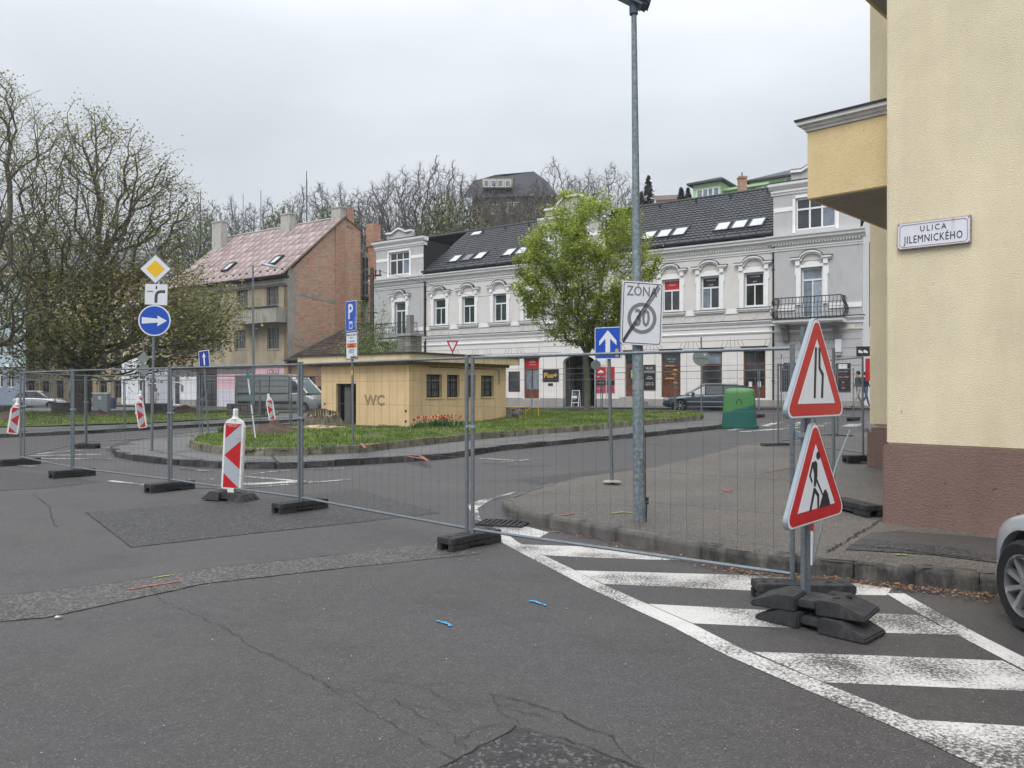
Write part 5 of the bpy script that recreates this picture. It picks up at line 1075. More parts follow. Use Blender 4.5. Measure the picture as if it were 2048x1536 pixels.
MB().box(-3.44,.85,.22,-2.0,.9,1.9).build('inner_wall', mat('inner_grey', (.13,.13,.12), .8), ks); m2 = MB(); m2.quad((-3.57,.25,.22),(-3.57,.9,.22),(-3.57,.9,1.82),(-3.57,.25,1.82)); m2.quad((-2.54,.25,.22),(-2.54,.9,.22),(-2.54,.9,1.82),(-2.54,.25,1.82)); m2.build('inner_wall', bpy.data.materials['inner_grey'], ks, norm=False)
MB().box(-3.30,.16,.26,-2.98,.2,1.72).build('door_leaf', mat('door_grey', (.10,.10,.10), .7, .2, 4), do); MB().box(-3.15,.8,1.2,-2.7,.845,1.7).build('inner_window', M_glass_l, do); MB().box(-3.57,-.05,.14,-2.54,.3,.22).build('threshold', M_plinth, do)
mb = MB(); mb.box(-5.25,-.36,2.56,.36,KR+.45,2.82); rf = mb.build('roof_slab', M_kf, ks, bevel=.01)
MB().box(-5.32,-.43,2.821,.43,KR+.52,2.87).build('roof_edge', mat('bitumen_edge', (.05,.045,.04), .9, .3, 6), rf)
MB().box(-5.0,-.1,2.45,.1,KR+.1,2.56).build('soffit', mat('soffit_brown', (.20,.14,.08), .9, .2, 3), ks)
mb = MB(); mb.M = rot_z(R(90)); mb.tube([(1.0,-.03,2.40),(4.9,-.03,2.38),(5.1,-.03,2.35),(5.12,-.03,1.8)], .013, 5); mb.build('cable', M_kfr, ks)
text('lettering', 'WC', .50, mat('sprayed_grey', (.20,.15,.09), .8, .3, 20), ks, (-1.62,-.006,1.22), 1.12, ext=.003, bold=.012)
text('lettering', 'WC', .50, mat('sprayed_inner', (.55,.42,.22), .8, .1, 20), ks, (-1.62,-.012,1.22), 1.12, ext=.002, bold=-.016)
for z in (.5,.85): m2 = MB(); m2.box(-.18,-.02,z,-.11,0,z+.07); m2.build('vent_hole', M_dark, ks)
m2 = MB(); m2.box(-4.2,-.02,1.05,-4.14,0,1.1); m2.build('vent_hole', M_dark, ks)
# ---- brick pillar behind the kiosk with a post on it
bp = empty('brick_pillar', (xy(820,34.5), 34.5, .2), FA, 'weathered grey brick pillar with a cap and square post behind the kiosk roof', 'pillar')
M_gbrick = mat('grey_brick', (.24,.235,.21), .9, .2, 8, bump=.6, objrand=.25, dirt=(.12,.13,.08), dpos=(.5,.7), dscale=4)
MB().box(-.33,-.33,0,.33,.33,3.7).build('pillar_core', M_plinth, bp)
bmesh_ = MB().box(0,0,0,.34,.12,.105).mesh('brick', M_gbrick, bevel=.012); rr = random.Random(2)
for c in range(16):
    for f in range(4):
        for k in range(2):
            o = link('brick', bmesh_, bp); a = f*math.pi/2; u = (-.36+k*.36) if c % 2 == 0 else (-.36+k*.36); off = rr.uniform(0,.02)
            v = Vector((u+(.0 if c % 2 else .02), -.37-off*.5, 2.05+c*.115-.2)); v.rotate(Matrix.Rotation(a,4,'Z')); o.location = v; o.rotation_euler = (0,0,a)
mb = MB(); mb.box(-.44,-.44,3.70,.44,.44,3.80); mb.build('pillar_cap', M_plinth, bp)
mb = MB(); mb.box(-.12,-.12,3.80,.12,.12,4.62); mb.build('post', mat('grey_post', (.2,.2,.18), .9, .2, 5), bp)
# ---- utility pole
up = empty('utility_pole', (xy(744,46), 46, g(-8,46)), R(-20), 'old dark wooden utility pole with crossarm and stay struts behind the kiosk', 'pole')
M_pole = mat('weathered_wood', (.075,.062,.048), .9, .3, 6, bump=.5); zt = CAMH+(HY-540)/F*46
mb = MB(); mb.tube([(0,0,-.3),(0,0,zt)], [.16,.11], 10); mb.build('pole', M_pole, up)
mb = MB(); mb.bar((-.35,0,zt-.45),(.6,0,zt-.45),.08,.1); mb.bar((-.3,0,zt-2.6),(.35,0,zt-2.6),.06,.06); mb.build('crossarm', M_tin, up)
for x in (.25,.52): m2 = MB(); m2.M = T(x,0,zt-.4); m2.lathe([(.02,0),(.05,.08),(.03,.14),(.06,.2),(.02,.28)],8); m2.build('insulator', M_dark, up)
mb = MB(); mb.tube([(0,.1,4.4),(-1.15,-.1,.2)], .045, 6); mb.tube([(0,.1,4.6),(.85,.2,.2)], .045, 6); mb.build('stay', M_pole, up)
mb = MB(); mb.tube([(.3,0,zt-.15),(4,6,zt-1.2),(10,14,zt+.3)], .012, 4); mb.tube([(-.3,0,zt-.4),(-4,8,zt-.8)], .012, 4); mb.build('wire', M_tin, up)
# ================================================================ SITE FENCES
def fence_panel_mesh(L):
    fr = MB(); zt, zb = 1.965, .15
    for x in (0, L): fr.tube([(x,0,.03),(x,0,2.0)], .021, 8)
    fr.tube([(0,0,zt),(L,0,zt)], .016, 6); fr.tube([(0,0,zb),(L*.3,0,zb-.004),(L,0,zb)], .016, 6)
    wi = MB(); n = int(L/.15); r_ = .0016
    for k in range(1, n): x = L*k/n; wi.tube([(x,0,zb),(x,0,zt)], r_, 3, cap=False)
    for z in (1.84,1.73,1.45,1.18,.90,.62,.36): wi.tube([(0,.004,z),(L*.35,.008,z-.006),(L*.7,.002,z-.004),(L,.004,z)], r_*1.15, 3, cap=False)
    return fr.mesh('panel_frame', M_galv, smooth=40), wi.mesh('wire_mesh', M_wire, norm=False)
_pm = {}
def fence_panel(a, b, label, za=None, zb=None, group='mobile site fence panels'):
    a, b = Vector(a), Vector(b); d = b-a; L = round((d.length-.075)*20)/20; an = math.atan2(d.y, d.x); s = a+d.normalized()*.037
    if L not in _pm: _pm[L] = fence_panel_mesh(L)
    z0 = (g(a.x, a.y) if za is None else za)+.03; z1 = (g(b.x, b.y) if zb is None else zb)+.03
    o = empty('site_fence', (s.x, s.y, z0), 0, label, 'fence', group); o.rotation_euler = (0, -math.atan2(z1-z0, L), an)
    link('panel_frame', _pm[L][0], o); link('wire_mesh', _pm[L][1], o)
    c = MB(); c.box(-.065,-.03,1.22,.045,.03,1.25); c.tube([(-.04,-.05,1.235),(-.04,.05,1.235)], .012, 6); c.build('clamp', M_alu, o)
    return o
bk = MB(); bk.box(-.38,-.115,.07,.38,.115,.135)
for a_, b_ in ((-.38,-.12),(.12,.38)): bk.box(a_,-.115,.0,b_,-.05,.07); bk.box(a_,.05,0,b_,.115,.07); bk.box(a_ if a_ > 0 else a_+.1,-.05,.0,b_ if a_ < 0 else b_-.1,.05,.07)
bk.box(-.12,-.11,.02,.12,.11,.07)
block_mesh = bk.mesh('foot_block_body', M_rubber, bevel=.008)
hk = MB()
hk.M = T(0,.0,.1355); hk.lathe([(.024,0),(.024,.002)], 10)
hole_mesh = hk.mesh('block_hole', M_dark)
def foot_block(p, an, label, z=None, group='rubber fence foot blocks', sc_=1):
    o = empty('ballast_block', (p[0], p[1], g(p[0], p[1]) if z is None else z), an, label, 'fence foot', group); link('block_body', block_mesh, o); [setattr(link('block_hole', hole_mesh, o), 'location', (x_, 0, 0)) for x_ in (-.3,-.2,.2,.3)]; return o
def J(p, Y): return Vector((xy(p, Y), Y))
def fence_run(js, names, blocks, zs=None, ba=None, group='mobile site fence panels'):
    for i in range(len(js)-1): fence_panel(js[i], js[i+1], names[i], zs[i] if zs else None, zs[i+1] if zs else None, group)
    for i, lb in blocks:
        d = (js[min(i+1, len(js)-1)]-js[max(i-1, 0)]); foot_block(js[i], math.atan2(d.y, d.x)+R(90)+(ba or 0), lb, zs[i]-.0 if zs else None)
js = [J(40,17.2), J(145,14.94), J(340,12.97), J(601,10.86), J(940,8.44), J(1600,6.36)]
fence_run(js, ['leftmost panel of the front fence row, its foot on a pale worn block', 'front fence panel between the second and third post pairs from the left', 'front fence panel just behind the large red and white beacon',
    'front fence panel between the beacon and the post pair at the photo centre', 'nearest front fence panel, crossing in front of the lamp post to the roadworks signs'],
    [(0,'pale worn fence foot block at the far left end of the front fence'), (1,'black fence foot block under the second post pair from the left'), (2,'black fence foot block left of the large beacon'), (3,'black fence foot block just right of the large beacon'), (4,'nearest black fence foot block at the photo centre beside the road hatching')])
foot_block((2.31, 6.32), R(-4), 'black fence foot block behind the stacked rubber bases of the roadworks signs')
fence_run([J(47,17.4), J(171,21.8), J(403,24.6), J(582,27.7), Vector((-7.35,31.0))], ['receding fence panel over the white zebra bars at the left', 'fence panel crossing behind the pole with the blue arrow disc', 'fence panel left of the tilted green and white stake', 'short fence panel ending behind the yellow kiosk'],
    [(1,'small black fence foot block on the zebra bars at the left'), (2,'black fence foot block left of the island grass tip'), (3,'black fence foot block by the earth heap beside the tree stump')])
fence_run([J(45,29), J(249,31.8), J(397,34.4), J(520,37.2), J(660,40)], ['far fence panel on the park kerb at the left edge', 'far fence panel in front of the paver stacks', 'far fence panel below the small blue arrow sign', 'far fence panel in front of the grey van'],
    [(0,'dark foot block of the far fence at the left edge'), (1,'dark foot block on the park kerb near the tilted beacon'), (2,'dark foot block on the park kerb under the small blue sign'), (3,'dark foot block on the park kerb in front of the van')])
fence_run([J(1063,39), J(1204,37.3), J(1350,35.8), J(1517,33.4), J(1707,30.6)], ['back fence panel in front of the arched gateway', 'back fence panel in front of the shop steps', 'back fence panel in front of the bonnet of the dark estate car', 'back fence panel behind the green bottle bank'],
    [(3,'foot block of the back fence right of the green bottle bank'), (4,'small foot block of the back fence near the two pedestrians')])
A_ = J(1555,18.9); B_ = J(1728,15.1); D_ = J(1676,21.8); zb_ = .25
fence_run([A_, B_], ['fence panel on the corner pavement ending at the brown plinth'], [(0,'long dark foot block on the corner pavement behind the upper triangle sign'), (1,'dark notched foot block beside the brown plinth of the stair bay')], zs=[.22,.26])
fence_run([A_+Vector((.02,.05)), D_], ['fence panel receding from the corner pavement towards the pedestrians'], [(1,'dark foot block on the far end of the corner pavement')], zs=[.22,.25])
foot_block(J(1711,9.75), R(100), 'dark foot block beside the corner of the brown plinth', .15)
pp = empty('fence_post', (xy(1667,11), 11, .17), R(200), 'single galvanised fence post with clip standing behind the triangle signs', 'fence post'); m2 = MB(); m2.tube([(0,0,0),(0,0,2.05)], .021, 8); m2.tube([(0,0,.3),(.25,-.1,1.1)], .012, 6); m2.build('post', M_galv, pp, smooth=40)
# slanted prop with red and white tape behind the nearest sign post
pr = empty('prop_bar', (0,0,0), 0, 'thin grey prop bar leaning beside the post of the roadworks signs', 'prop'); m2 = MB(); m2.tube([at(1625,1128,6.0), at(1672,930,6.6), at(1700,860,6.9)], .009, 6); m2.build('bar', M_galv, pr)
m2 = MB(); a, b = at(1624,1062,6.02), at(1622,1130,6.0); m2.bar(a, b, .02, .012); m2.build('white_band', M_white, pr); m2 = MB(); m2.bar(at(1625,1005,6.03), a, .02, .012); m2.build('red_band', M_red, pr)
# ================================================================ SIGNS
def rrect(w_, h_, r_, n=5, cx=0, cz=0):
    out = []
    for sx, sz, a0 in ((1,1,0),(-1,1,90),(-1,-1,180),(1,-1,270)):
        for k in range(n+1):
            a = R(a0+90*k/n); out.append((cx+sx*(w_/2-r_)+r_*math.cos(a), cz+sz*(h_/2-r_)+r_*math.sin(a)))
    return out
def circ(r_, n=36, cx=0, cz=0): return [(cx+r_*math.cos(2*math.pi*k/n), cz+r_*math.sin(2*math.pi*k/n)) for k in range(n)]
def rtri(w_, h_, r_, down=False):
    P = [Vector((-w_/2,0)), Vector((w_/2,0)), Vector((0,h_))]; out = []
    for i in range(3):
        p, a, b = P[i], (P[i-1]-P[i]).normalized(), (P[(i+1)%3]-P[i]).normalized(); bis = (a+b).normalized(); sn = abs(a.x*b.y-a.y*b.x); half = math.acos(max(-1,min(1,a.dot(b))))/2
        c = p+bis*(r_/math.sin(half)); t0 = p+a*(r_/math.tan(half)); t1 = p+b*(r_/math.tan(half)); a0 = math.atan2((t0-c).y, (t0-c).x); a1 = math.atan2((t1-c).y, (t1-c).x)
        while a1 < a0: a1 += 2*math.pi
        for k in range(6): q = a0+(a1-a0)*k/5; out.append((c.x+r_*math.cos(q), c.y+r_*math.sin(q)))
    return [(x, -z) for x, z in out][::-1] if down else out
def face(parent, name, poly, m, d, th=.0015, parts=None):
    return MB().prism(poly, -d-th, -d).build(name, m, parent)
def sign_root(name, p, z, yaw, label, tilt=0, roll=0, cat='road sign', group=None):
    o = empty(name, (p[0], p[1], z), 0, label, cat, group); o.rotation_euler = (tilt, roll, yaw); return o
def plate(parent, poly, m, th=.02, name='sign_plate', back=None):
    o = MB().prism(poly, -.002, th).build(name, back or M_alu, parent); MB().prism(poly, -.004, -.0021).build('sign_face', m, parent); return o
def scale_poly(p, s, cx=0, cz=0): return [(cx+(x-cx)*s, cz+(z-cz)*s) for x, z in p]
# ---- the pair of triangles on the nearest post
sy = R(43)
def tri_sign(name, px0, zbot, label, Yc=5.66, pxc=1632):
    p = at(pxc, 900, Yc); o = empty(name, (p.x, p.y, zbot), 0, label, 'road sign'); o.rotation_euler = (R(0), 0, sy)
    W_, H_ = .93, .76; fr = rtri(W_, H_, .055)
    rim = MB(); inn = scale_poly(fr, .965, 0, H_/3); n = len(fr)
    rim.prism(fr, -.003, .032); rim.build('sign_plate', M_alu, o, bevel=.003)
    face(o, 'white_rim', scale_poly(fr, .975, 0, H_/3), M_white, .0035); 
    face(o, 'red_border', scale_poly(fr, .93, 0, H_/3), M_red, .0055)
    t = scale_poly([(-W_/2,0),(W_/2,0),(0,H_)], .60, 0, H_/3); face(o, 'white_field', t, M_white, .0075)
    return o
s1 = tri_sign('road_narrows_sign', 0, 1.465, 'red bordered triangle sign with road narrowing from the right, upper of the nearest pair')
face(s1, 'symbol', [(-.055,.14),(-.025,.14),(-.005,.50),(-.035,.50)], M_black, .0095)
face(s1, 'symbol', [(.055,.14),(.088,.14),(.098,.315),(.048,.36),(.046,.50),(.018,.50),(.018,.35),(.068,.30)], M_black, .0095)
s2 = tri_sign('roadworks_sign', 0, .72, 'red bordered triangle sign with black digging worker, lower of the nearest pair'); s2.rotation_euler = (0, R(-2.0), sy)
def fig(pts): face(s2, 'symbol', pts, M_black, .0095)
fig(circ(.030, 16, .03, .475)); fig([(-.065,.435),(-.01,.44),(.015,.42),(.012,.33),(-.02,.255),(-.045,.265),(-.035,.35),(-.055,.40),(-.085,.345),(-.06,.30),(-.075,.29),(-.11,.345)])
fig([(-.045,.255),(-.018,.245),(.035,.195),(.03,.10),(.005,.10),(.005,.185),(-.03,.215),(-.085,.10),(-.115,.10)]); fig([(-.01,.30),(.008,.31),(.10,.185),(.09,.175)])
fig([(.035,.10),(.07,.16),(.11,.215),(.135,.22),(.165,.19),(.205,.10)])
sp0 = at(1611, 1180, 5.76); post = empty('sign_post', (sp0.x, sp0.y, 0), R(25), 'square galvanised post carrying the two triangle signs', 'post')
m2 = MB(); m2.box(-.03,-.02,.06,.03,.02,2.12); m2.box(-.012,-.024,.08,.012,-.0205,2.1); m2.build('post_profile', M_galv, post, bevel=.004)
for z in (.95,1.32,1.62,1.95): MB().box(-.045,-.05,z,.045,.035,z+.035).build('bracket', M_alu, post)
m2 = MB(); m2.tube([(2.30,6.36,1.30),(sp0.x+.02,sp0.y+.03,1.29)], .018, 6); m2.box(2.27,6.33,1.27,2.33,6.39,1.33); tag(m2.build('tube_coupler', M_alu), 'short galvanised tube clamping the fence end to the triangle sign post', 'coupler')
# recycled rubber bases, two stacked
def rubber_base(loc, an, label, tx=0, ty=0):
    o = empty('sign_stand', loc, 0, label, 'sign stand', 'stacked recycled rubber sign bases'); o.rotation_euler = (tx, ty, an)
    L_, w_, h_ = .40, .165, .105; mb = MB()
    def half(x0, x1, sgn):
        a = [(x0,0),(x1,0),(x1,.035),(x1-.19*sgn,h_),(x0,h_)]
        if sgn < 0: a = a[::-1]
        mb.prism(a, -w_, w_)
    half(.07, L_, 1); half(-.07, -L_, -1); mb.box(-.07,-w_*.8,.03,.07,w_*.8,h_-.02)
    b = mb.build('base_body', M_rubber, o, bevel=.01)
    for x, y in ((.12,.05),(.17,-.03),(.23,.06)): q = MB(); q.M = T(x, y, h_); q.lathe([(.028,0),(.026,.003)], 12); q.build('base_hole', M_dark, o)
    return o
bl_ = at(1637, 1240, 5.5); rubber_base((2.15, 5.58, .0), R(-47), 'lower of the two stacked black rubber bases under the triangle signs'); rubber_base((2.14, 5.64, .112), R(-40), 'upper of the two stacked black rubber bases, the post rising from it', R(1.5), R(-1.5))
# ---- end of zone 30 sign on the lamp post
lp = Vector((xy(1279, 9.14), 9.14)); 
def lamppost():
    o = empty('lamp_post', (lp.x, lp.y, .14), 0, 'tall mottled galvanised lamp post on the corner pavement carrying the zone sign', 'lamp post')
    mb = MB(); lean = -.066; P = [(0,0,-.1),(0,0,.0)]; zs = [(0,.072),(.9,.068),(2.0,.063),(2.02,.056),(3.4,.049),(3.42,.045),(5.9,.030)]
    mb.tube([(lean*z/6, 0, z) for z, r_ in zs], [r_ for z, r_ in zs], 20); mb.build('pole', M_galv_old, o, smooth=40)
    m2 = MB(); m2.prism([(-.028,.72),(.028,.72),(.028,1.15),(-.028,1.15)], -.0735, -.066); m2.build('service_door', M_galv_old, o)
    m2 = MB(); m2.box(.06,-.03,.2,.1,.03,.28); m2.tube([(.075,0,.0),(.082,0,.2)], .008, 5); m2.tube([(.07,0,.28),(.068,0,1.05)], .004, 4); m2.build('cable_lug', M_tin, o)
    for z, h_ in ((2.02,.12),(1.52,.12),(2.6,.05)): m2 = MB(); m2.M = T(lean*z/6,0,z); m2.lathe([(.0655,0),(.0655,h_)], 20, cap=False); m2.build('sticker_remnant' if h_ > .1 else 'sign_strap', mat('torn_sticker', (.36,.37,.37), .7, .3, 14, c2=(.20,.24,.25)) if h_ > .1 else M_alu, o, norm=False)
    h = MB(); zt = 5.9; h.hexa([(-.34,-.12,zt+.2),(.10,-.12,zt-.02),(.10,.12,zt-.02),(-.34,.12,zt+.2),(-.40,-.15,zt+.38),(.16,-.15,zt+.22),(.16,.15,zt+.22),(-.40,.15,zt+.38)]); h.tube([(-.066,0,zt-.1),(-.07,0,zt+.1)], .05, 12); h.build('luminaire', mat('lamp_housing', (.06,.085,.12), .5, .2, 5), o, bevel=.03)
    MB().hexa([(-.26,-.09,zt+.145),(.02,-.09,zt+.005),(.02,.09,zt+.005),(-.26,.09,zt+.145),(-.26,-.09,zt+.19),(.02,-.09,zt+.05),(.02,.09,zt+.05),(-.26,.09,zt+.19)]).build('lamp_glass', M_glass_l, o)
    return o
lamppost()
zp = at(1284, 627, 9.03); zo = sign_root('zone_sign', (zp.x, zp.y), zp.z, R(14), 'white end of zone 30 sign with four black diagonal lines on the lamp post', roll=R(2.2))
zw, zh = .50, .72; plate(zo, rrect(zw, zh, .04), M_white, .03); o_ = rrect(zw-.03, zh-.03, .03); i_ = rrect(zw-.046, zh-.046, .024)
def ring(parent, name, po, pi, m, d, th=.0012):
    mb = MB(); n = len(po)
    for i in range(n):
        j = (i+1) % n; mb.hexa([(po[i][0],-d-th,po[i][1]),(po[j][0],-d-th,po[j][1]),(pi[j][0],-d-th,pi[j][1]),(pi[i][0],-d-th,pi[i][1]),(po[i][0],-d,po[i][1]),(po[j][0],-d,po[j][1]),(pi[j][0],-d,pi[j][1]),(pi[i][0],-d,pi[i][1])])
    return mb.build(name, m, parent)
ring(zo, 'border_line', o_, i_, M_black, .0045)
ce = [(x*1.0, z*1.0-.055) for x, z in circ(.178, 40)]; ci = [(x, z-.055) for x, z in circ(.135, 40)]; ring(zo, 'grey_ring', ce, ci, M_grey, .0045)
text('lettering', 'ZÓNA', .155, M_grey, zo, (-.01,-.0055,.245), .82, bold=.002); text('lettering', '30', .27, M_grey, zo, (.0,-.0055,-.06), .72, bold=.006)
for k in range(4):
    off = (k-1.5)*.021; a, b = (-.225+off*.6, -.325-off*.0+.0), (.195+off*.6, .325)
    dx, dz = b[0]-a[0], b[1]-a[1]; l_ = math.hypot(dx, dz); nx, nz = -dz/l_, dx/l_; c_ = 1.35; p1 = [a[0]+nx*off*c_, a[1]+nz*off*c_]; p2 = [b[0]+nx*off*c_, b[1]+nz*off*c_]
    lim = lambda p: (max(-.222,min(.222,p[0])), max(-.332,min(.332,p[1]))); q1, q2 = lim(p1), lim(p2); w2 = .0036
    face(zo, 'diagonal_line', [(q1[0]+nx*w2,q1[1]+nz*w2),(q1[0]-nx*w2,q1[1]-nz*w2),(q2[0]-nx*w2,q2[1]-nz*w2),(q2[0]+nx*w2,q2[1]+nz*w2)], M_black, .0065)
m2 = MB(); m2.box(-.12,.03,.2,.12,.05,.24); m2.box(-.12,.03,-.26,.12,.05,-.22); m2.build('clamp', M_alu, zo)
# ---- generic pole
def pole(px_, py_, Y, h, r_, label, lean=0, z=None, cat='post', m=None):
    p = Vector((xy(px_, Y), Y)); zz = g(*p)+.13 if z is None else z; o = empty('sign_pole', (p.x, p.y, zz), 0, label, cat); mb = MB(); mb.tube([(0,0,-.05),(lean,0,h)], r_, 12); mb.build('pole_tube', m or M_galv, o, smooth=40)
    cp = MB(); cp.M = T(lean,0,h); cp.lathe([(r_*1.08,0),(r_*1.08,.015),(r_*.6,.03)], 12); cp.build('pole_cap', M_dark, o); return o
UP = [(-.035,-.17),(.035,-.17),(.035,.065),(.13,-.035),(.13,.03),(0,.19),(-.13,.03),(-.13,-.035),(-.035,.065)]
pole(1224, 960, 13.6, 2.55, .030, 'galvanised pole of the blue one way sign left of the lamp post', lean=-.06, z=.06)
MB_ = MB(); MB_.lathe([(.16,0),(.12,.012),(.04,.02)], 14); tag(MB_.build('concrete_collar', M_patch, loc=(xy(1224,13.6),13.6,.075)), 'pale concrete collar at the foot of the pole left of the lamp post', 'concrete collar')
o = sign_root('one_way_sign', (xy(1216,13.55), 13.55), CAMH+(HY-686)/F*13.55, R(-33), 'larger blue one way sign with white arrow and small yellow sticker')
plate(o, rrect(.50,.54,.03), M_white); face(o, 'blue_field', rrect(.475,.515,.022), M_blue, .0045); face(o, 'arrow', [(x*1.25, z*1.15) for x, z in UP], M_white, .0065); face(o, 'sticker', rrect(.055,.13,.004,2,.17,-.17), mat('faded_yellow_sticker', (.55,.35,.08), .6, .3, 60), .0065)
# ---- parking sign
pole(706, 905, 19, 2.95, .030, 'galvanised pole of the parking sign on the island pavement', lean=-.02)
o = sign_root('parking_sign', (xy(702,18.9), 18.9), CAMH+(HY-632)/F*18.9, R(-49), 'tall blue parking sign with white P and disc symbol above the fee plate')
plate(o, rrect(.50,.72,.03), M_white); face(o, 'blue_field', rrect(.475,.695,.022), M_blue, .0045); text('lettering', 'P', .50, M_white, o, (-.02,-.0055,.09), .95, bold=.008)
ring(o, 'disc_symbol', rrect(.16,.17,.01,3,0,-.215), rrect(.12,.11,.01,3,0,-.225), M_white, .0065); face(o, 'disc_symbol', [(-.045,-.18),(.045,-.18),(.0,-.20)], M_white, .0065)
m2 = MB(); 
for z in (-.06,-.17,-.27): m2.box(.17,-.008,z,.205,-.006,z+.012)
m2.box(.2,-.008,-.27,.208,-.006,-.05); m2.build('bracket_symbol', M_white, o)
o = sign_root('parking_fee_plate', (xy(703.5,18.9), 18.9), CAMH+(HY-691)/F*18.9, R(-49), 'white parking fee plate with orange band under the blue P sign')
plate(o, rrect(.54,.66,.03), M_white); ring(o, 'border_line', rrect(.535,.655,.03), rrect(.50,.62,.02), M_navy, .0045)
for s_, z, t_ in (('PARKOVACIE MIESTO',.07,.25),('ZÓNA A',.06,.18),('Po - Pia 8.00-18.00',.05,.10)): text('lettering', s_, z*.9, M_navy, o, (0,-.0055,t_), .8)
face(o, 'orange_band', rrect(.44,.115,.008,2,0,.0), M_orange, .0045); text('lettering', 'PLATENÉ\nPARKOVANIE', .045, M_navy, o, (0,-.0075,.0), .9)
for s_, t_ in (('1. hodina 0,50 €',-.09),('každá ďalšia 1,00 €',-.13),('SMS parkovanie',-.17)): text('lettering', s_, .038, M_navy, o, (0,-.0055,t_), .9)
face(o, 'dark_footer', rrect(.27,.04,.004,2,.09,-.28), M_navy, .0045); text('lettering', 'info', .05, M_navy, o, (.1,-.0055,-.225), .9)
m2 = MB(); m2.tube([(0,0,0),(0,0,.11)], .0315, 12); q_ = m2.build('yellow_tape', M_yellow); q_.location = (xy(706,19)-.016, 19, CAMH+(HY-750)/F*19); tag(q_, 'yellow tape wrapped round the parking sign pole', 'tape')
# ---- left pole: priority diamond, bend plate, blue arrow disc
pole(303, 905, 19.3, 4.95, .034, 'tall galvanised pole with three signs on the island tip', lean=.10)
YL = 19.24
def sl(px_, py_): return (xy(px_, YL), YL), CAMH+(HY-py_)/F*YL
(p, z) = sl(311, 538); o = sign_root('priority_road_sign', p, z, R(4), 'yellow and white priority road diamond on top of the left pole'); dm = [(0,-.36),(.37,0),(0,.36),(-.37,0)]
plate(o, dm, M_white); ring(o, 'rim_line', dm, scale_poly(dm, .95), M_grey, .0045, .001); face(o, 'yellow_field', scale_poly(dm, .60), M_yellow, .0045)
(p, z) = sl(312.5, 589); o = sign_root('bend_plate', p, z, R(3), 'white square plate with black priority bend below the yellow diamond', roll=R(2)); plate(o, rrect(.53,.50,.008), M_white)
bend = [(-.035,-.2),(.035,-.2),(.035,-.03)]+[(.035+.07*(1-math.cos(R(a)))+0, -.03+.07*math.sin(R(a))) for a in (30,60,90)]+[(.21,.04),(.21,.11),(.105,.11)]+[(.105-.14*math.sin(R(a)), -.03+.14*math.cos(R(a))) for a in (30,60,90)]
face(o, 'bend_symbol', bend, mat('faded_black', (.06,.06,.065), .6, .4, 30), .0045); face(o, 'side_road_symbol', [(-.22,.055),(-.07,.055),(-.07,.085),(-.22,.085)], M_grey, .0045); face(o, 'side_road_symbol', [(-.018,.13),(.018,.13),(.018,.21),(-.018,.21)], M_black, .0045)
(p, z) = sl(309, 641); o = sign_root('blue_arrow_sign', p, z, R(2), 'round blue sign with white arrow pointing right on the left pole', roll=R(.5)); cc = [(x*1.03, z_) for x, z_ in circ(.375, 48)]
plate(o, cc, M_white); face(o, 'blue_field', scale_poly(cc, .92), M_blue, .0045); face(o, 'arrow', [(-.30,-.08),(.08,-.05),(.07,-.14),(.30,-.005),(.07,.12),(.08,.045),(-.30,.08)], M_white, .0065)
# ---- small far blue one way sign
pole(417, 868, 26.0, 2.62, .03, 'pole of the small blue one way sign beside the far fence joint', lean=-.16)
o = sign_root('one_way_sign', (xy(408.5,25.9), 25.9), CAMH+(HY-718)/F*25.9, R(-25), 'small dark blue sign with white upward arrow in front of the tan house', roll=R(-5)); plate(o, rrect(.46,.56,.02), M_white); face(o, 'blue_field', rrect(.42,.52,.015), flat('deep_blue', srgb(20,52,135), .4), .0045); face(o, 'arrow', [(-.03,-.2),(.03,-.2),(.03,.06),(.075,.06),(0,.21),(-.075,.06),(-.03,.06)], M_white, .0065)
# ---- give way sign behind the kiosk
pole(905, 800, 44, 3.9, .03, 'pole of the give way sign behind the kiosk roof', z=.3); o = sign_root('give_way_sign', (xy(905,43.9), 43.9), CAMH+(HY-681)/F*43.9, R(-8), 'white and red give way triangle rising behind the kiosk roof')
tr = rtri(.70,.72,.04,True); plate(o, tr, M_red); face(o, 'white_field', scale_poly(rtri(.70,.72,.02,True), .62, 0, -.24), M_white, .0045)
# ---- backs of round signs
pole(1402.5, 835, 33, 3.25, .03, 'pole of the grey backed round sign in front of the dark estate car', z=g(8,33)+.12)
o = sign_root('round_sign', (xy(1402,32.9), 32.9), CAMH+(HY-715)/F*32.9, R(180), 'grey back of a large round road sign in front of the bakery house'); MB().prism(circ(.345,36), -.01, .012).build('sign_plate', M_backgrey, o); m2 = MB(); m2.box(-.28,.012,-.03,.28,.03,.0); m2.build('sign_rib', M_backgrey, o); MB().box(-.2,.012,.09,-.1,.016,.14).build('sticker', M_white, o)
pole(1191.5, 812, 42, 2.9, .03, 'thin pole of the small round sign beside the young tree trunk', z=.45); o = sign_root('round_sign', (xy(1191.5,41.9), 41.9), CAMH+(HY-730)/F*41.9, R(180), 'small grey back of a round sign beside the young tree trunk'); MB().prism(circ(.26,28), -.01, .012).build('sign_plate', M_backgrey, o)
pole(287, 822, 42, 4.2, .03, 'pole with the backs of two signs in front of the white shops', z=.0)
o = sign_root('round_sign', (xy(288,41.9), 41.9), CAMH+(HY-739)/F*41.9, R(180), 'dark back of a round sign below the diamond back by the white shops'); MB().prism(circ(.285,28), -.01, .012).build('sign_plate', M_backgrey, o)
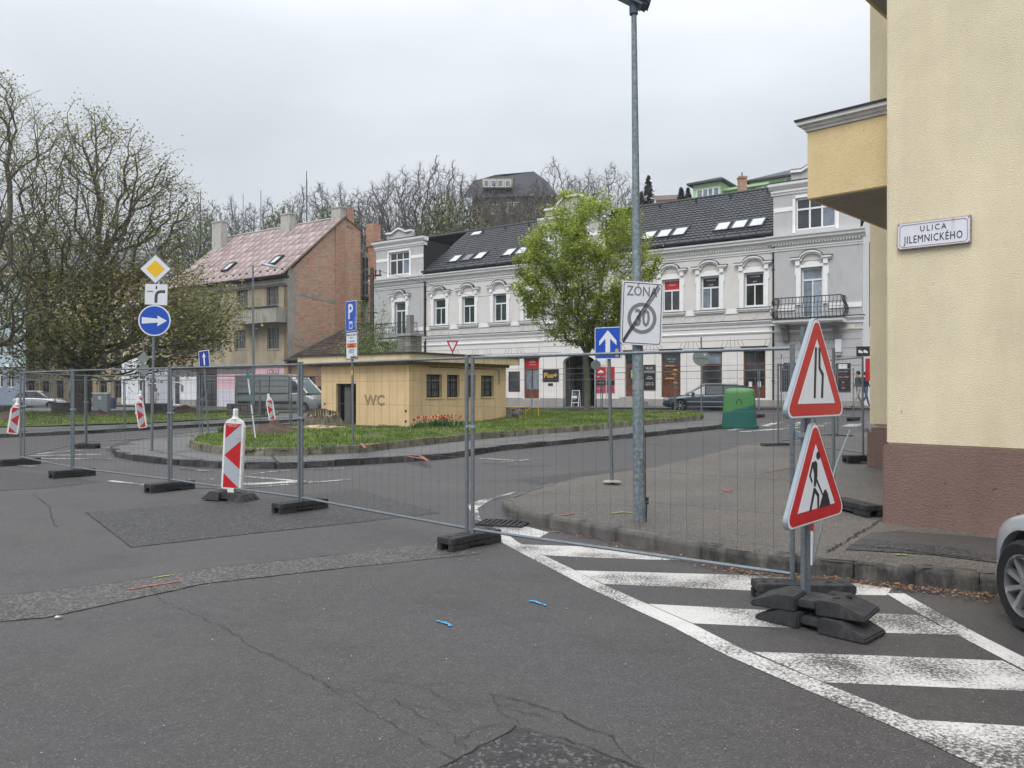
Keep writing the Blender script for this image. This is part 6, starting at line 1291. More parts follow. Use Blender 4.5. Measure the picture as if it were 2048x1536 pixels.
o = sign_root('diamond_sign', (xy(287,41.9), 41.9), CAMH+(HY-716)/F*41.9, R(180), 'dark back of a diamond sign half hidden by the big tree'); MB().prism([(0,-.34),(.34,0),(0,.34),(-.34,0)], -.01, .012).build('sign_plate', M_backgrey, o)
pole(1563, 815, 37, 2.6, .025, 'thin pole of the small red rimmed sign by the grey corner', z=.6); o = sign_root('round_sign', (xy(1565.5,36.9), 36.9), CAMH+(HY-727)/F*36.9, R(62), 'small red rimmed round sign seen edge on by the grey corner'); MB().prism(circ(.25,24), -.008, .01).build('sign_plate', M_white, o); ring(o, 'red_border', circ(.25,24), circ(.19,24), M_red, .0085)
o = sign_root('hanging_shop_sign', (xy(1726,37.5), 37.5), CAMH+(HY-703)/F*37.5, R(-20), 'black hanging shop sign with two white shoe shapes at the house corner', cat='shop sign'); MB().prism(rrect(.58,.46,.03), -.05, .05).build('sign_box', M_black, o)
for s_ in (-.1,.12): face(o, 'shoe_symbol', [(s_-.1,-.06),(s_+.08,-.08),(s_+.09,-.02),(s_+.02,.04),(s_-.04,.08),(s_-.1,.06)], M_white, .05)
MB().box(-.3,-.02,.2,.9,.02,.24).build('bracket', M_tin, o)
rd = MB(); rd.box(0,0,0,.3,.12,1.05); q_ = rd.build('red_display', M_red, loc=(xy(1733,37), 37, CAMH+(HY-762)/F*37)); tag(q_, 'narrow red display panel beside the yellow stair bay behind the pedestrians', 'display panel')
# ================================================================ BEACONS
def beacon(base, yaw, tilt, h_, w_, label, foot=True, flip=False, z=None, roll=0, group='red and white plastic beacons'):
    o = empty('barrier_beacon', (base[0], base[1], g(*base) if z is None else z), 0, label, 'beacon', group); o.rotation_euler = (tilt, roll, yaw); z0 = .16 if foot else 0
    M_pl = mat('white_plastic', (.70,.70,.69), .5, .06, 8, dirt=(.42,.40,.37), dpos=(.6,.8), dscale=6)
    sh = [(-w_/2+.02,z0),(w_/2-.02,z0),(w_/2,z0+.03),(w_/2,z0+h_-.12),(w_/2-.035,z0+h_-.04),(.06,z0+h_),(-.06,z0+h_),(-w_/2+.035,z0+h_-.04),(-w_/2,z0+h_-.12),(-w_/2,z0+.03)]
    MB().prism(sh, -.035, .035).build('beacon_body', M_pl, o, bevel=.008)
    m2 = MB(); m2.M = T(0,0,z0+h_); m2.lathe([(.055,-.01),(.045,.02),(.038,.03),(.038,.13),(.03,.145)], 10); m2.build('beacon_neck', M_pl, o)
    fw, z1, z2 = w_/2-.035, z0+.03, z0+h_-.075; H_ = z2-z1; Rf = mat('reflective_grey', (.36,.39,.43), .45, .06, 30); Rr = flat('reflective_red', srgb(178,22,30), .4)
    MB().prism([(-fw,z1),(fw,z1),(fw,z2),(-fw,z2)], -.037, -.0352).build('reflective_field', Rf, o)
    s = -1 if flip else 1
    for t in ([(-fw*s,z2),(fw*s,z2),(-fw*s,z2-H_*.24)], [(-fw*s,z1+H_*.50),(fw*s,z1+H_*.74),(fw*s,z1+H_*.30)], [(-fw*s,z1),(fw*s,z1),(-fw*s,z1+H_*.22)]):
        MB().prism(t, -.0395, -.0372).build('red_field', Rr, o)
    if h_ > .9:
        text('lettering', 'DOPRAVNÉ ZNAČENIE\nwww.znacenie.sk', .02, M_white, o, (-.02,-.0405,z2-.03), .9)
    if foot:
        f = MB(); m_ = M_rubber; f.M = rot_z(R(-8))
        for s_ in (-1, 1): f.hexa([(s_*.08,-.2,0),(s_*.40,-.2,0),(s_*.40,.2,0),(s_*.08,.2,0),(s_*.08,-.17,.12),(s_*.29,-.15,.12),(s_*.29,.15,.12),(s_*.08,.17,.12)])
        f.box(-.08,-.15,.03,.08,.15,.12)
        b_ = f.build('beacon_foot', m_, o, bevel=.008); f = MB(); f.M = rot_z(R(-8))
        for s_ in (-1,1):
            for y in (-.1,0,.1): f.hexa([(s_*.345,y-.025,.065),(s_*.375,y-.025,.035),(s_*.375,y+.025,.035),(s_*.345,y+.025,.065),(s_*.33,y-.025,.09),(s_*.36,y-.025,.06),(s_*.36,y+.025,.06),(s_*.33,y+.025,.09)])
        f.build('foot_rib', M_rubber, b_); MB().box(-.05,-.04,.09,.05,.04,.18).build('beacon_stem', M_pl, o)
    return o
bp_ = gp(463, 1000); beacon((bp_.x, bp_.y), R(-12), 0, 1.06, .33, 'large red and white striped beacon on a black rubber foot, nearest of the beacons', roll=R(3.0))
p = Vector((xy(545,25.8),25.8)); beacon(p, R(10), 0, .72, .22, 'small red and white beacon hanging on the fence in front of the van', False, True, z=CAMH+(HY-840)/F*25.8, roll=R(-9))
p = Vector((xy(286,23.6),23.6)); beacon(p, R(15), 0, .82, .24, 'tilted red and white beacon hanging on the fence left of the arrow pole', False, True, z=CAMH+(HY-856)/F*23.6, roll=R(-8))
p = Vector((xy(278,24.2),24.2)); beacon(p, R(60), 0, .6, .22, 'second beacon seen edge on behind the tilted one at the arrow pole', False, False, z=CAMH+(HY-830)/F*24.2, roll=R(4))
p = Vector((xy(25,17.6),17.6)); beacon(p, R(20), 0, .66, .22, 'tilted red and white beacon hanging at the left end of the fence', False, False, z=CAMH+(HY-868)/F*17.6, roll=R(8))
p = Vector((xy(110,52),52)); beacon(p, R(0), 0, .75, .26, 'tiny far beacon standing by the paver stack at the trunk of the big tree', False, False, z=.1)
# ================================================================ SMALL SITE THINGS
st = empty('marker_stake', (xy(510.7,22), 22, g(-7,22)+.24), 0, 'tilted white stake with teal bands stuck in the island grass', 'stake')
a, b = Vector((0,0,0)), Vector((-.225,0,1.84)); M_teal = mat('teal_paint', (.05,.20,.22), .6, .2, 10)
for i, (t0, t1, m_) in enumerate(((0,.34,M_white),(.34,.36,M_teal),(.36,.5,M_white),(.5,.66,M_teal),(.66,.9,M_white),(.9,1,M_teal))): m2 = MB(); m2.tube([a.lerp(b,t0), a.lerp(b,t1)], .022 if i < 5 else .045, 8); m2.build('stake_section', m_, st)
M_soilheap = M_soil
def heap(px_, Y, w_, d_, h_, label, z=None, m=None, name='earth_heap'):
    x = xy(px_, Y); n = 22; vs, fs = [], []; 
    for j in range(n+1):
        for i in range(n+1):
            u, v = i/n*2-1, j/n*2-1; r_ = max(0, 1-math.sqrt(u*u+v*v)); hz = h_*(r_**(.8 if name != 'plastic_sheet' else .35))*(1+.5*noise.noise(Vector((u*3+px_, v*3, 0)))) +.03*noise.noise(Vector((u*11, v*11, px_)))
            vs.append((u*w_/2, v*d_/2, hz-.03))
    for j in range(n):
        for i in range(n): fs.append((j*(n+1)+i, j*(n+1)+i+1, (j+1)*(n+1)+i+1, (j+1)*(n+1)+i))
    me = bpy.data.meshes.new(name); me.from_pydata(vs, [], fs); me.materials.append(m or M_soilheap); o = link(name, me); o.location = (x, Y, g(x, Y)+.2 if z is None else z); return tag(o, label, 'earth heap')
heap(543, 24.6, 1.9, 1.6, .42, 'brown earth heap beside the stake on the island')
heap(372, 50, 2.6, 1.6, .55, 'pointed brown earth heap in front of the white shop wall'); heap(197, 47, 1.6, 1.2, .35, 'low brown earth heap at the foot of the grey cabinet'); heap(236, 47, 1.2, 1, .28, 'small brown earth heap right of the grey cabinet'); heap(5, 40, 3.0, 1.5, .4, 'brown earth heap at the left edge of the park grass')
heap(640, 26.3, 3.6, 2.0, .2, 'pale sawdust and wood chips round the tree stump', m=mat('sawdust', (.42,.33,.20), .95, .35, 6, bump=1, bscale=30, dirt=(.12,.08,.05), dpos=(.45,.62), dscale=3), name='sawdust_heap')
gp_ = gp(262, 888, .13); heap(252, 21.3, .9, .5, .16, 'small dark rubble heap on the tip of the island pavement', z=.1, m=M_kerb, name='rubble_heap')
# stump
sx, sy_ = xy(642, 26.9), 26.9; stp = empty('tree_stump', (sx, sy_, g(sx, sy_)+.32), 0, 'freshly cut wide tree stump in front of the kiosk door', 'tree stump')
M_bark = mat('stump_bark', (.13,.115,.085), .95, .35, 5, bump=1.4, bscale=14, dirt=(.06,.05,.04), dpos=(.45,.6), dscale=6); M_cut = mat('fresh_cut_wood', (.66,.52,.34), .8, .15, 9, bump=.2)
n = 32; mb = MB(); ang_r = [1+.16*math.sin(3*a+1)+.10*math.sin(5*a)+.05*math.sin(11*a) for a in [2*math.pi*k/n for k in range(n)]]
prof = [(.66,-.1),(.60,.08),(.52,.25),(.50,.42)]; vs = [(r_*ang_r[k]*(1.0 if j else 1.1)*math.cos(2*math.pi*k/n), r_*ang_r[k]*.85*math.sin(2*math.pi*k/n), z+(.16*math.sin(2*math.pi*k/n)+.05*math.cos(2*math.pi*k/n+2.6) if j == 3 else 0)) for j, (r_, z) in enumerate(prof) for k in range(n)]
mb.add(vs, [(j*n+k, j*n+(k+1)%n, (j+1)*n+(k+1)%n, (j+1)*n+k) for j in range(3) for k in range(n)]); mb.build('stump_bark', M_bark, stp, smooth=50)
MB().add([(v[0]*.985, v[1]*.985, v[2]+.004) for v in vs[3*n:]], [tuple(range(n))]).build('cut_face', M_cut, stp, norm=False)
mb = MB()
for k in range(40): a = k*2.4; r_ = .47*ang_r[int(k*.382*n) % n]; mb.add([(r_*math.cos(a),r_*.8*math.sin(a),.30),(r_*math.cos(a)+.02,r_*.8*math.sin(a),.30),(r_*math.cos(a)+.01,r_*.8*math.sin(a)+.01,.44+.12*math.sin(a))], [(0,1,2)])
mb.build('splinter', M_cut, stp, norm=False)
# tulips
tl = empty('tulip_bed', (0,0,0), 0, 'row of red and yellow tulips flowering along the kiosk wall', 'tulips'); rr = random.Random(12); lf, rd_, yl = MB(), MB(), MB()
for k in range(60):
    px_ = rr.uniform(820, 922) if k > 30 else rr.uniform(870, 905); Y = 25.4+(px_-820)/95*1.2+rr.uniform(-.3,.35); x = xy(px_, Y); z = g(x, Y)+.24; h_ = rr.uniform(.24,.38)
    for q in range(4): a = rr.random()*6.28; l = rr.uniform(.08,.16); c = Vector((x,Y,z)); u = Vector((math.cos(a+1.57),math.sin(a+1.57),0))*.018; t = Vector((math.cos(a)*l, math.sin(a)*l, h_*.8)); lf.add([c-u,c+u,c+t*.6+u,c+t*.6-u,c+t], [(0,1,2,3),(3,2,4)])
    hd = yl if rr.random() < .2 else rd_; lf.tube([(x,Y,z),(x,Y,z+h_)], .004, 3, cap=False)
    hd.M = T(x, Y, z+h_); hd.lathe([(.010,-.01),(.026,.015),(.028,.04),(.014,.06)], 6)
tag(lf.build('leaves', M_tulip_leaf, tl, norm=False), kind='stuff'); tag(rd_.build('red_blooms', mat('tulip_red', (.42,.05,.04), .5, .2, 20), tl), kind='stuff'); tag(yl.build('yellow_blooms', mat('tulip_yellow', (.75,.50,.12), .5, .2, 20), tl), kind='stuff')
# daffodil tuft on the island tip
lf = MB()
for k in range(70): a = rr.random()*6.28; c = Vector((xy(446+rr.uniform(-9,9),23.5),23.5+rr.uniform(-.3,.3),.2)); u = Vector((math.cos(a+1.57),math.sin(a+1.57),0))*.012; t = Vector((math.cos(a)*.12, math.sin(a)*.12, rr.uniform(.25,.42))); lf.add([c-u,c+u,c+t*.6+u,c+t*.6-u,c+t], [(0,1,2,3),(3,2,4)])
tag(lf.build('leaf_tuft', M_tulip_leaf, norm=False), 'dark green tuft of bulb leaves on the island tip behind the beacon', 'plant')
# generator
gn = empty('generator', (xy(1030,31.4), 31.4, g(0,31.4)+.24), FA, 'small generator in a yellow tube frame beside the kiosk', 'generator'); f = MB(); r_ = .018
for y in (-.22,.22): f.tube([(-.36,y,0),(-.36,y,.46),(.36,y,.46),(.36,y,0),(-.36,y,0)], r_, 6)
for x in (-.36,.36): f.tube([(x,-.22,.46),(x,.22,.46)], r_, 6); f.tube([(x,-.22,.05),(x,.22,.05)], r_, 6)
f.tube([(.36,.22,.3),(.7,.22,.46),(.95,.22,.46),(.97,.22,.1)], r_, 6); f.build('tube_frame', flat('machine_yellow', (.60,.33,.03), .5), gn); f = MB(); f.box(-.28,-.16,.06,-.02,.16,.3); f.tube([(.0,0,.2),(.28,0,.2)], .15, 12); f.box(-.2,-.1,.3,.1,.1,.4); f.build('engine', mat('engine_dark', (.05,.05,.05), .5, .5, 8, c2=(.3,.3,.3)), gn, bevel=.01)
# A board
ab = empty('a_board', (xy(1152,47.8), 47.8, .53), FA, 'white framed black pavement board standing in the gateway', 'a-board')
for s_ in (-1,1):
    f = MB(); f.M = T(0,s_*.14,0) @ Matrix.Rotation(R(-9*s_)*-1,4,'X'); f.box(-.26,-.015,0,-.22,.015,1.0); f.box(.22,-.015,0,.26,.015,1.0); f.box(-.22,-.015,.96,.22,.015,1.0); f.box(-.22,-.015,.22,.22,.015,.26); o = f.build('board_frame', M_white, ab); f = MB(); f.M = T(0,s_*.14,0) @ Matrix.Rotation(R(9*s_),4,'X'); f.box(-.22,-.008,.26,.22,.008,.96); f.build('board_panel', M_black, ab)
for z, s_ in ((.78,.09),(.42,.08)): t_ = text('lettering', 'PIZZA' if z > .5 else 'SHOP', s_, M_white, ab, (0,-.25+.14*z,z), .9)
MB().box(-.19,-.20,.5,.19,-.19,.66).build('picture_field', M_white, ab)
# grey cabinet, bin, paver stacks
cbn = empty('electrical_cabinet', (xy(203,47.5), 47.5, .02), R(6), 'pale grey electrical cabinet in front of the beige house', 'cabinet'); MB().box(-.42,-.2,0,.42,.25,1.28).build('cabinet_body', mat('cabinet_grey', (.34,.35,.36), .8, .15, 3, dirt=(.2,.2,.2)), cbn); MB().box(-.46,-.25,1.28,.46,.3,1.36).build('cabinet_lid', M_trim, cbn); MB().box(-.4,-.215,.1,-.02,-.2,1.2).build('cabinet_door', M_alu, cbn); MB().box(.02,-.215,.1,.4,-.2,1.2).build('cabinet_door', M_alu, cbn); MB().box(-.12,-.225,.95,.06,-.214,1.15).build('notice', M_white, cbn)
bn = empty('waste_bin', (xy(224,64), 64, -.1), 0, 'dark blue wheeled waste bin beside the white shops', 'bin'); MB().hexa([(-.22,-.22,0),(.22,-.22,0),(.22,.22,0),(-.22,.22,0),(-.27,-.27,.9),(.27,-.27,.9),(.27,.27,.9),(-.27,.27,.9)]).build('bin_body', mat('bin_blue', (.03,.05,.12), .5, .2, 4), bn); MB().box(-.29,-.3,.9,.29,.28,.98).build('bin_lid', flat('bin_lid_blue', (.05,.09,.2)), bn)
M_pav = mat('paver_dark', (.085,.083,.08), .9, .2, 4, objrand=.25, bump=.5)
pvm = MB().box(0,0,0,.36,.3,.13).mesh('paver', M_pav, bevel=.01)
def stack(px_, Y, nx, nz, label, z=None, ny=2):
    x = xy(px_, Y); o = empty('paver_stack', (x, Y, (g(x, Y)+.15) if z is None else z), 0, label, 'paving stones', 'stacks of paving stones'); rr = random.Random(px_)
    MB().box(-nx*.19,-ny*.16,0,nx*.19,ny*.16,.12).build('pallet', M_pole, o)
    for k in range(nz):
        for i in range(nx):
            for j in range(ny): q = link('paver', pvm, o); q.location = (-nx*.19+i*.38+rr.uniform(-.01,.01), -ny*.16+j*.32, .12+k*.14)
stack(315, 50, 4, 4, 'stack of dark paving stones behind the tilted beacon'); stack(125, 52, 3, 4, 'stack of dark paving stones beside the trunk of the big tree'); stack(12, 50, 5, 3, 'stack of dark paving stones at the left edge of the park'); stack(492, 43, 5, 4, 'stack of dark paving stones under the white sheet beside the van')
# far street lamp
sl_ = empty('street_lamp', (xy(507,48), 48, 0), 0, 'tall slim grey street lamp with one arm in front of the tan house', 'street lamp'); zt = CAMH+(HY-530)/F*48; m2 = MB(); m2.tube([(0,0,0),(0,0,3),(-.04,0,zt)], [.085,.075,.05], 10); m2.tube([(-.04,0,zt-.15),(.5,0,zt-.02),(.75,0,zt)], .03, 6); m2.build('pole', M_galv, sl_, smooth=40)
m2 = MB(); m2.M = T(.95,0,zt-.05) @ Matrix.Rotation(R(14),4,'Y') @ Matrix.Diagonal((.52,.17,.12,1)); m2.lathe([(.05,1),(.6,.85),(.95,.35),(1,-.1),(.9,-.3),(.05,-.35)], 14); m2.build('lamp_head', M_alu, sl_, smooth=40)
# green bottle bank
gb = empty('bottle_bank', (xy(1479,27.9), 27.9, g(8,27.9)+.0), R(-18), 'green igloo bottle bank with pale green spray paint behind the fence', 'bottle bank')
M_igl = bpy.data.materials.new('bottle_bank_green'); M_igl.use_nodes = True; N, L, b_ = nodes(M_igl); co = N.new('ShaderNodeTexCoord').outputs['Object']; se = N.new('ShaderNodeSeparateXYZ'); L.new(co, se.inputs[0])
n1 = N.new('ShaderNodeTexNoise'); n1.inputs['Scale'].default_value = 2.0; n1.inputs['Detail'].default_value = 3; L.new(co, n1.inputs[0]); ma = N.new('ShaderNodeMath'); ma.operation = 'MULTIPLY_ADD'; L.new(n1.outputs[0], ma.inputs[0]); ma.inputs[1].default_value = .5; L.new(se.outputs[2], ma.inputs[2])
mb_ = N.new('ShaderNodeMath'); mb_.operation = 'MULTIPLY_ADD'; L.new(se.outputs[0], mb_.inputs[0]); mb_.inputs[1].default_value = -.25; L.new(ma.outputs[0], mb_.inputs[2])
r_ = N.new('ShaderNodeValToRGB'); e = r_.color_ramp.elements; e[0].position = .86; e[0].color = (.006,.090,.075,1); e[1].position = .93; e[1].color = (.055,.185,.055,1); L.new(mb_.outputs[0], r_.inputs[0]); L.new(r_.outputs[0], b_.inputs['Base Color']); b_.inputs['Roughness'].default_value = .5
mb = MB(); secs_ = [(.0,.64),(.1,.64),(.11,.585),(.6,.555),(1.0,.53),(1.22,.515),(1.32,.49),(1.37,.43),(1.395,.28),(1.40,.1)]; vs = []; n = 24
for z, r0 in secs_:
    for k in range(n):
        a = 2*math.pi*k/n; c_, s_ = math.cos(a), math.sin(a); q = (abs(c_)**7+abs(s_)**7)**(-1/7); vs.append((c_*q*r0, s_*q*r0*.85, z))
mb.add(vs, [(j*n+k, j*n+(k+1)%n, (j+1)*n+(k+1)%n, (j+1)*n+k) for j in range(len(secs_)-1) for k in range(n)]+[tuple((len(secs_)-1)*n+k for k in range(n))]); mb.build('container_shell', M_igl, gb, smooth=35)
for a, x in ((0,-.1),(0,.28)): m2 = MB(); m2.M = T(.42,-.15+x,1.19) @ Matrix.Rotation(R(80),4,'Y'); m2.lathe([(.13,.0),(.13,.06),(.1,.07),(.1,.02)], 14); m2.build('bottle_opening', M_dark, gb)
m2 = MB(); m2.box(.30,-.06,1.28,.46,.08,1.36); m2.build('paint_smear', M_white, gb)
m2 = MB(); m2.tube([(-.12,0,1.40),(-.12,0,1.47),(.12,0,1.47),(.12,0,1.40)], .014, 6); m2.build('lifting_eye', M_tin, gb); text('lettering', 'SKLO', .11, M_white, gb, (.2,-.462,.28), .9)
m2 = MB(); m2.tube([(.09*math.cos(a)-.0, -.45, .85+.16*math.sin(a)) for a in [k*.6 for k in range(12)]], .012, 5); m2.build('graffiti', M_dark, gb)
# ================================================================ VEHICLES
def car_paint(name, c, metal=.35): 
    m = mat(name, c, .28, .05, 3, metal=metal, spec=.6); b = nodes(m)[2]; b.inputs['Coat Weight'].default_value = .5; return m
M_tyre = mat('tyre_rubber', (.016,.016,.018), .85, .2, 30, bump=.2); M_rim = mat('alloy', (.36,.37,.38), .35, .1, 8, metal=.7)
def wheel_meshes(r_, wd, spokes):
    t = MB(); t.M = Matrix.Rotation(R(90),4,'X'); k = .68*r_
    t.lathe([(k,-wd/2+.01),(r_*.9,-wd/2),(r_*.985,-wd/2+.03),(r_,-wd*.25),(r_,wd*.25),(r_*.985,wd/2-.03),(r_*.9,wd/2),(k,wd/2-.01)], 40, cap=False); ty = t.mesh('tyre', M_tyre, smooth=40)
    m = MB(); m.M = t.M; m.lathe([(k*1.0,-wd/2+.012),(k*.95,-wd/2+.02),(k*.93,-wd/2+.06),(k*.9,wd/2)], 40, cap=False)
    m.lathe([(k*.28,wd/2-.055),(k*.26,wd/2-.03),(k*.12,wd/2-.025),(.005,wd/2-.02)], 20, cap=False); m.lathe([(k*.995,wd/2-.012),(k*.94,wd/2-.018),(k*.92,wd/2-.05)], 40, cap=False)
    for s in range(spokes):
        a = 2*math.pi*s/spokes; ca, sa = math.cos(a), math.sin(a)
        def P(rr_, t_, z_): return (ca*rr_-sa*t_, sa*rr_+ca*t_, z_)
        m.hexa([P(k*.2,-.020,wd/2-.07),P(k*.97,-.030,wd/2-.05),P(k*.97,.030,wd/2-.05),P(k*.2,.020,wd/2-.07),P(k*.2,-.014,wd/2-.03),P(k*.97,-.018,wd/2-.014),P(k*.97,.018,wd/2-.014),P(k*.2,.014,wd/2-.03)])
    ri = m.mesh('rim', M_rim, smooth=30, bevel=0); d = MB(); d.M = t.M; d.lathe([(k*.9,-.02),(.01,-.02)], 30, cap=False); d.lathe([(.13,0),(.13,.012),(.02,.012)],20,cap=False); di = d.mesh('brake_disc', mat('brake_dark', (.03,.03,.03), .6, .3, 9), norm=False)
    return ty, ri, di
def loft_car(name, st, green, W_, arch, loc, an, label, cat, paint, wheels=(.31,.2,9), glass=None, van=False, lights=True):
    """st: stations (x, z bottom, z shoulder, half width); green: (x base, x top, z roof, half width top) corner stations front to rear"""
    root = empty(name, loc, an, label, cat); rows = []
    for x, zb, zs, hw in st:
        zm = zb+(zs-zb)*.5; rows.append([(x,0,zb),(x,hw*.80,zb),(x,hw*.95,zb+.05),(x,hw*.99,zb+(zs-zb)*.25),(x,hw,zm),(x,hw*.985,zb+(zs-zb)*.78),(x,hw*.93,zs-.03),(x,hw*.84,zs),(x,hw*.4,zs+.018),(x,0,zs+.025)])
    vs, fs = [], []; n = 18
    for r_ in rows: vs += r_+[(p[0],-p[1],p[2]) for p in r_[-2:0:-1]]
    for i in range(len(rows)-1):
        for k in range(n): fs.append((i*n+k, i*n+(k+1)%n, (i+1)*n+(k+1)%n, (i+1)*n+k))
    fs += [tuple(range(n-1,-1,-1)), tuple((len(rows)-1)*n+k for k in range(n))]
    mb = MB(); mb.add(vs, fs); me = mb.mesh('body', paint); tmp = bpy.data.objects.new('tmp', me); col.objects.link(tmp)
    sub = tmp.modifiers.new('s', 'SUBSURF'); sub.levels = 2; wr = wheels[0]
    for x in arch:
        c = MB(); c.M = T(x, 0, wr) @ Matrix.Rotation(R(90),4,'X'); c.lathe([(wr*1.2,-2),(wr*1.2,2)], 32); co_ = c.build('cut', M_dark); bo = tmp.modifiers.new('b', 'BOOLEAN'); bo.operation = 'DIFFERENCE'; bo.object = co_; bo.solver = 'EXACT'
    dg_ = bpy.context.evaluated_depsgraph_get(); dg_.update(); nm = bpy.data.meshes.new_from_object(tmp.evaluated_get(dg_))
    for o in [o for o in col.objects if o.name.startswith('cut')]: bpy.data.objects.remove(o)
    bpy.data.objects.remove(tmp); nm.materials.clear(); nm.materials.append(paint); nm.set_sharp_from_angle(angle=R(38)); 
    for p in nm.polygons: p.use_smooth = True; p.material_index = 0
    link('body', nm, root)
    w_ = MB()                                            # wheel housings
    for x in arch: w_ = MB(); w_.M = T(x,0,wr) @ Matrix.Rotation(R(90),4,'X'); w_.lathe([(wr*1.19,-W_*.43),(wr*1.19,W_*.43)], 24); w_.build('wheel_housing', M_dark, root)
    w_.build('wheel_housing', M_dark, root) if 0 else None
    ty, ri, di = wheel_meshes(*wheels)
    for x in arch:
        for s in (1,-1):
            wh = empty('wheel', (x, s*(W_/2-wheels[1]/2-.015), wr)); wh.parent = root
            if s > 0: wh.rotation_euler = (0,0,R(180))
            # outer face of the wheel mesh is local +z turned to -y
            for nm_, me_ in (('tyre',ty),('rim',ri),('brake_disc',di)): o = link(nm_, me_, wh)
    gl = glass or M_glass; G = green; cab = MB(); pts = []
    for xb, xt, zb, zt, hb, ht in G: pts.append(((xb,hb,zb),(xt,ht,zt-.05),(xt,ht*.86,zt)))
    for s in (1,-1):
        for (a,b,c_),(d,e,f) in zip(pts, pts[1:]): cab.quad(*[(q[0],q[1]*s,q[2]) for q in (a,d,e,b)]); cab.quad(*[(q[0],q[1]*s,q[2]) for q in (b,e,f,c_)], 1)
    for (a,b,c_),(d,e,f) in zip(pts, pts[1:]):
        for q0, q1 in ((1,.5),(.5,0),(0,-.5),(-.5,-1)): up_ = lambda v, q: (v[0], v[1]*q, v[2]+.045*(1-q*q)); cab.quad(up_(c_,q0), up_(f,q0), up_(f,q1), up_(c_,q1), 1)
    f0, l0 = pts[0], pts[-1]
    cab.add([f0[0],f0[1],f0[2],(f0[2][0],-f0[2][1],f0[2][2]),(f0[1][0],-f0[1][1],f0[1][2]),(f0[0][0],-f0[0][1],f0[0][2])], [(0,1,2,3,4,5)]); cab.add([l0[0],l0[1],l0[2],(l0[2][0],-l0[2][1],l0[2][2]),(l0[1][0],-l0[1][1],l0[1][2]),(l0[0][0],-l0[0][1],l0[0][2])], [(0,1,2,3,4,5)], 2 if van else 0)
    cb = cab.build('cabin', [gl if not van else paint, paint, paint], root, norm=True, bevel=0)
    pi = None                                            # pillars and roof rails in body colour
    for s in (1,-1):
        for i, ((a,b,c_)) in enumerate(pts): MB().bar((a[0],a[1]*s*1.005,a[2]),(b[0],b[1]*s*1.01,b[2]), .05 if i in (0,len(pts)-1) else .045, .035).build('window_pillar', paint if i in (0,len(pts)-1) else M_dark, root, bevel=.012)
        for (a,b,c_),(d,e,f) in zip(pts, pts[1:]): MB().bar((b[0],b[1]*s*1.0,b[2]+.01),(e[0],e[1]*s,e[2]+.01), .05, .04).build('roof_edge', paint, root, bevel=.015)
    return root
silver = car_paint('silver_paint', (.40,.43,.46), .3); slate = car_paint('slate_blue_paint', (.040,.062,.080)); vang = car_paint('van_grey_paint', (.18,.20,.20), .2); pale = car_paint('pale_silver_paint', (.42,.44,.46))
# silver car nosed in to the kerb at the right edge
SC = loft_car('silver_car', [(2.02,.30,.52,.30),(1.98,.24,.60,.55),(1.85,.2,.68,.72),(1.62,.18,.76,.82),(1.3,.18,.83,.86),(.9,.18,.89,.87),(.4,.18,.92,.875),(-.5,.18,.93,.875),(-1.3,.18,.94,.865),(-1.8,.2,.92,.82),(-2.05,.26,.86,.70),(-2.12,.34,.7,.5)],
    [(.85,.05,.90,1.42,.74,.56),(.0,-.05,.93,1.46,.78,.60),(-.9,-.85,.94,1.45,.77,.60),(-1.75,-1.35,.93,1.38,.68,.54)], 1.75, (1.28,-1.28), (4.31, 4.16, 0), R(88), 'silver car nosed in to the kerb at the right edge of the photo', 'car', silver, (.315,.21,9))
m2 = MB(); m2.M = T(1.80,.44,.58) @ rot_z(R(28)); m2.box(-.12,-.05,-.05,.12,.08,.05); m2.build('headlight', mat('headlamp', (.5,.53,.56), .1, .1, 8), SC, bevel=.03)
for s in (1,-1):
    m2 = MB(); m2.M = T(.50,s*.93,1.0); m2.box(-.06,-.09,-.06,.07,.09,.06); m2.box(-.03,-.16 if s > 0 else .05,-.05,.03,-.05 if s > 0 else .16,-.01); m2.build('side_mirror', silver, SC, bevel=.025)
    for x in (.05,-.85): m2 = MB(); m2.box(x,s*.87-.01,.78,x+.17,s*.87+.03,.81); m2.build('door_handle', silver, SC, bevel=.008)
    m2 = MB()
    for x in (.80,-.06,-.98): m2.bar((x,s*.872,.26),(x,s*.862,.88),.006,.006)
    m2.build('panel_gap', M_dark, SC)
    m2 = MB(); m2.M = T(-1.98,s*.58,.74); m2.box(-.10,-.14,-.1,.06,.12,.08); m2.build('tail_light', M_red, SC, bevel=.03)
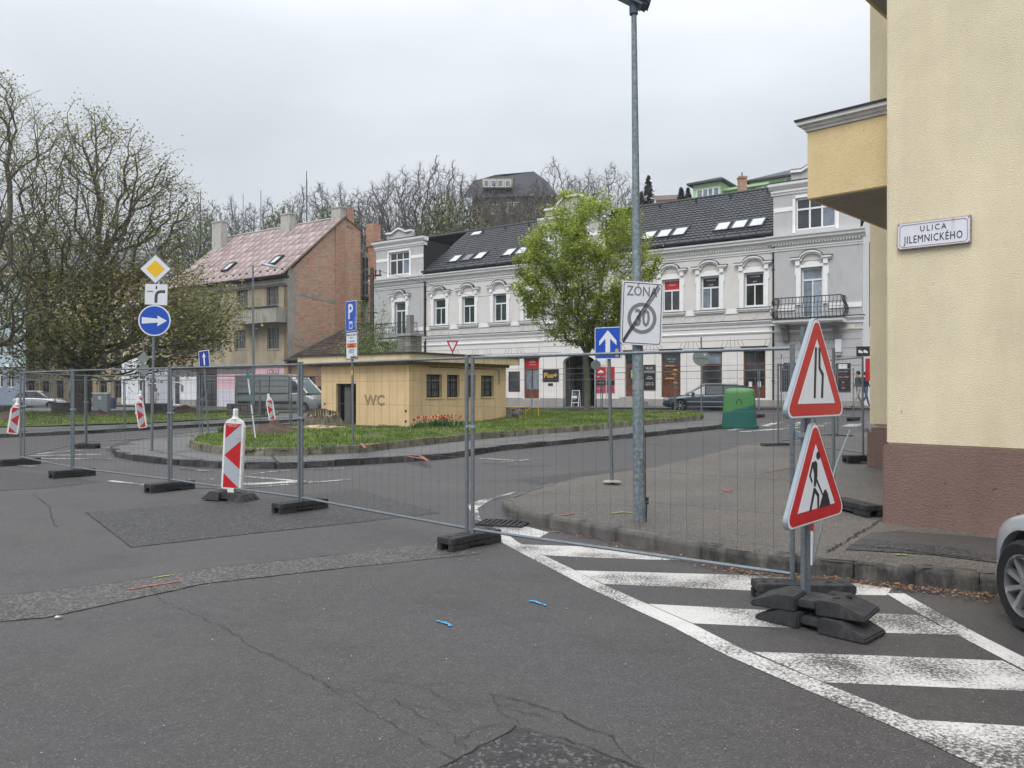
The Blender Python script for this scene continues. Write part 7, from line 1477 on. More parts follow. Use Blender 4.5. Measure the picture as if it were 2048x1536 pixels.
# dark estate behind the fence
est = loft_car('estate_car', [(2.22,.34,.55,.45),(2.12,.25,.66,.68),(1.9,.2,.74,.80),(1.5,.19,.82,.86),(1.0,.19,.90,.87),(.3,.19,.93,.875),(-.6,.19,.95,.875),(-1.4,.2,.98,.87),(-1.9,.22,.97,.84),(-2.15,.28,.95,.75),(-2.24,.36,.8,.6)],
    [(1.02,.28,.90,1.42,.76,.58),(.12,.10,.93,1.46,.79,.61),(-.78,-.76,.95,1.47,.79,.61),(-1.5,-1.45,.97,1.45,.78,.60),(-2.1,-1.85,.97,1.38,.72,.56)], 1.76, (1.36,-1.30), (xy(1415,40.6)-.05, 40.7, g(10,40.7)), R(180)-R(8), 'dark slate blue estate car parked in front of the bakery windows', 'car', slate, (.32,.2,7))
for s in (1,-1):
    m2 = MB(); m2.M = T(1.98,s*.62,.66) @ rot_z(R(s*30)); m2.box(-.14,-.12,-.07,.14,.12,.07); m2.build('headlight', bpy.data.materials['headlamp'], est, bevel=.03)
    m2 = MB(); m2.M = T(.72,s*.93,.98); m2.box(-.08,-.1,-.06,.08,.1,.06); m2.build('side_mirror', slate, est, bevel=.02)
    m2 = MB(); m2.box(-1.1,s*.872-.01,.5,1.0,s*.872+.01,.56); m2.box(-1.0,s*.86-.01,.24,1.0,s*.86+.012,.28); m2.build('side_moulding', M_alu, est)
    for x in (.25,-.68): m2 = MB(); m2.box(x,s*.875-.01,.80,x+.16,s*.875+.025,.83); m2.build('door_handle', slate, est)
    m2 = MB()
    for x in (.95,.02,-.92): m2.bar((x,s*.878,.28),(x,s*.872,.93),.008,.008)
    m2.build('panel_gap', M_dark, est)
    m2 = MB(); m2.tube([(.1,s*.55,1.52),(-1.6,s*.54,1.5)], .015, 5); m2.build('roof_rail', M_alu, est)
m2 = MB(); m2.tube([(-1.3,0,1.46),(-1.85,0,1.85)], .006, 4); m2.build('aerial', M_dark, est); MB().box(2.18,-.26,.42,2.24,.26,.53).build('number_plate', M_white, est); est.scale = (1, 1, .92)
# silver hatchback far left
hb = loft_car('hatchback', [(2.0,.34,.55,.45),(1.88,.25,.68,.70),(1.5,.2,.80,.82),(1.0,.19,.90,.86),(.2,.19,.95,.87),(-.8,.19,.97,.87),(-1.5,.22,.97,.84),(-1.9,.3,.9,.7),(-1.98,.36,.75,.6)],
    [(1.05,.35,.90,1.46,.74,.58),(.0,-.02,.94,1.52,.78,.60),(-.9,-.85,.96,1.52,.77,.60),(-1.75,-1.45,.96,1.42,.70,.55)], 1.74, (1.25,-1.25), (xy(80,68), 68, -.14), R(4), 'pale silver hatchback parked before the beige house at the far left', 'car', pale, (.30,.19,7))
# van
vx = xy(566,50.5); vn = loft_car('delivery_van', [(2.95,.35,.75,.80),(2.85,.25,.95,.92),(2.5,.22,1.12,.97),(2.0,.22,1.25,.99),(1.2,.22,1.3,1.0),(0,.22,1.3,1.0),(-1.5,.22,1.3,1.0),(-2.5,.22,1.3,1.0),(-2.85,.26,1.3,.98),(-2.92,.34,1.2,.95)],
    [(2.2,1.25,1.20,2.3,.88,.78),(1.0,.95,1.28,2.44,.95,.84),(-.4,-.4,1.28,2.46,.96,.86),(-1.6,-1.6,1.28,2.46,.96,.86),(-2.84,-2.78,1.28,2.42,.95,.85)], 2.0, (2.0,-1.75), (vx, 50.5, g(vx,50.5)+.05), R(-16), 'grey high roofed delivery van parked beyond the fence', 'van', vang, (.35,.22,8), van=True)
for s in (1,-1):
    m2 = MB(); y = s*.975; m2.add([(2.0,y*.93,1.36),(1.15,y*.995,1.32),(1.1,y*.93,2.02),(1.38,y*.90,2.05)], [(0,1,2,3)]); m2.build('side_window', M_glass, vn, norm=False)
    m2 = MB(); m2.bar((2.25,y*.92,1.30),(1.3,y*.85,2.24),.05,.08); m2.bar((1.1,y*1.0,1.24),(2.05,y*.99,1.30),.03,.06); m2.build('window_trim', M_trim, vn)
    m2 = MB(); m2.M = T(1.95,s*1.16,1.52); m2.box(-.07,-.13,-.2,.07,.1,.2); m2.build('side_mirror', M_dark, vn, bevel=.03)
    m2 = MB(); m2.box(-2.6,s*1.0-.01,.62,1.55,s*1.0+.02,.8); m2.build('side_moulding', M_dark, vn)
    m2 = MB()
    for z in (1.3,1.72,2.1): m2.box(-2.7,s*(1.0 if z<1.4 else .93)-.01,z,.85,s*(1.0 if z<1.4 else .93)+.012,z+.015)
    for x in (.98,-.3,-1.7): m2.box(x,s*1.0-.01,.5,x+.015,s*1.0+.008,1.3)
    m2.build('panel_gap', M_dark, vn); m2 = MB(); m2.M = T(2.66,s*.80,.98) @ rot_z(R(s*28)); m2.box(-.2,-.08,-.1,.2,.08,.16); m2.build('headlight', bpy.data.materials['headlamp'], vn, bevel=.03)
m2 = MB(); m2.add([(2.27,.84,1.26),(2.27,-.84,1.26),(1.32,-.74,2.18),(1.32,.74,2.18)], [(0,1,2,3)]); m2.build('windscreen', mat('windscreen', (.09,.13,.13), .08, .3, 1, spec=.8), vn, norm=False)
m2 = MB(); m2.box(2.86,-.7,.30,2.97,.7,.56); m2.build('bumper', M_dark, vn, bevel=.03)
for z in (.62,.72,.82): MB().box(2.84,-.5,z,2.95,.5,z+.05).build('grille_bar', M_alu, vn)
m2 = MB(); m2.add([(2.80,.8,1.0),(2.80,-.8,1.0),(2.3,-.84,1.24),(2.3,.84,1.24)], [(0,1,2,3)]); m2.M = T(0,0,.02); m2.build('bonnet', M_trim, vn, norm=False) if 0 else None
# ================================================================ PEOPLE
def person(loc, an, h, label, top, legs, skin=(.42,.26,.19), hair=(.04,.03,.025), stride=.28, bag=None, coat=0):
    root = empty('person', loc, an, label, 'person'); s = h/1.75; S = stride
    J_ = {'pel':(0,0,.95),'waist':(0,0,1.08),'chest':(.02,0,1.32),'neck':(.03,0,1.47),'hd':(.05,0,1.56),'top':(.05,0,1.70),
          'hl':(0,.09,.90),'kl':(S*.45,.10,.50),'al':(S*.85,.10,.09),'tl':(S*.85+.16,.11,.04),'hr':(0,-.09,.90),'kr':(-S*.15,-.10,.50),'ar':(-S*1.0,-.10,.13),'tr':(-S*1.0+.14,-.11,.06),
          'sl':(.01,.19,1.40),'el':(-.08,.23,1.13),'wl':(.06,.22,.92),'fl':(.11,.21,.84),'sr':(.01,-.19,1.40),'er':(-.02,-.24,1.13),'wr':(.14,-.20,.95),'fr':(.19,-.19,.88)}
    Rr = {'pel':.13,'waist':.12,'chest':.15,'neck':.055,'hd':.085,'top':.075,'hl':.09,'kl':.06,'al':.042,'tl':.035,'hr':.09,'kr':.06,'ar':.042,'tr':.035,'sl':.06,'el':.042,'wl':.03,'fl':.028,'sr':.06,'er':.042,'wr':.03,'fr':.028}
    E_ = [('pel','waist'),('waist','chest'),('chest','neck'),('neck','hd'),('hd','top'),('pel','hl'),('hl','kl'),('kl','al'),('al','tl'),('pel','hr'),('hr','kr'),('kr','ar'),('ar','tr'),('chest','sl'),('sl','el'),('el','wl'),('wl','fl'),('chest','sr'),('sr','er'),('er','wr'),('wr','fr')]
    ks_ = list(J_); me = bpy.data.meshes.new('body'); me.from_pydata([tuple(v*s for v in J_[k]) for k in ks_], [(ks_.index(a), ks_.index(b)) for a, b in E_], []); t = bpy.data.objects.new('tmp', me); col.objects.link(t)
    t.modifiers.new('k', 'SKIN'); sd_ = t.modifiers.new('s', 'SUBSURF'); sd_.levels = 1
    for i, k in enumerate(ks_): me.skin_vertices[0].data[i].radius = (Rr[k]*s, Rr[k]*s*(.8 if k in ('chest','waist','pel') else 1))
    me.skin_vertices[0].data[0].use_root = True; dg_ = bpy.context.evaluated_depsgraph_get(); dg_.update(); nm = bpy.data.meshes.new_from_object(t.evaluated_get(dg_)); bpy.data.objects.remove(t)
    ms = [mat('skin_%s' % label[:8], skin, .6, .1, 10), mat('top_%s' % label[:8], top, .9, .15, 6), mat('legs_%s' % label[:8], legs, .9, .15, 6), mat('shoe', (.03,.03,.03), .6)]; nm.materials.clear()
    for m in ms: nm.materials.append(m)
    for p in nm.polygons:
        c = p.center/s; p.use_smooth = True; hand = abs(c.y) > .16 and c.z < .93
        p.material_index = 3 if c.z < .10 else 0 if (c.z > 1.46 or hand) else 2 if c.z < (.98-coat) else 1
    link('body', nm, root)
    hr = MB(); hr.M = T(.035*s,0,1.63*s) @ Matrix.Diagonal((.105*s,.095*s,.12*s,1)); hr.lathe([(.9,-.6),(1.0,-.1),(.95,.4),(.6,.85),(.05,1)], 12); hr.build('hair', mat('hair_%s' % label[:8], hair, .8), root, smooth=40, loc=(-.02,0,0))
    fc = MB(); fc.M = T(.125*s,0,1.60*s); fc.hexa([(-.02,-.012,-.02),(.02,-.01,-.02),(.02,.01,-.02),(-.02,.012,-.02),(-.02,-.006,.025),(0,-.005,.025),(0,.005,.025),(-.02,.006,.025)]); fc.build('nose', ms[0], root)
    if bag: b = MB(); b.box(-.26*s,-.14*s,1.05*s,-.10*s,.14*s,1.45*s); b.build('backpack', mat('bag_%s' % label[:8], bag, .9), root, bevel=.04)
    return root
person((xy(1717,38.2), 38.2, g(16,38.2)+.12), R(190), 1.78, 'man in grey shirt and beige trousers with dark backpack walking left past the menu board', (.09,.09,.10), (.30,.27,.22), stride=.36, bag=(.03,.03,.04))
person((xy(1731,39.0), 39.0, g(17,39)+.12), R(10), 1.74, 'person in dark navy jacket and blue jeans beside the man with the backpack', (.03,.04,.06), (.08,.13,.24), stride=.30)
person((xy(312,61), 61, -.05), R(-60), 1.68, 'auburn haired woman in a white coat behind the paver stack', (.62,.62,.62), (.60,.60,.60), hair=(.16,.05,.02), coat=.4)
person((xy(405,62), 62, -.02), R(-100), 1.76, 'person in blue grey jacket and jeans at the dark shopfront behind the fence', (.10,.13,.20), (.07,.10,.18))
# ================================================================ TREES
import numpy as np
class Tree:
    bf = .5; twig = 0; tl = .6; tw = .008
    def __init__(s, seed=1): s.P = []; s.par = []; s.rr = random.Random(seed)
    def node(s, p, par): s.P.append(Vector(p)); s.par.append(par); return len(s.P)-1
    def limb(s, pts, par=-1, seg=.5, wob=.06):
        pts = [Vector(p) for p in pts]
        if par >= 0: pts = [s.P[par]]+pts
        else: par = s.node(pts[0], -1)
        for a, b in zip(pts, pts[1:]):
            n = max(1, int((b-a).length/seg))
            for k in range(1, n+1): par = s.node(a.lerp(b, k/n)+Vector((s.rr.gauss(0,wob), s.rr.gauss(0,wob), s.rr.gauss(0,wob*.6)))*(k < n), par)
        return par
    def nearest(s, p): return min(range(len(s.P)), key=lambda i: (s.P[i]-p).length_squared)
    def grow(s, tips, seg=.45, up=.25, wob=.05, minz=-1e9, pen=.12):
        """join every tip to the nearest lower part of the skeleton by a bent twig"""
        PL = [0.0]*len(s.P)
        for i in range(1, len(s.P)): PL[i] = PL[s.par[i]]+(s.P[i]-s.P[s.par[i]]).length
        base = s.P[0]; tips = sorted([Vector(t) for t in tips], key=lambda t: (t-base).length); cap = len(s.P)+len(tips)*14
        A = np.zeros((cap, 3)); n = len(s.P); A[:n] = [tuple(p) for p in s.P]; Q = np.zeros(cap); Q[:n] = PL; ends = []
        for t in tips:
            d = A[:n]-np.array(t); dist = np.sqrt((d**2).sum(1)); cost = dist+s.bf*Q[:n]+np.where(A[:n,2] > t.z-.1*dist, .6*dist, 0)+np.where(A[:n,2] < minz, 1e6, 0)
            j = int(cost.argmin()); a = s.P[j]; L = (t-a).length
            pd = (a-s.P[s.par[j]]).normalized() if s.par[j] >= 0 else Vector((0,0,1)); c = a+pd*L*.22+Vector((0,0,-up*L*.15)); m = max(2, min(12, int(L/seg))); par = j
            for k in range(1, m+1):
                f = k/m; q = a*(1-f)**2+c*2*f*(1-f)+t*f*f
                if k < m: q = q+Vector((s.rr.gauss(0,wob), s.rr.gauss(0,wob), s.rr.gauss(0,wob)))
                pq = par; par = s.node(q, par); A[n] = tuple(q); Q[n] = Q[pq]+(s.P[par]-s.P[pq]).length; n += 1
            ends.append(par)
        s.ends = ends; return s
    def radii(s, tip=.008, ex=2.35, base=None):
        n = len(s.P); acc = np.zeros(n); ch = [[] for _ in range(n)]
        for i in range(n-1, 0, -1):
            if acc[i] == 0: acc[i] = tip**ex
            if s.par[i] >= 0: acc[s.par[i]] += acc[i]; ch[s.par[i]].append(i)
        r = acc**(1/ex); 
        if base: 
            f = base/r[0]; r = np.where(r > r[0]*.02, r*(1+(f-1)*np.clip((r/r[0])**.35, 0, 1)), r)
        return r, ch
    def wood(s, name, m, parent=None, tip=.008, base=None, ex=2.35, flare=0, minr=0):
        r, ch = s.radii(tip, ex, base); mb = MB(); mb.v = []; stack = [0]
        def sides(q): return 10 if q > .2 else 7 if q > .08 else 5 if q > .035 else 3
        starts = [(0, None)]
        while starts:
            i, frm = starts.pop(); pts = [s.P[frm]] if frm is not None else []; rs = [min(r[frm], r[i]*1.15)] if frm is not None else []
            while True:
                pts.append(s.P[i]); rs.append(max(minr, r[i])); c = ch[i]
                if not c: rs[-1] = rs[-1]*.5; break
                c = sorted(c, key=lambda k: -r[k])
                for k in c[1:]: starts.append((k, i))
                i = c[0]
            if len(pts) > 3 and s.twig:
                for q_ in range(len(pts)//3, len(pts)):
                    if s.rr.random() < s.twig:
                        d = (pts[q_]-pts[q_-1]).normalized(); e_ = Vector((s.rr.gauss(0,1), s.rr.gauss(0,1), s.rr.gauss(.35,.7))).normalized(); v_ = (d*.9+e_).normalized()*s.rr.uniform(.5,1.0)*s.tl; w_ = v_.cross(Vector((s.rr.random(), s.rr.random(), .3))).normalized()*s.tw; p_ = pts[q_]; mb.add([p_-w_, p_+w_, p_+v_*.6+w_*.8, p_+v_*.6-w_*.8, p_+v_], [(0,1,2,3),(3,2,4)]); v2 = (v_*.4+e_.cross(v_)*.8).normalized()*s.tl*.5; mb.add([p_+v_*.4-w_, p_+v_*.4+w_, p_+v_*.4+v2], [(0,1,2)])
            if len(pts) > 1:
                if frm is None and flare: rs[0] *= 1+flare
                mb.tube(pts, rs, sides(max(rs)), cap=False)
        return mb.build(name, m, parent, smooth=True, norm=False)
def leaf_mesh(name, pts, m, parent, size, rr, per=6, spread=.25, flatn=.5, tri=False, dens=None):
    vs, fs = [], []
    for p in pts:
        k_ = per if dens is None else max(0, int(per*dens(p)+rr.random()))
        for _ in range(k_):
            c = Vector(p)+Vector((rr.gauss(0,spread), rr.gauss(0,spread), rr.gauss(0,spread*.8))); s_ = size*rr.uniform(.5,1.3)
            a, b = rr.random()*6.283, rr.gauss(0,flatn); u = Vector((math.cos(a)*math.cos(b), math.sin(a)*math.cos(b), math.sin(b)))*s_; v = Vector((-math.sin(a), math.cos(a), rr.uniform(-.6,.6)))*s_*.5; o = len(vs)
            if tri: vs += [c-u*.6, c+v, c+u*.6]; fs.append((o,o+1,o+2))
            else: vs += [c-u*.6, c+v, c+u*.7, c-v]; fs.append((o,o+1,o+2,o+3))
    me = bpy.data.meshes.new(name); me.from_pydata([tuple(v) for v in vs], [], fs); me.materials.append(m); return link(name, me, parent)
M_bk = mat('bark_dark', (.085,.072,.06), .95, .3, 6, bump=.6, bscale=20, c2=(.14,.12,.10)); M_bky = mat('bark_young', (.115,.115,.08), .9, .3, 8, bump=.4); M_bk2 = mat('bark_grey_brown', (.075,.064,.054), .95, .3, 4, c2=(.12,.105,.09))
M_lf_olive = mat('leaf_olive', (.22,.26,.08), .7, .3, .35, c2=(.34,.34,.13), island=.45, trans=.4); M_lf_bronze = mat('leaf_bronze', (.24,.15,.08), .7, .3, .4, c2=(.32,.22,.12), island=.4, trans=.2)
M_lf_lime = mat('leaf_lime', (.24,.33,.05), .6, .25, .5, c2=(.44,.51,.10), island=.4, trans=.45); M_lf_green = mat('leaf_fresh_green', (.13,.22,.045), .7, .3, .3, c2=(.22,.32,.08), island=.45, trans=.25)
M_lf_dark = mat('leaf_dull_green', (.075,.105,.038), .8, .3, .12, c2=(.14,.155,.065), island=.45, trans=.15); M_twig = mat('twig_haze', (.085,.07,.055), .95, .3, 2)
# ---- the big bare tree
YT = 50; bt = empty('big_tree', (0,0,0), 0, 'big old spreading tree with thin spring leaves in the park at the left', 'tree'); Tb = Tree(3); Tb.twig = 1.3; Tb.tl = .8; Tb.tw = .008
def tp(x, y, dy=0): return at(x, y, YT+dy)
b0 = tp(161, 838); n0 = Tb.limb([b0, tp(160,790), tp(160,748), tp(164,735)])
A = Tb.limb([tp(182,690), tp(196,640), tp(197,575), tp(200,520)], n0); A2 = Tb.limb([tp(199,430,.5), tp(195,340,.5), tp(191,260), tp(189,225)], A)
limbs = [([(140,705,-1),(100,678,-2),(84,640,-3),(76,590,-3),(62,520,-4),(40,470,-4)], n0), ([(120,690,2),(105,640,3),(112,560,3),(116,470,3),(112,400,3),(96,365,3)], n0),
         ([(215,640,-2),(240,560,-3),(232,500,-3),(300,500,-4),(340,530,-5),(380,590,-5)], n0), ([(216,460,1),(236,400,2),(285,350,3),(330,312,4),(352,300,4)], A), ([(235,450,-2),(300,405,-3),(365,362,-4)], A),
         ([(185,480,-2),(150,462,-3),(95,468,-3),(60,480,-3)], A), ([(180,500,3),(160,440,4),(140,380,4),(128,330,4),(135,270,3)], A), ([(240,690,-3),(300,700,-4),(360,708,-5),(420,690,-5)], n0), ([(240,650,3),(300,620,5),(380,600,6),(440,610,6)], n0),
         ([(280,560,3),(350,540,5),(400,500,6)], A), ([(120,720,-4),(60,730,-6),(20,700,-7)], n0), ([(215,580,4),(225,480,5),(238,360,5),(245,290,5)], n0), ([(260,430,-1),(275,350,-1),(268,300,-1)], A), ([(60,640,4),(20,590,5),(0,560,5)], n0)]
for l, par in limbs: Tb.limb([tp(*q_) for q_ in l], par, .7, .12)
def crown_tips(n, blobs, rr, Y0, surf=.5):
    out = []
    tot = sum(b[2]*b[3] for b in blobs)
    for cx, cy, rx, ry, dd in blobs:
        for _ in range(int(n*rx*ry/tot)):
            while True:
                u = Vector((rr.uniform(-1,1), rr.uniform(-1,1), rr.uniform(-1,1)))
                if surf < u.length < 1: break
            c = at(cx+u.x*rx, cy-u.z*ry, Y0); out.append(c+Vector((0, u.y*dd, 0)))
    return out
rr = random.Random(31)
bl = [(205,400,150,175,5.5),(300,440,95,120,5),(120,450,110,150,5),(190,290,75,75,4),(330,390,60,90,4),(340,620,140,110,5.5),(230,650,170,120,6),(90,640,110,130,5.5),(410,640,68,80,4),(60,520,90,100,5)]
tips = crown_tips(1600, bl, rr, YT, .35); Tb.grow(tips, .55, .3, .035, minz=2.2)
Tb.wood('trunk', M_bk, bt, .010, .60, 2.5, .35, .010)
E_ = [Tb.P[i] for i in range(len(Tb.P)) if i > 260]; lo = [p for p in E_ if p.z < 10.5-rr.random()*2.5 and rr.random() < .8]; hi = [p for p in E_ if p.z >= 8.0 and rr.random() < .9]
leaf_mesh('crown', lo, M_lf_olive, bt, .155, rr, 22, .6, dens=lambda p: 1.15 if p.z < 6.5 else .85); leaf_mesh('crown', [p for p in lo if noise.noise(p*.25) > .02], M_lf_bronze, bt, .14, rr, 13, .5); leaf_mesh('crown', hi, mat('bud_brown', (.11,.095,.05), .8, .3, .5, c2=(.19,.17,.08), island=.4), bt, .085, rr, 5, .4); leaf_mesh('crown', hi, M_lf_olive, bt, .11, rr, 9, .45)
# ---- tall tree cut by the left edge
def free_tree(name, base, H, spread, label, seed, n, twig, group=None, leafm=None, leaf=(.1,3,.3), trunk=.3, clear=.28, shape=1.0, tipr=.012, cat='tree', minr=.0, zbias=.5, up=.3):
    o = empty(name, base, 0, label, cat, group); rr = random.Random(seed); t = Tree(seed); t.twig = 1.0 if not group else 1.5; t.tl = .8; t.tw = .010 if not group else .016; a = t.limb([(0,0,-.4), (rr.uniform(-.2,.2), rr.uniform(-.2,.2), H*clear)], -1, .6, .08)
    t.limb([(rr.uniform(-.08,.08)*H, rr.uniform(-.06,.06)*H, H*.62), (rr.uniform(-.1,.1)*H, rr.uniform(-.06,.06)*H, H*.93)], a, .7, .15)
    for k in range(5):
        an = k*1.256+rr.uniform(-.3,.3); r1 = spread*rr.uniform(.45,.75); t.limb([(math.cos(an)*r1*.5, math.sin(an)*r1*.5, H*(clear+.2)), (math.cos(an)*r1, math.sin(an)*r1, H*rr.uniform(.6,.82))], a, .7, .15)
    tips = []
    while len(tips) < n:
        u = Vector((rr.uniform(-1,1), rr.uniform(-1,1), rr.uniform(-1,1)))
        if u.length > 1 or (u.length < .45 and rr.random() < .8): continue
        z = (u.z*.5+.5); wz = math.sin(math.pi*min(1, max(.06, z*shape+.12)))**.6
        tips.append(Vector((u.x*spread*wz*1.1, u.y*spread*wz*1.1, H*(clear*.8+(1-clear*.8)*z))))
    t.grow(tips, .5, up, .035, minz=H*clear*.8); t.wood('trunk', M_bk2 if group else M_bk, o, tipr, trunk, 2.4, .3, minr)
    if leafm: leaf_mesh('crown', [t.P[i] for i in range(40, len(t.P))], leafm, o, leaf[0], rr, leaf[1], leaf[2])
    return o
free_tree('tall_tree', (xy(-40,44), 44, -.1), 20.5, 7.2, 'tall thinly leafed tree rising at the left edge of the photo', 5, 1500, 1, None, M_lf_olive, (.10,5,.35), .36, .22, .9, .010)
free_tree('tall_tree', (xy(-190,58), 58, -.1), 20, 8.5, 'tall bare tree mostly outside the left edge behind the blue house corner', 6, 700, 1, None, M_lf_olive, (.10,2,.35), .36, .2, .9, .010)
# ---- young lime green tree
yt = empty('young_tree', (xy(1173,35.2), 35.2, g(3.3,35.2)+.2), 0, 'young tree with dense lime green spring leaves on the island before the white house', 'tree'); rr = random.Random(8); ty_ = Tree(8)
a = ty_.limb([(0,0,-.3),(.03,0,1.4),(-.02,0,2.6)], -1, .5, .02)
for k in range(9):
    an = k*2.4; r_ = rr.uniform(.5,1.5); ty_.limb([(math.cos(an)*r_*.35, math.sin(an)*r_*.35, 3.6),(math.cos(an)*r_*.8, math.sin(an)*r_*.8, 5.5),(math.cos(an)*r_*1.25, math.sin(an)*r_*1.25, rr.uniform(7,8.3))], a, .4, .07)
tips = []
while len(tips) < 760:
    u = Vector((rr.uniform(-1,1), rr.uniform(-1,1), rr.uniform(-1,1)))
    if u.length > 1 or (u.length < .5 and rr.random() < .7): continue
    z = u.z*.5+.5; lump = 1+.22*noise.noise(u*2.2); tips.append(Vector((u.x*3.15*lump, u.y*3.0*lump, 2.9+(6.9*z if z > .5 else 6.9*z)*(1+.05*noise.noise(u*3)))))
ty_.twig = .6; ty_.tl = .4; ty_.tw = .006; ty_.grow(tips, .35, .35, .03, minz=2.4); ty_.wood('trunk', M_bky, yt, .006, .13, 2.4, .25, .006)
Pn = [ty_.P[j] for e in ty_.ends for j in (e, ty_.par[e], ty_.par[ty_.par[e]])]
def dn(p): return max(.0, min(2.0, .55+1.1*((Vector((p.x/3.1, p.y/3.0, (p.z-6.3)/3.5))).length-.5)+1.45*noise.noise(p*.9)))
leaf_mesh('crown', Pn, M_lf_lime, yt, .09, rr, 27, .16, dens=dn)
# ---- shrubs behind the kiosk
def shrub(px0, px1, py0, py1, Y, n, label, m, size=.09, name='shrub', z0=0, seed=1, depth=1.2, per=8):
    o = empty(name, (0,0,0), 0, label, 'shrub'); rr = random.Random(seed); t = Tree(seed); xc = xy((px0+px1)/2, Y); t.limb([(xc,Y,z0),(xc,Y,z0+1.2)], -1, .4, .05); tips = []
    for _ in range(n): p = at(rr.uniform(px0,px1), py0+(py1-py0)*rr.random()**.7, Y); p.y += rr.uniform(-depth,depth); tips.append(p)
    t.grow(tips, .4, .5, .06); t.wood('stems', M_bk, o, .008, .05, 2.4, 0, .006); leaf_mesh('foliage', [t.P[i] for i in range(3, len(t.P))], m, o, size, rr, per, .2); return o
shrub(704, 780, 592, 712, 43, 150, 'tall loose bright green shrub round the utility pole', M_lf_green, .085, seed=3, per=5)
shrub(742, 832, 665, 712, 41, 110, 'lower green shrub between the utility pole and the brick pillar', M_lf_green, .085, seed=4, per=6)
shrub(690, 742, 660, 712, 40, 80, 'green shrub just right of the brown tiled roof', M_lf_green, .085, seed=5, per=6)
# ---- wooded hill
HT = []
def proto(seed, H, sp, n, leafm=None, leaf=None, tipr=.013):
    o = free_tree('hill_tree', (0,0,0), H, sp, '', seed, n, 1, 'x', leafm, leaf or (.2,2,.4), .20, .2, .95, tipr, minr=.014); return o
PR = [proto(11, 12, 4.4, 560), proto(12, 11, 5.4, 600), proto(13, 13, 3.8, 480), proto(14, 9, 4.2, 300, M_lf_dark, (.22,2,.5)), proto(15, 8.5, 4.0, 240, M_lf_green, (.20,3,.45))]
used_ = set()
def hz(x, y): return hill(x, y)
def plant(px_, ptop, Y, kind, label, group='trees on the wooded hill'):
    H = {0:12,1:11,2:13,3:9,4:8.5}[kind]*1.0; x = xy(px_, Y); z0 = hz(x, Y)-.6; zt_ = CAMH+(HY-ptop)/F*Y; s = max(.55, min(1.75, (zt_-z0)/H))
    if kind not in used_: o = PR[kind]; used_.add(kind)
    else: o = copy_tree(PR[kind])
    o.location = (x, Y, zt_-H*s); sc_ = .5*s+.5*min(s, 1.2); o.scale = (sc_, sc_, s); o.rotation_euler = (0, 0, (px_*1.7) % 6.28); tag(o, label, 'tree', group)
Ls = [(395,405,150,3,'green tree on the hill left of the roof masts'),(425,398,140,1,'bare hill tree behind the left chimney of the red roof'),(462,392,138,0,'bare hill tree with dark trunk right of the left chimney'),(500,402,140,1,'pale bare hill tree above the middle of the red roof'),
      (535,392,136,1,'wide bare hill tree above the red roof'),(575,405,130,4,'small green hill tree left of the thin mast'),(605,370,136,0,'bare hill tree behind the thin tall mast'),(640,362,132,1,'broad dark crowned bare hill tree above the middle chimney'),(680,366,130,0,'bare hill tree above the right chimney of the red roof'),
      (715,375,128,1,'bare hill tree above the brick gable'),(745,360,126,2,'slender bare hill tree behind the brick chimney'),(778,345,124,0,'dense bare hill tree left of the tall pair'),(805,330,122,1,'broad bare hill tree above the left gable of the white house'),
      (840,322,122,0,'tall dense bare hill tree above the dark roof edge'),(872,308,124,2,'tallest slender bare hill tree left of the yellow villa'),(905,318,124,2,'slender bare hill tree touching the villa wall'),(925,345,120,0,'bare hill tree in front of the left end of the villa'),
      (895,392,106,4,'fresh green hill tree below the left end of the villa'),(860,410,104,3,'dull green hill tree low above the dark roof'),(970,395,112,1,'bare hill tree in front of the villa windows'),(1010,388,110,0,'bare hill tree below the villa dormer'),(1050,384,112,1,'bare hill tree before the right half of the villa'),
      (1085,380,112,0,'bare hill tree at the right end of the villa'),(1107,310,128,2,'slender bare tree rising right of the villa roof'),(1150,348,122,1,'bare hill tree above the middle gable'),(1180,335,124,0,'bare hill tree between villa and lamp post'),(1222,322,122,1,'broad bare hill tree just left of the lamp post'),
      (1255,372,116,1,'low bare hill tree at the lamp post'),(948,350,124,1,'bare crooked tree close in front of the left half of the villa roof'),(990,362,122,2,'slender bare tree in front of the villa dormer'),(1028,356,124,0,'bare tree in front of the middle of the villa roof'),(1070,360,122,1,'bare spreading tree in front of the right half of the villa roof'),(820,420,96,1,'bare tree close behind the left gable of the white house'),(760,428,98,0,'bare tree close behind the brick chimney'),(940,410,98,3,'dull green tree close above the dark roof'),(1000,415,96,1,'bare tree close above the dark roof ridge'),
      (700,410,104,3,'dull green tree low behind the brick gable'),(560,425,112,3,'dull green tree low behind the red roof ridge'),(650,405,110,4,'green tree between the two right chimneys'),(420,430,120,4,'green tree low behind the left chimney'),
      (360,440,118,3,'dull green tree at the right edge of the big crown'),(300,430,128,4,'green tree on the hill seen through the big crown'),(240,450,124,3,'dull green hill tree left of the priority sign'),(170,455,120,3,'dull green hill tree behind the big trunk'),(110,440,120,4,'green hill tree above the beige house'),(50,425,118,3,'dull green hill tree above the blue house'),(-10,415,116,3,'dull green hill tree at the left edge')]
for a in Ls: plant(*a)
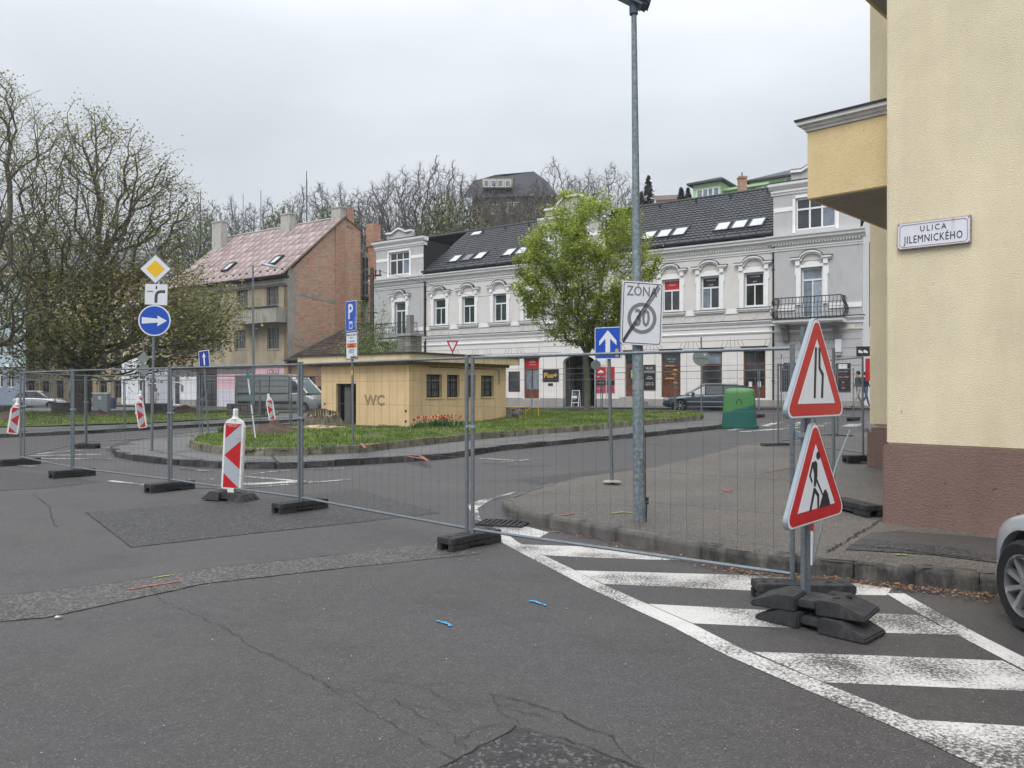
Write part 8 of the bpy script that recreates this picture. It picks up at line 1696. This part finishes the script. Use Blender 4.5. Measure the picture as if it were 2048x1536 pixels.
# undergrowth that nobody could count
rr = random.Random(77); pts, tw = [], MB()
for _ in range(22000):
    px_ = rr.uniform(-60, 1330); Y = rr.uniform(84, 138); x = xy(px_, Y); d = NX*x+NY*Y-43.25
    if d < 12 or d > 78: continue
    z = hz(x, Y); dn_ = noise.noise(Vector((x*.08, Y*.08, 1)))
    if dn_ < -.15 and rr.random() < .6: continue
    top = CAMH+(HY-(432 if px_ > 740 else 425))/F*Y; h = rr.random()**1.4*4.5
    if z+h > top: continue
    pts.append(Vector((x, Y, z+h)))
    if rr.random() < .22: tw.tube([(x,Y,z-.3),(x+rr.uniform(-.5,.5),Y,z+2.5),(x+rr.uniform(-1,1),Y,z+rr.uniform(3.5,6.5))], [.05,.035,.015], 3, cap=False)
tag(leaf_mesh('hillside_thicket', [p for p in pts if noise.noise(p*.06) < .12], M_lf_dark, None, .30, rr, 6, .7), 'dense dull green undergrowth covering the hill', 'undergrowth', kind='stuff')
tag(leaf_mesh('hillside_thicket', [p for p in pts if noise.noise(p*.06) >= .12], mat('thicket_brown', (.085,.075,.05), .9, .3, .1, c2=(.12,.105,.07), island=.4), None, .24, rr, 4, .7), 'brownish leafless thicket patches on the hill', 'undergrowth', kind='stuff')
tag(tw.build('hillside_saplings', M_twig, norm=False), 'bare saplings in the undergrowth of the hill', 'undergrowth', kind='stuff')
# conifers
def spruce(px_, ptop, pbase, Y, w_, label, seed):
    x = xy(px_, Y); zt_, zb_ = CAMH+(HY-ptop)/F*Y, CAMH+(HY-pbase)/F*Y-3; H = zt_-zb_; o = empty('spruce_tree', (x, Y, zb_), 0, label, 'tree'); rr = random.Random(seed); m = MB(); m.tube([(0,0,-3),(0,0,H)], [.16,.02], 6); m.build('trunk', M_bk, o); f = MB(); z = .6
    while z < H:
        r_ = w_*(1-z/H)**.85+.08
        for k in range(16):
            a = rr.random()*6.28; l = r_*rr.uniform(.6,1.15)
            for q in range(5):
                t0 = (q+.5)/5*l; c = Vector((math.cos(a)*t0, math.sin(a)*t0, z-.35*t0+rr.uniform(-.05,.05))); u = Vector((math.cos(a), math.sin(a), -.4))*.22; v = Vector((-math.sin(a), math.cos(a), rr.uniform(-.3,.3)))*.16; f.add([c-u, c+v, c+u, c-v], [(0,1,2,3)])
        z += .22
    f.build('crown', mat('spruce_needles', (.022,.038,.026), .9, .35, .8, c2=(.045,.065,.045), island=.4), o, norm=False)
spruce(1297, 350, 400, 104, 1.5, 'dark spruce standing alone right of the lamp post on the hill', 1); spruce(1283, 385, 402, 106, 1.1, 'short dark spruce left of the tall spruce', 2); spruce(1362, 374, 398, 100, 1.5, 'dark bushy conifer beside the light green hillside house', 3); spruce(1376, 376, 398, 101, 1.1, 'dark conifer touching the wall of the light green hillside house', 4)
m2 = MB(); m2.tube([(xy(613,112),112,18),(xy(613,112),112,CAMH+(HY-342)/F*112)], [.09,.05], 6); tag(m2.build('radio_mast', M_tin), 'thin tall mast rising above the hill trees behind the red roof', 'mast')
m2 = MB(); m2.tube([(xy(401,112),112,14),(xy(401,112),112,CAMH+(HY-382)/F*112)], [.09,.05], 6); tag(m2.build('radio_mast', M_tin), 'short thin mast above the hill at the left end of the red roof', 'mast')
# ================================================================ AIR
hb_ = MB(); hb_.box(-330, -90, -3, 290, 470, 62); hz_ = hb_.build('haze', []); hz_['kind'] = 'stuff'
hm = bpy.data.materials.new('haze_air'); hm.use_nodes = True; N, L = hm.node_tree.nodes, hm.node_tree.links; N.clear()
ho_ = N.new('ShaderNodeOutputMaterial'); pv = N.new('ShaderNodeVolumePrincipled'); pv.inputs['Color'].default_value = (.93,.95,.98,1); pv.inputs['Density'].default_value = .00045; pv.inputs['Anisotropy'].default_value = .2
L.new(pv.outputs[0], ho_.inputs['Volume']); hz_.data.materials.append(hm)
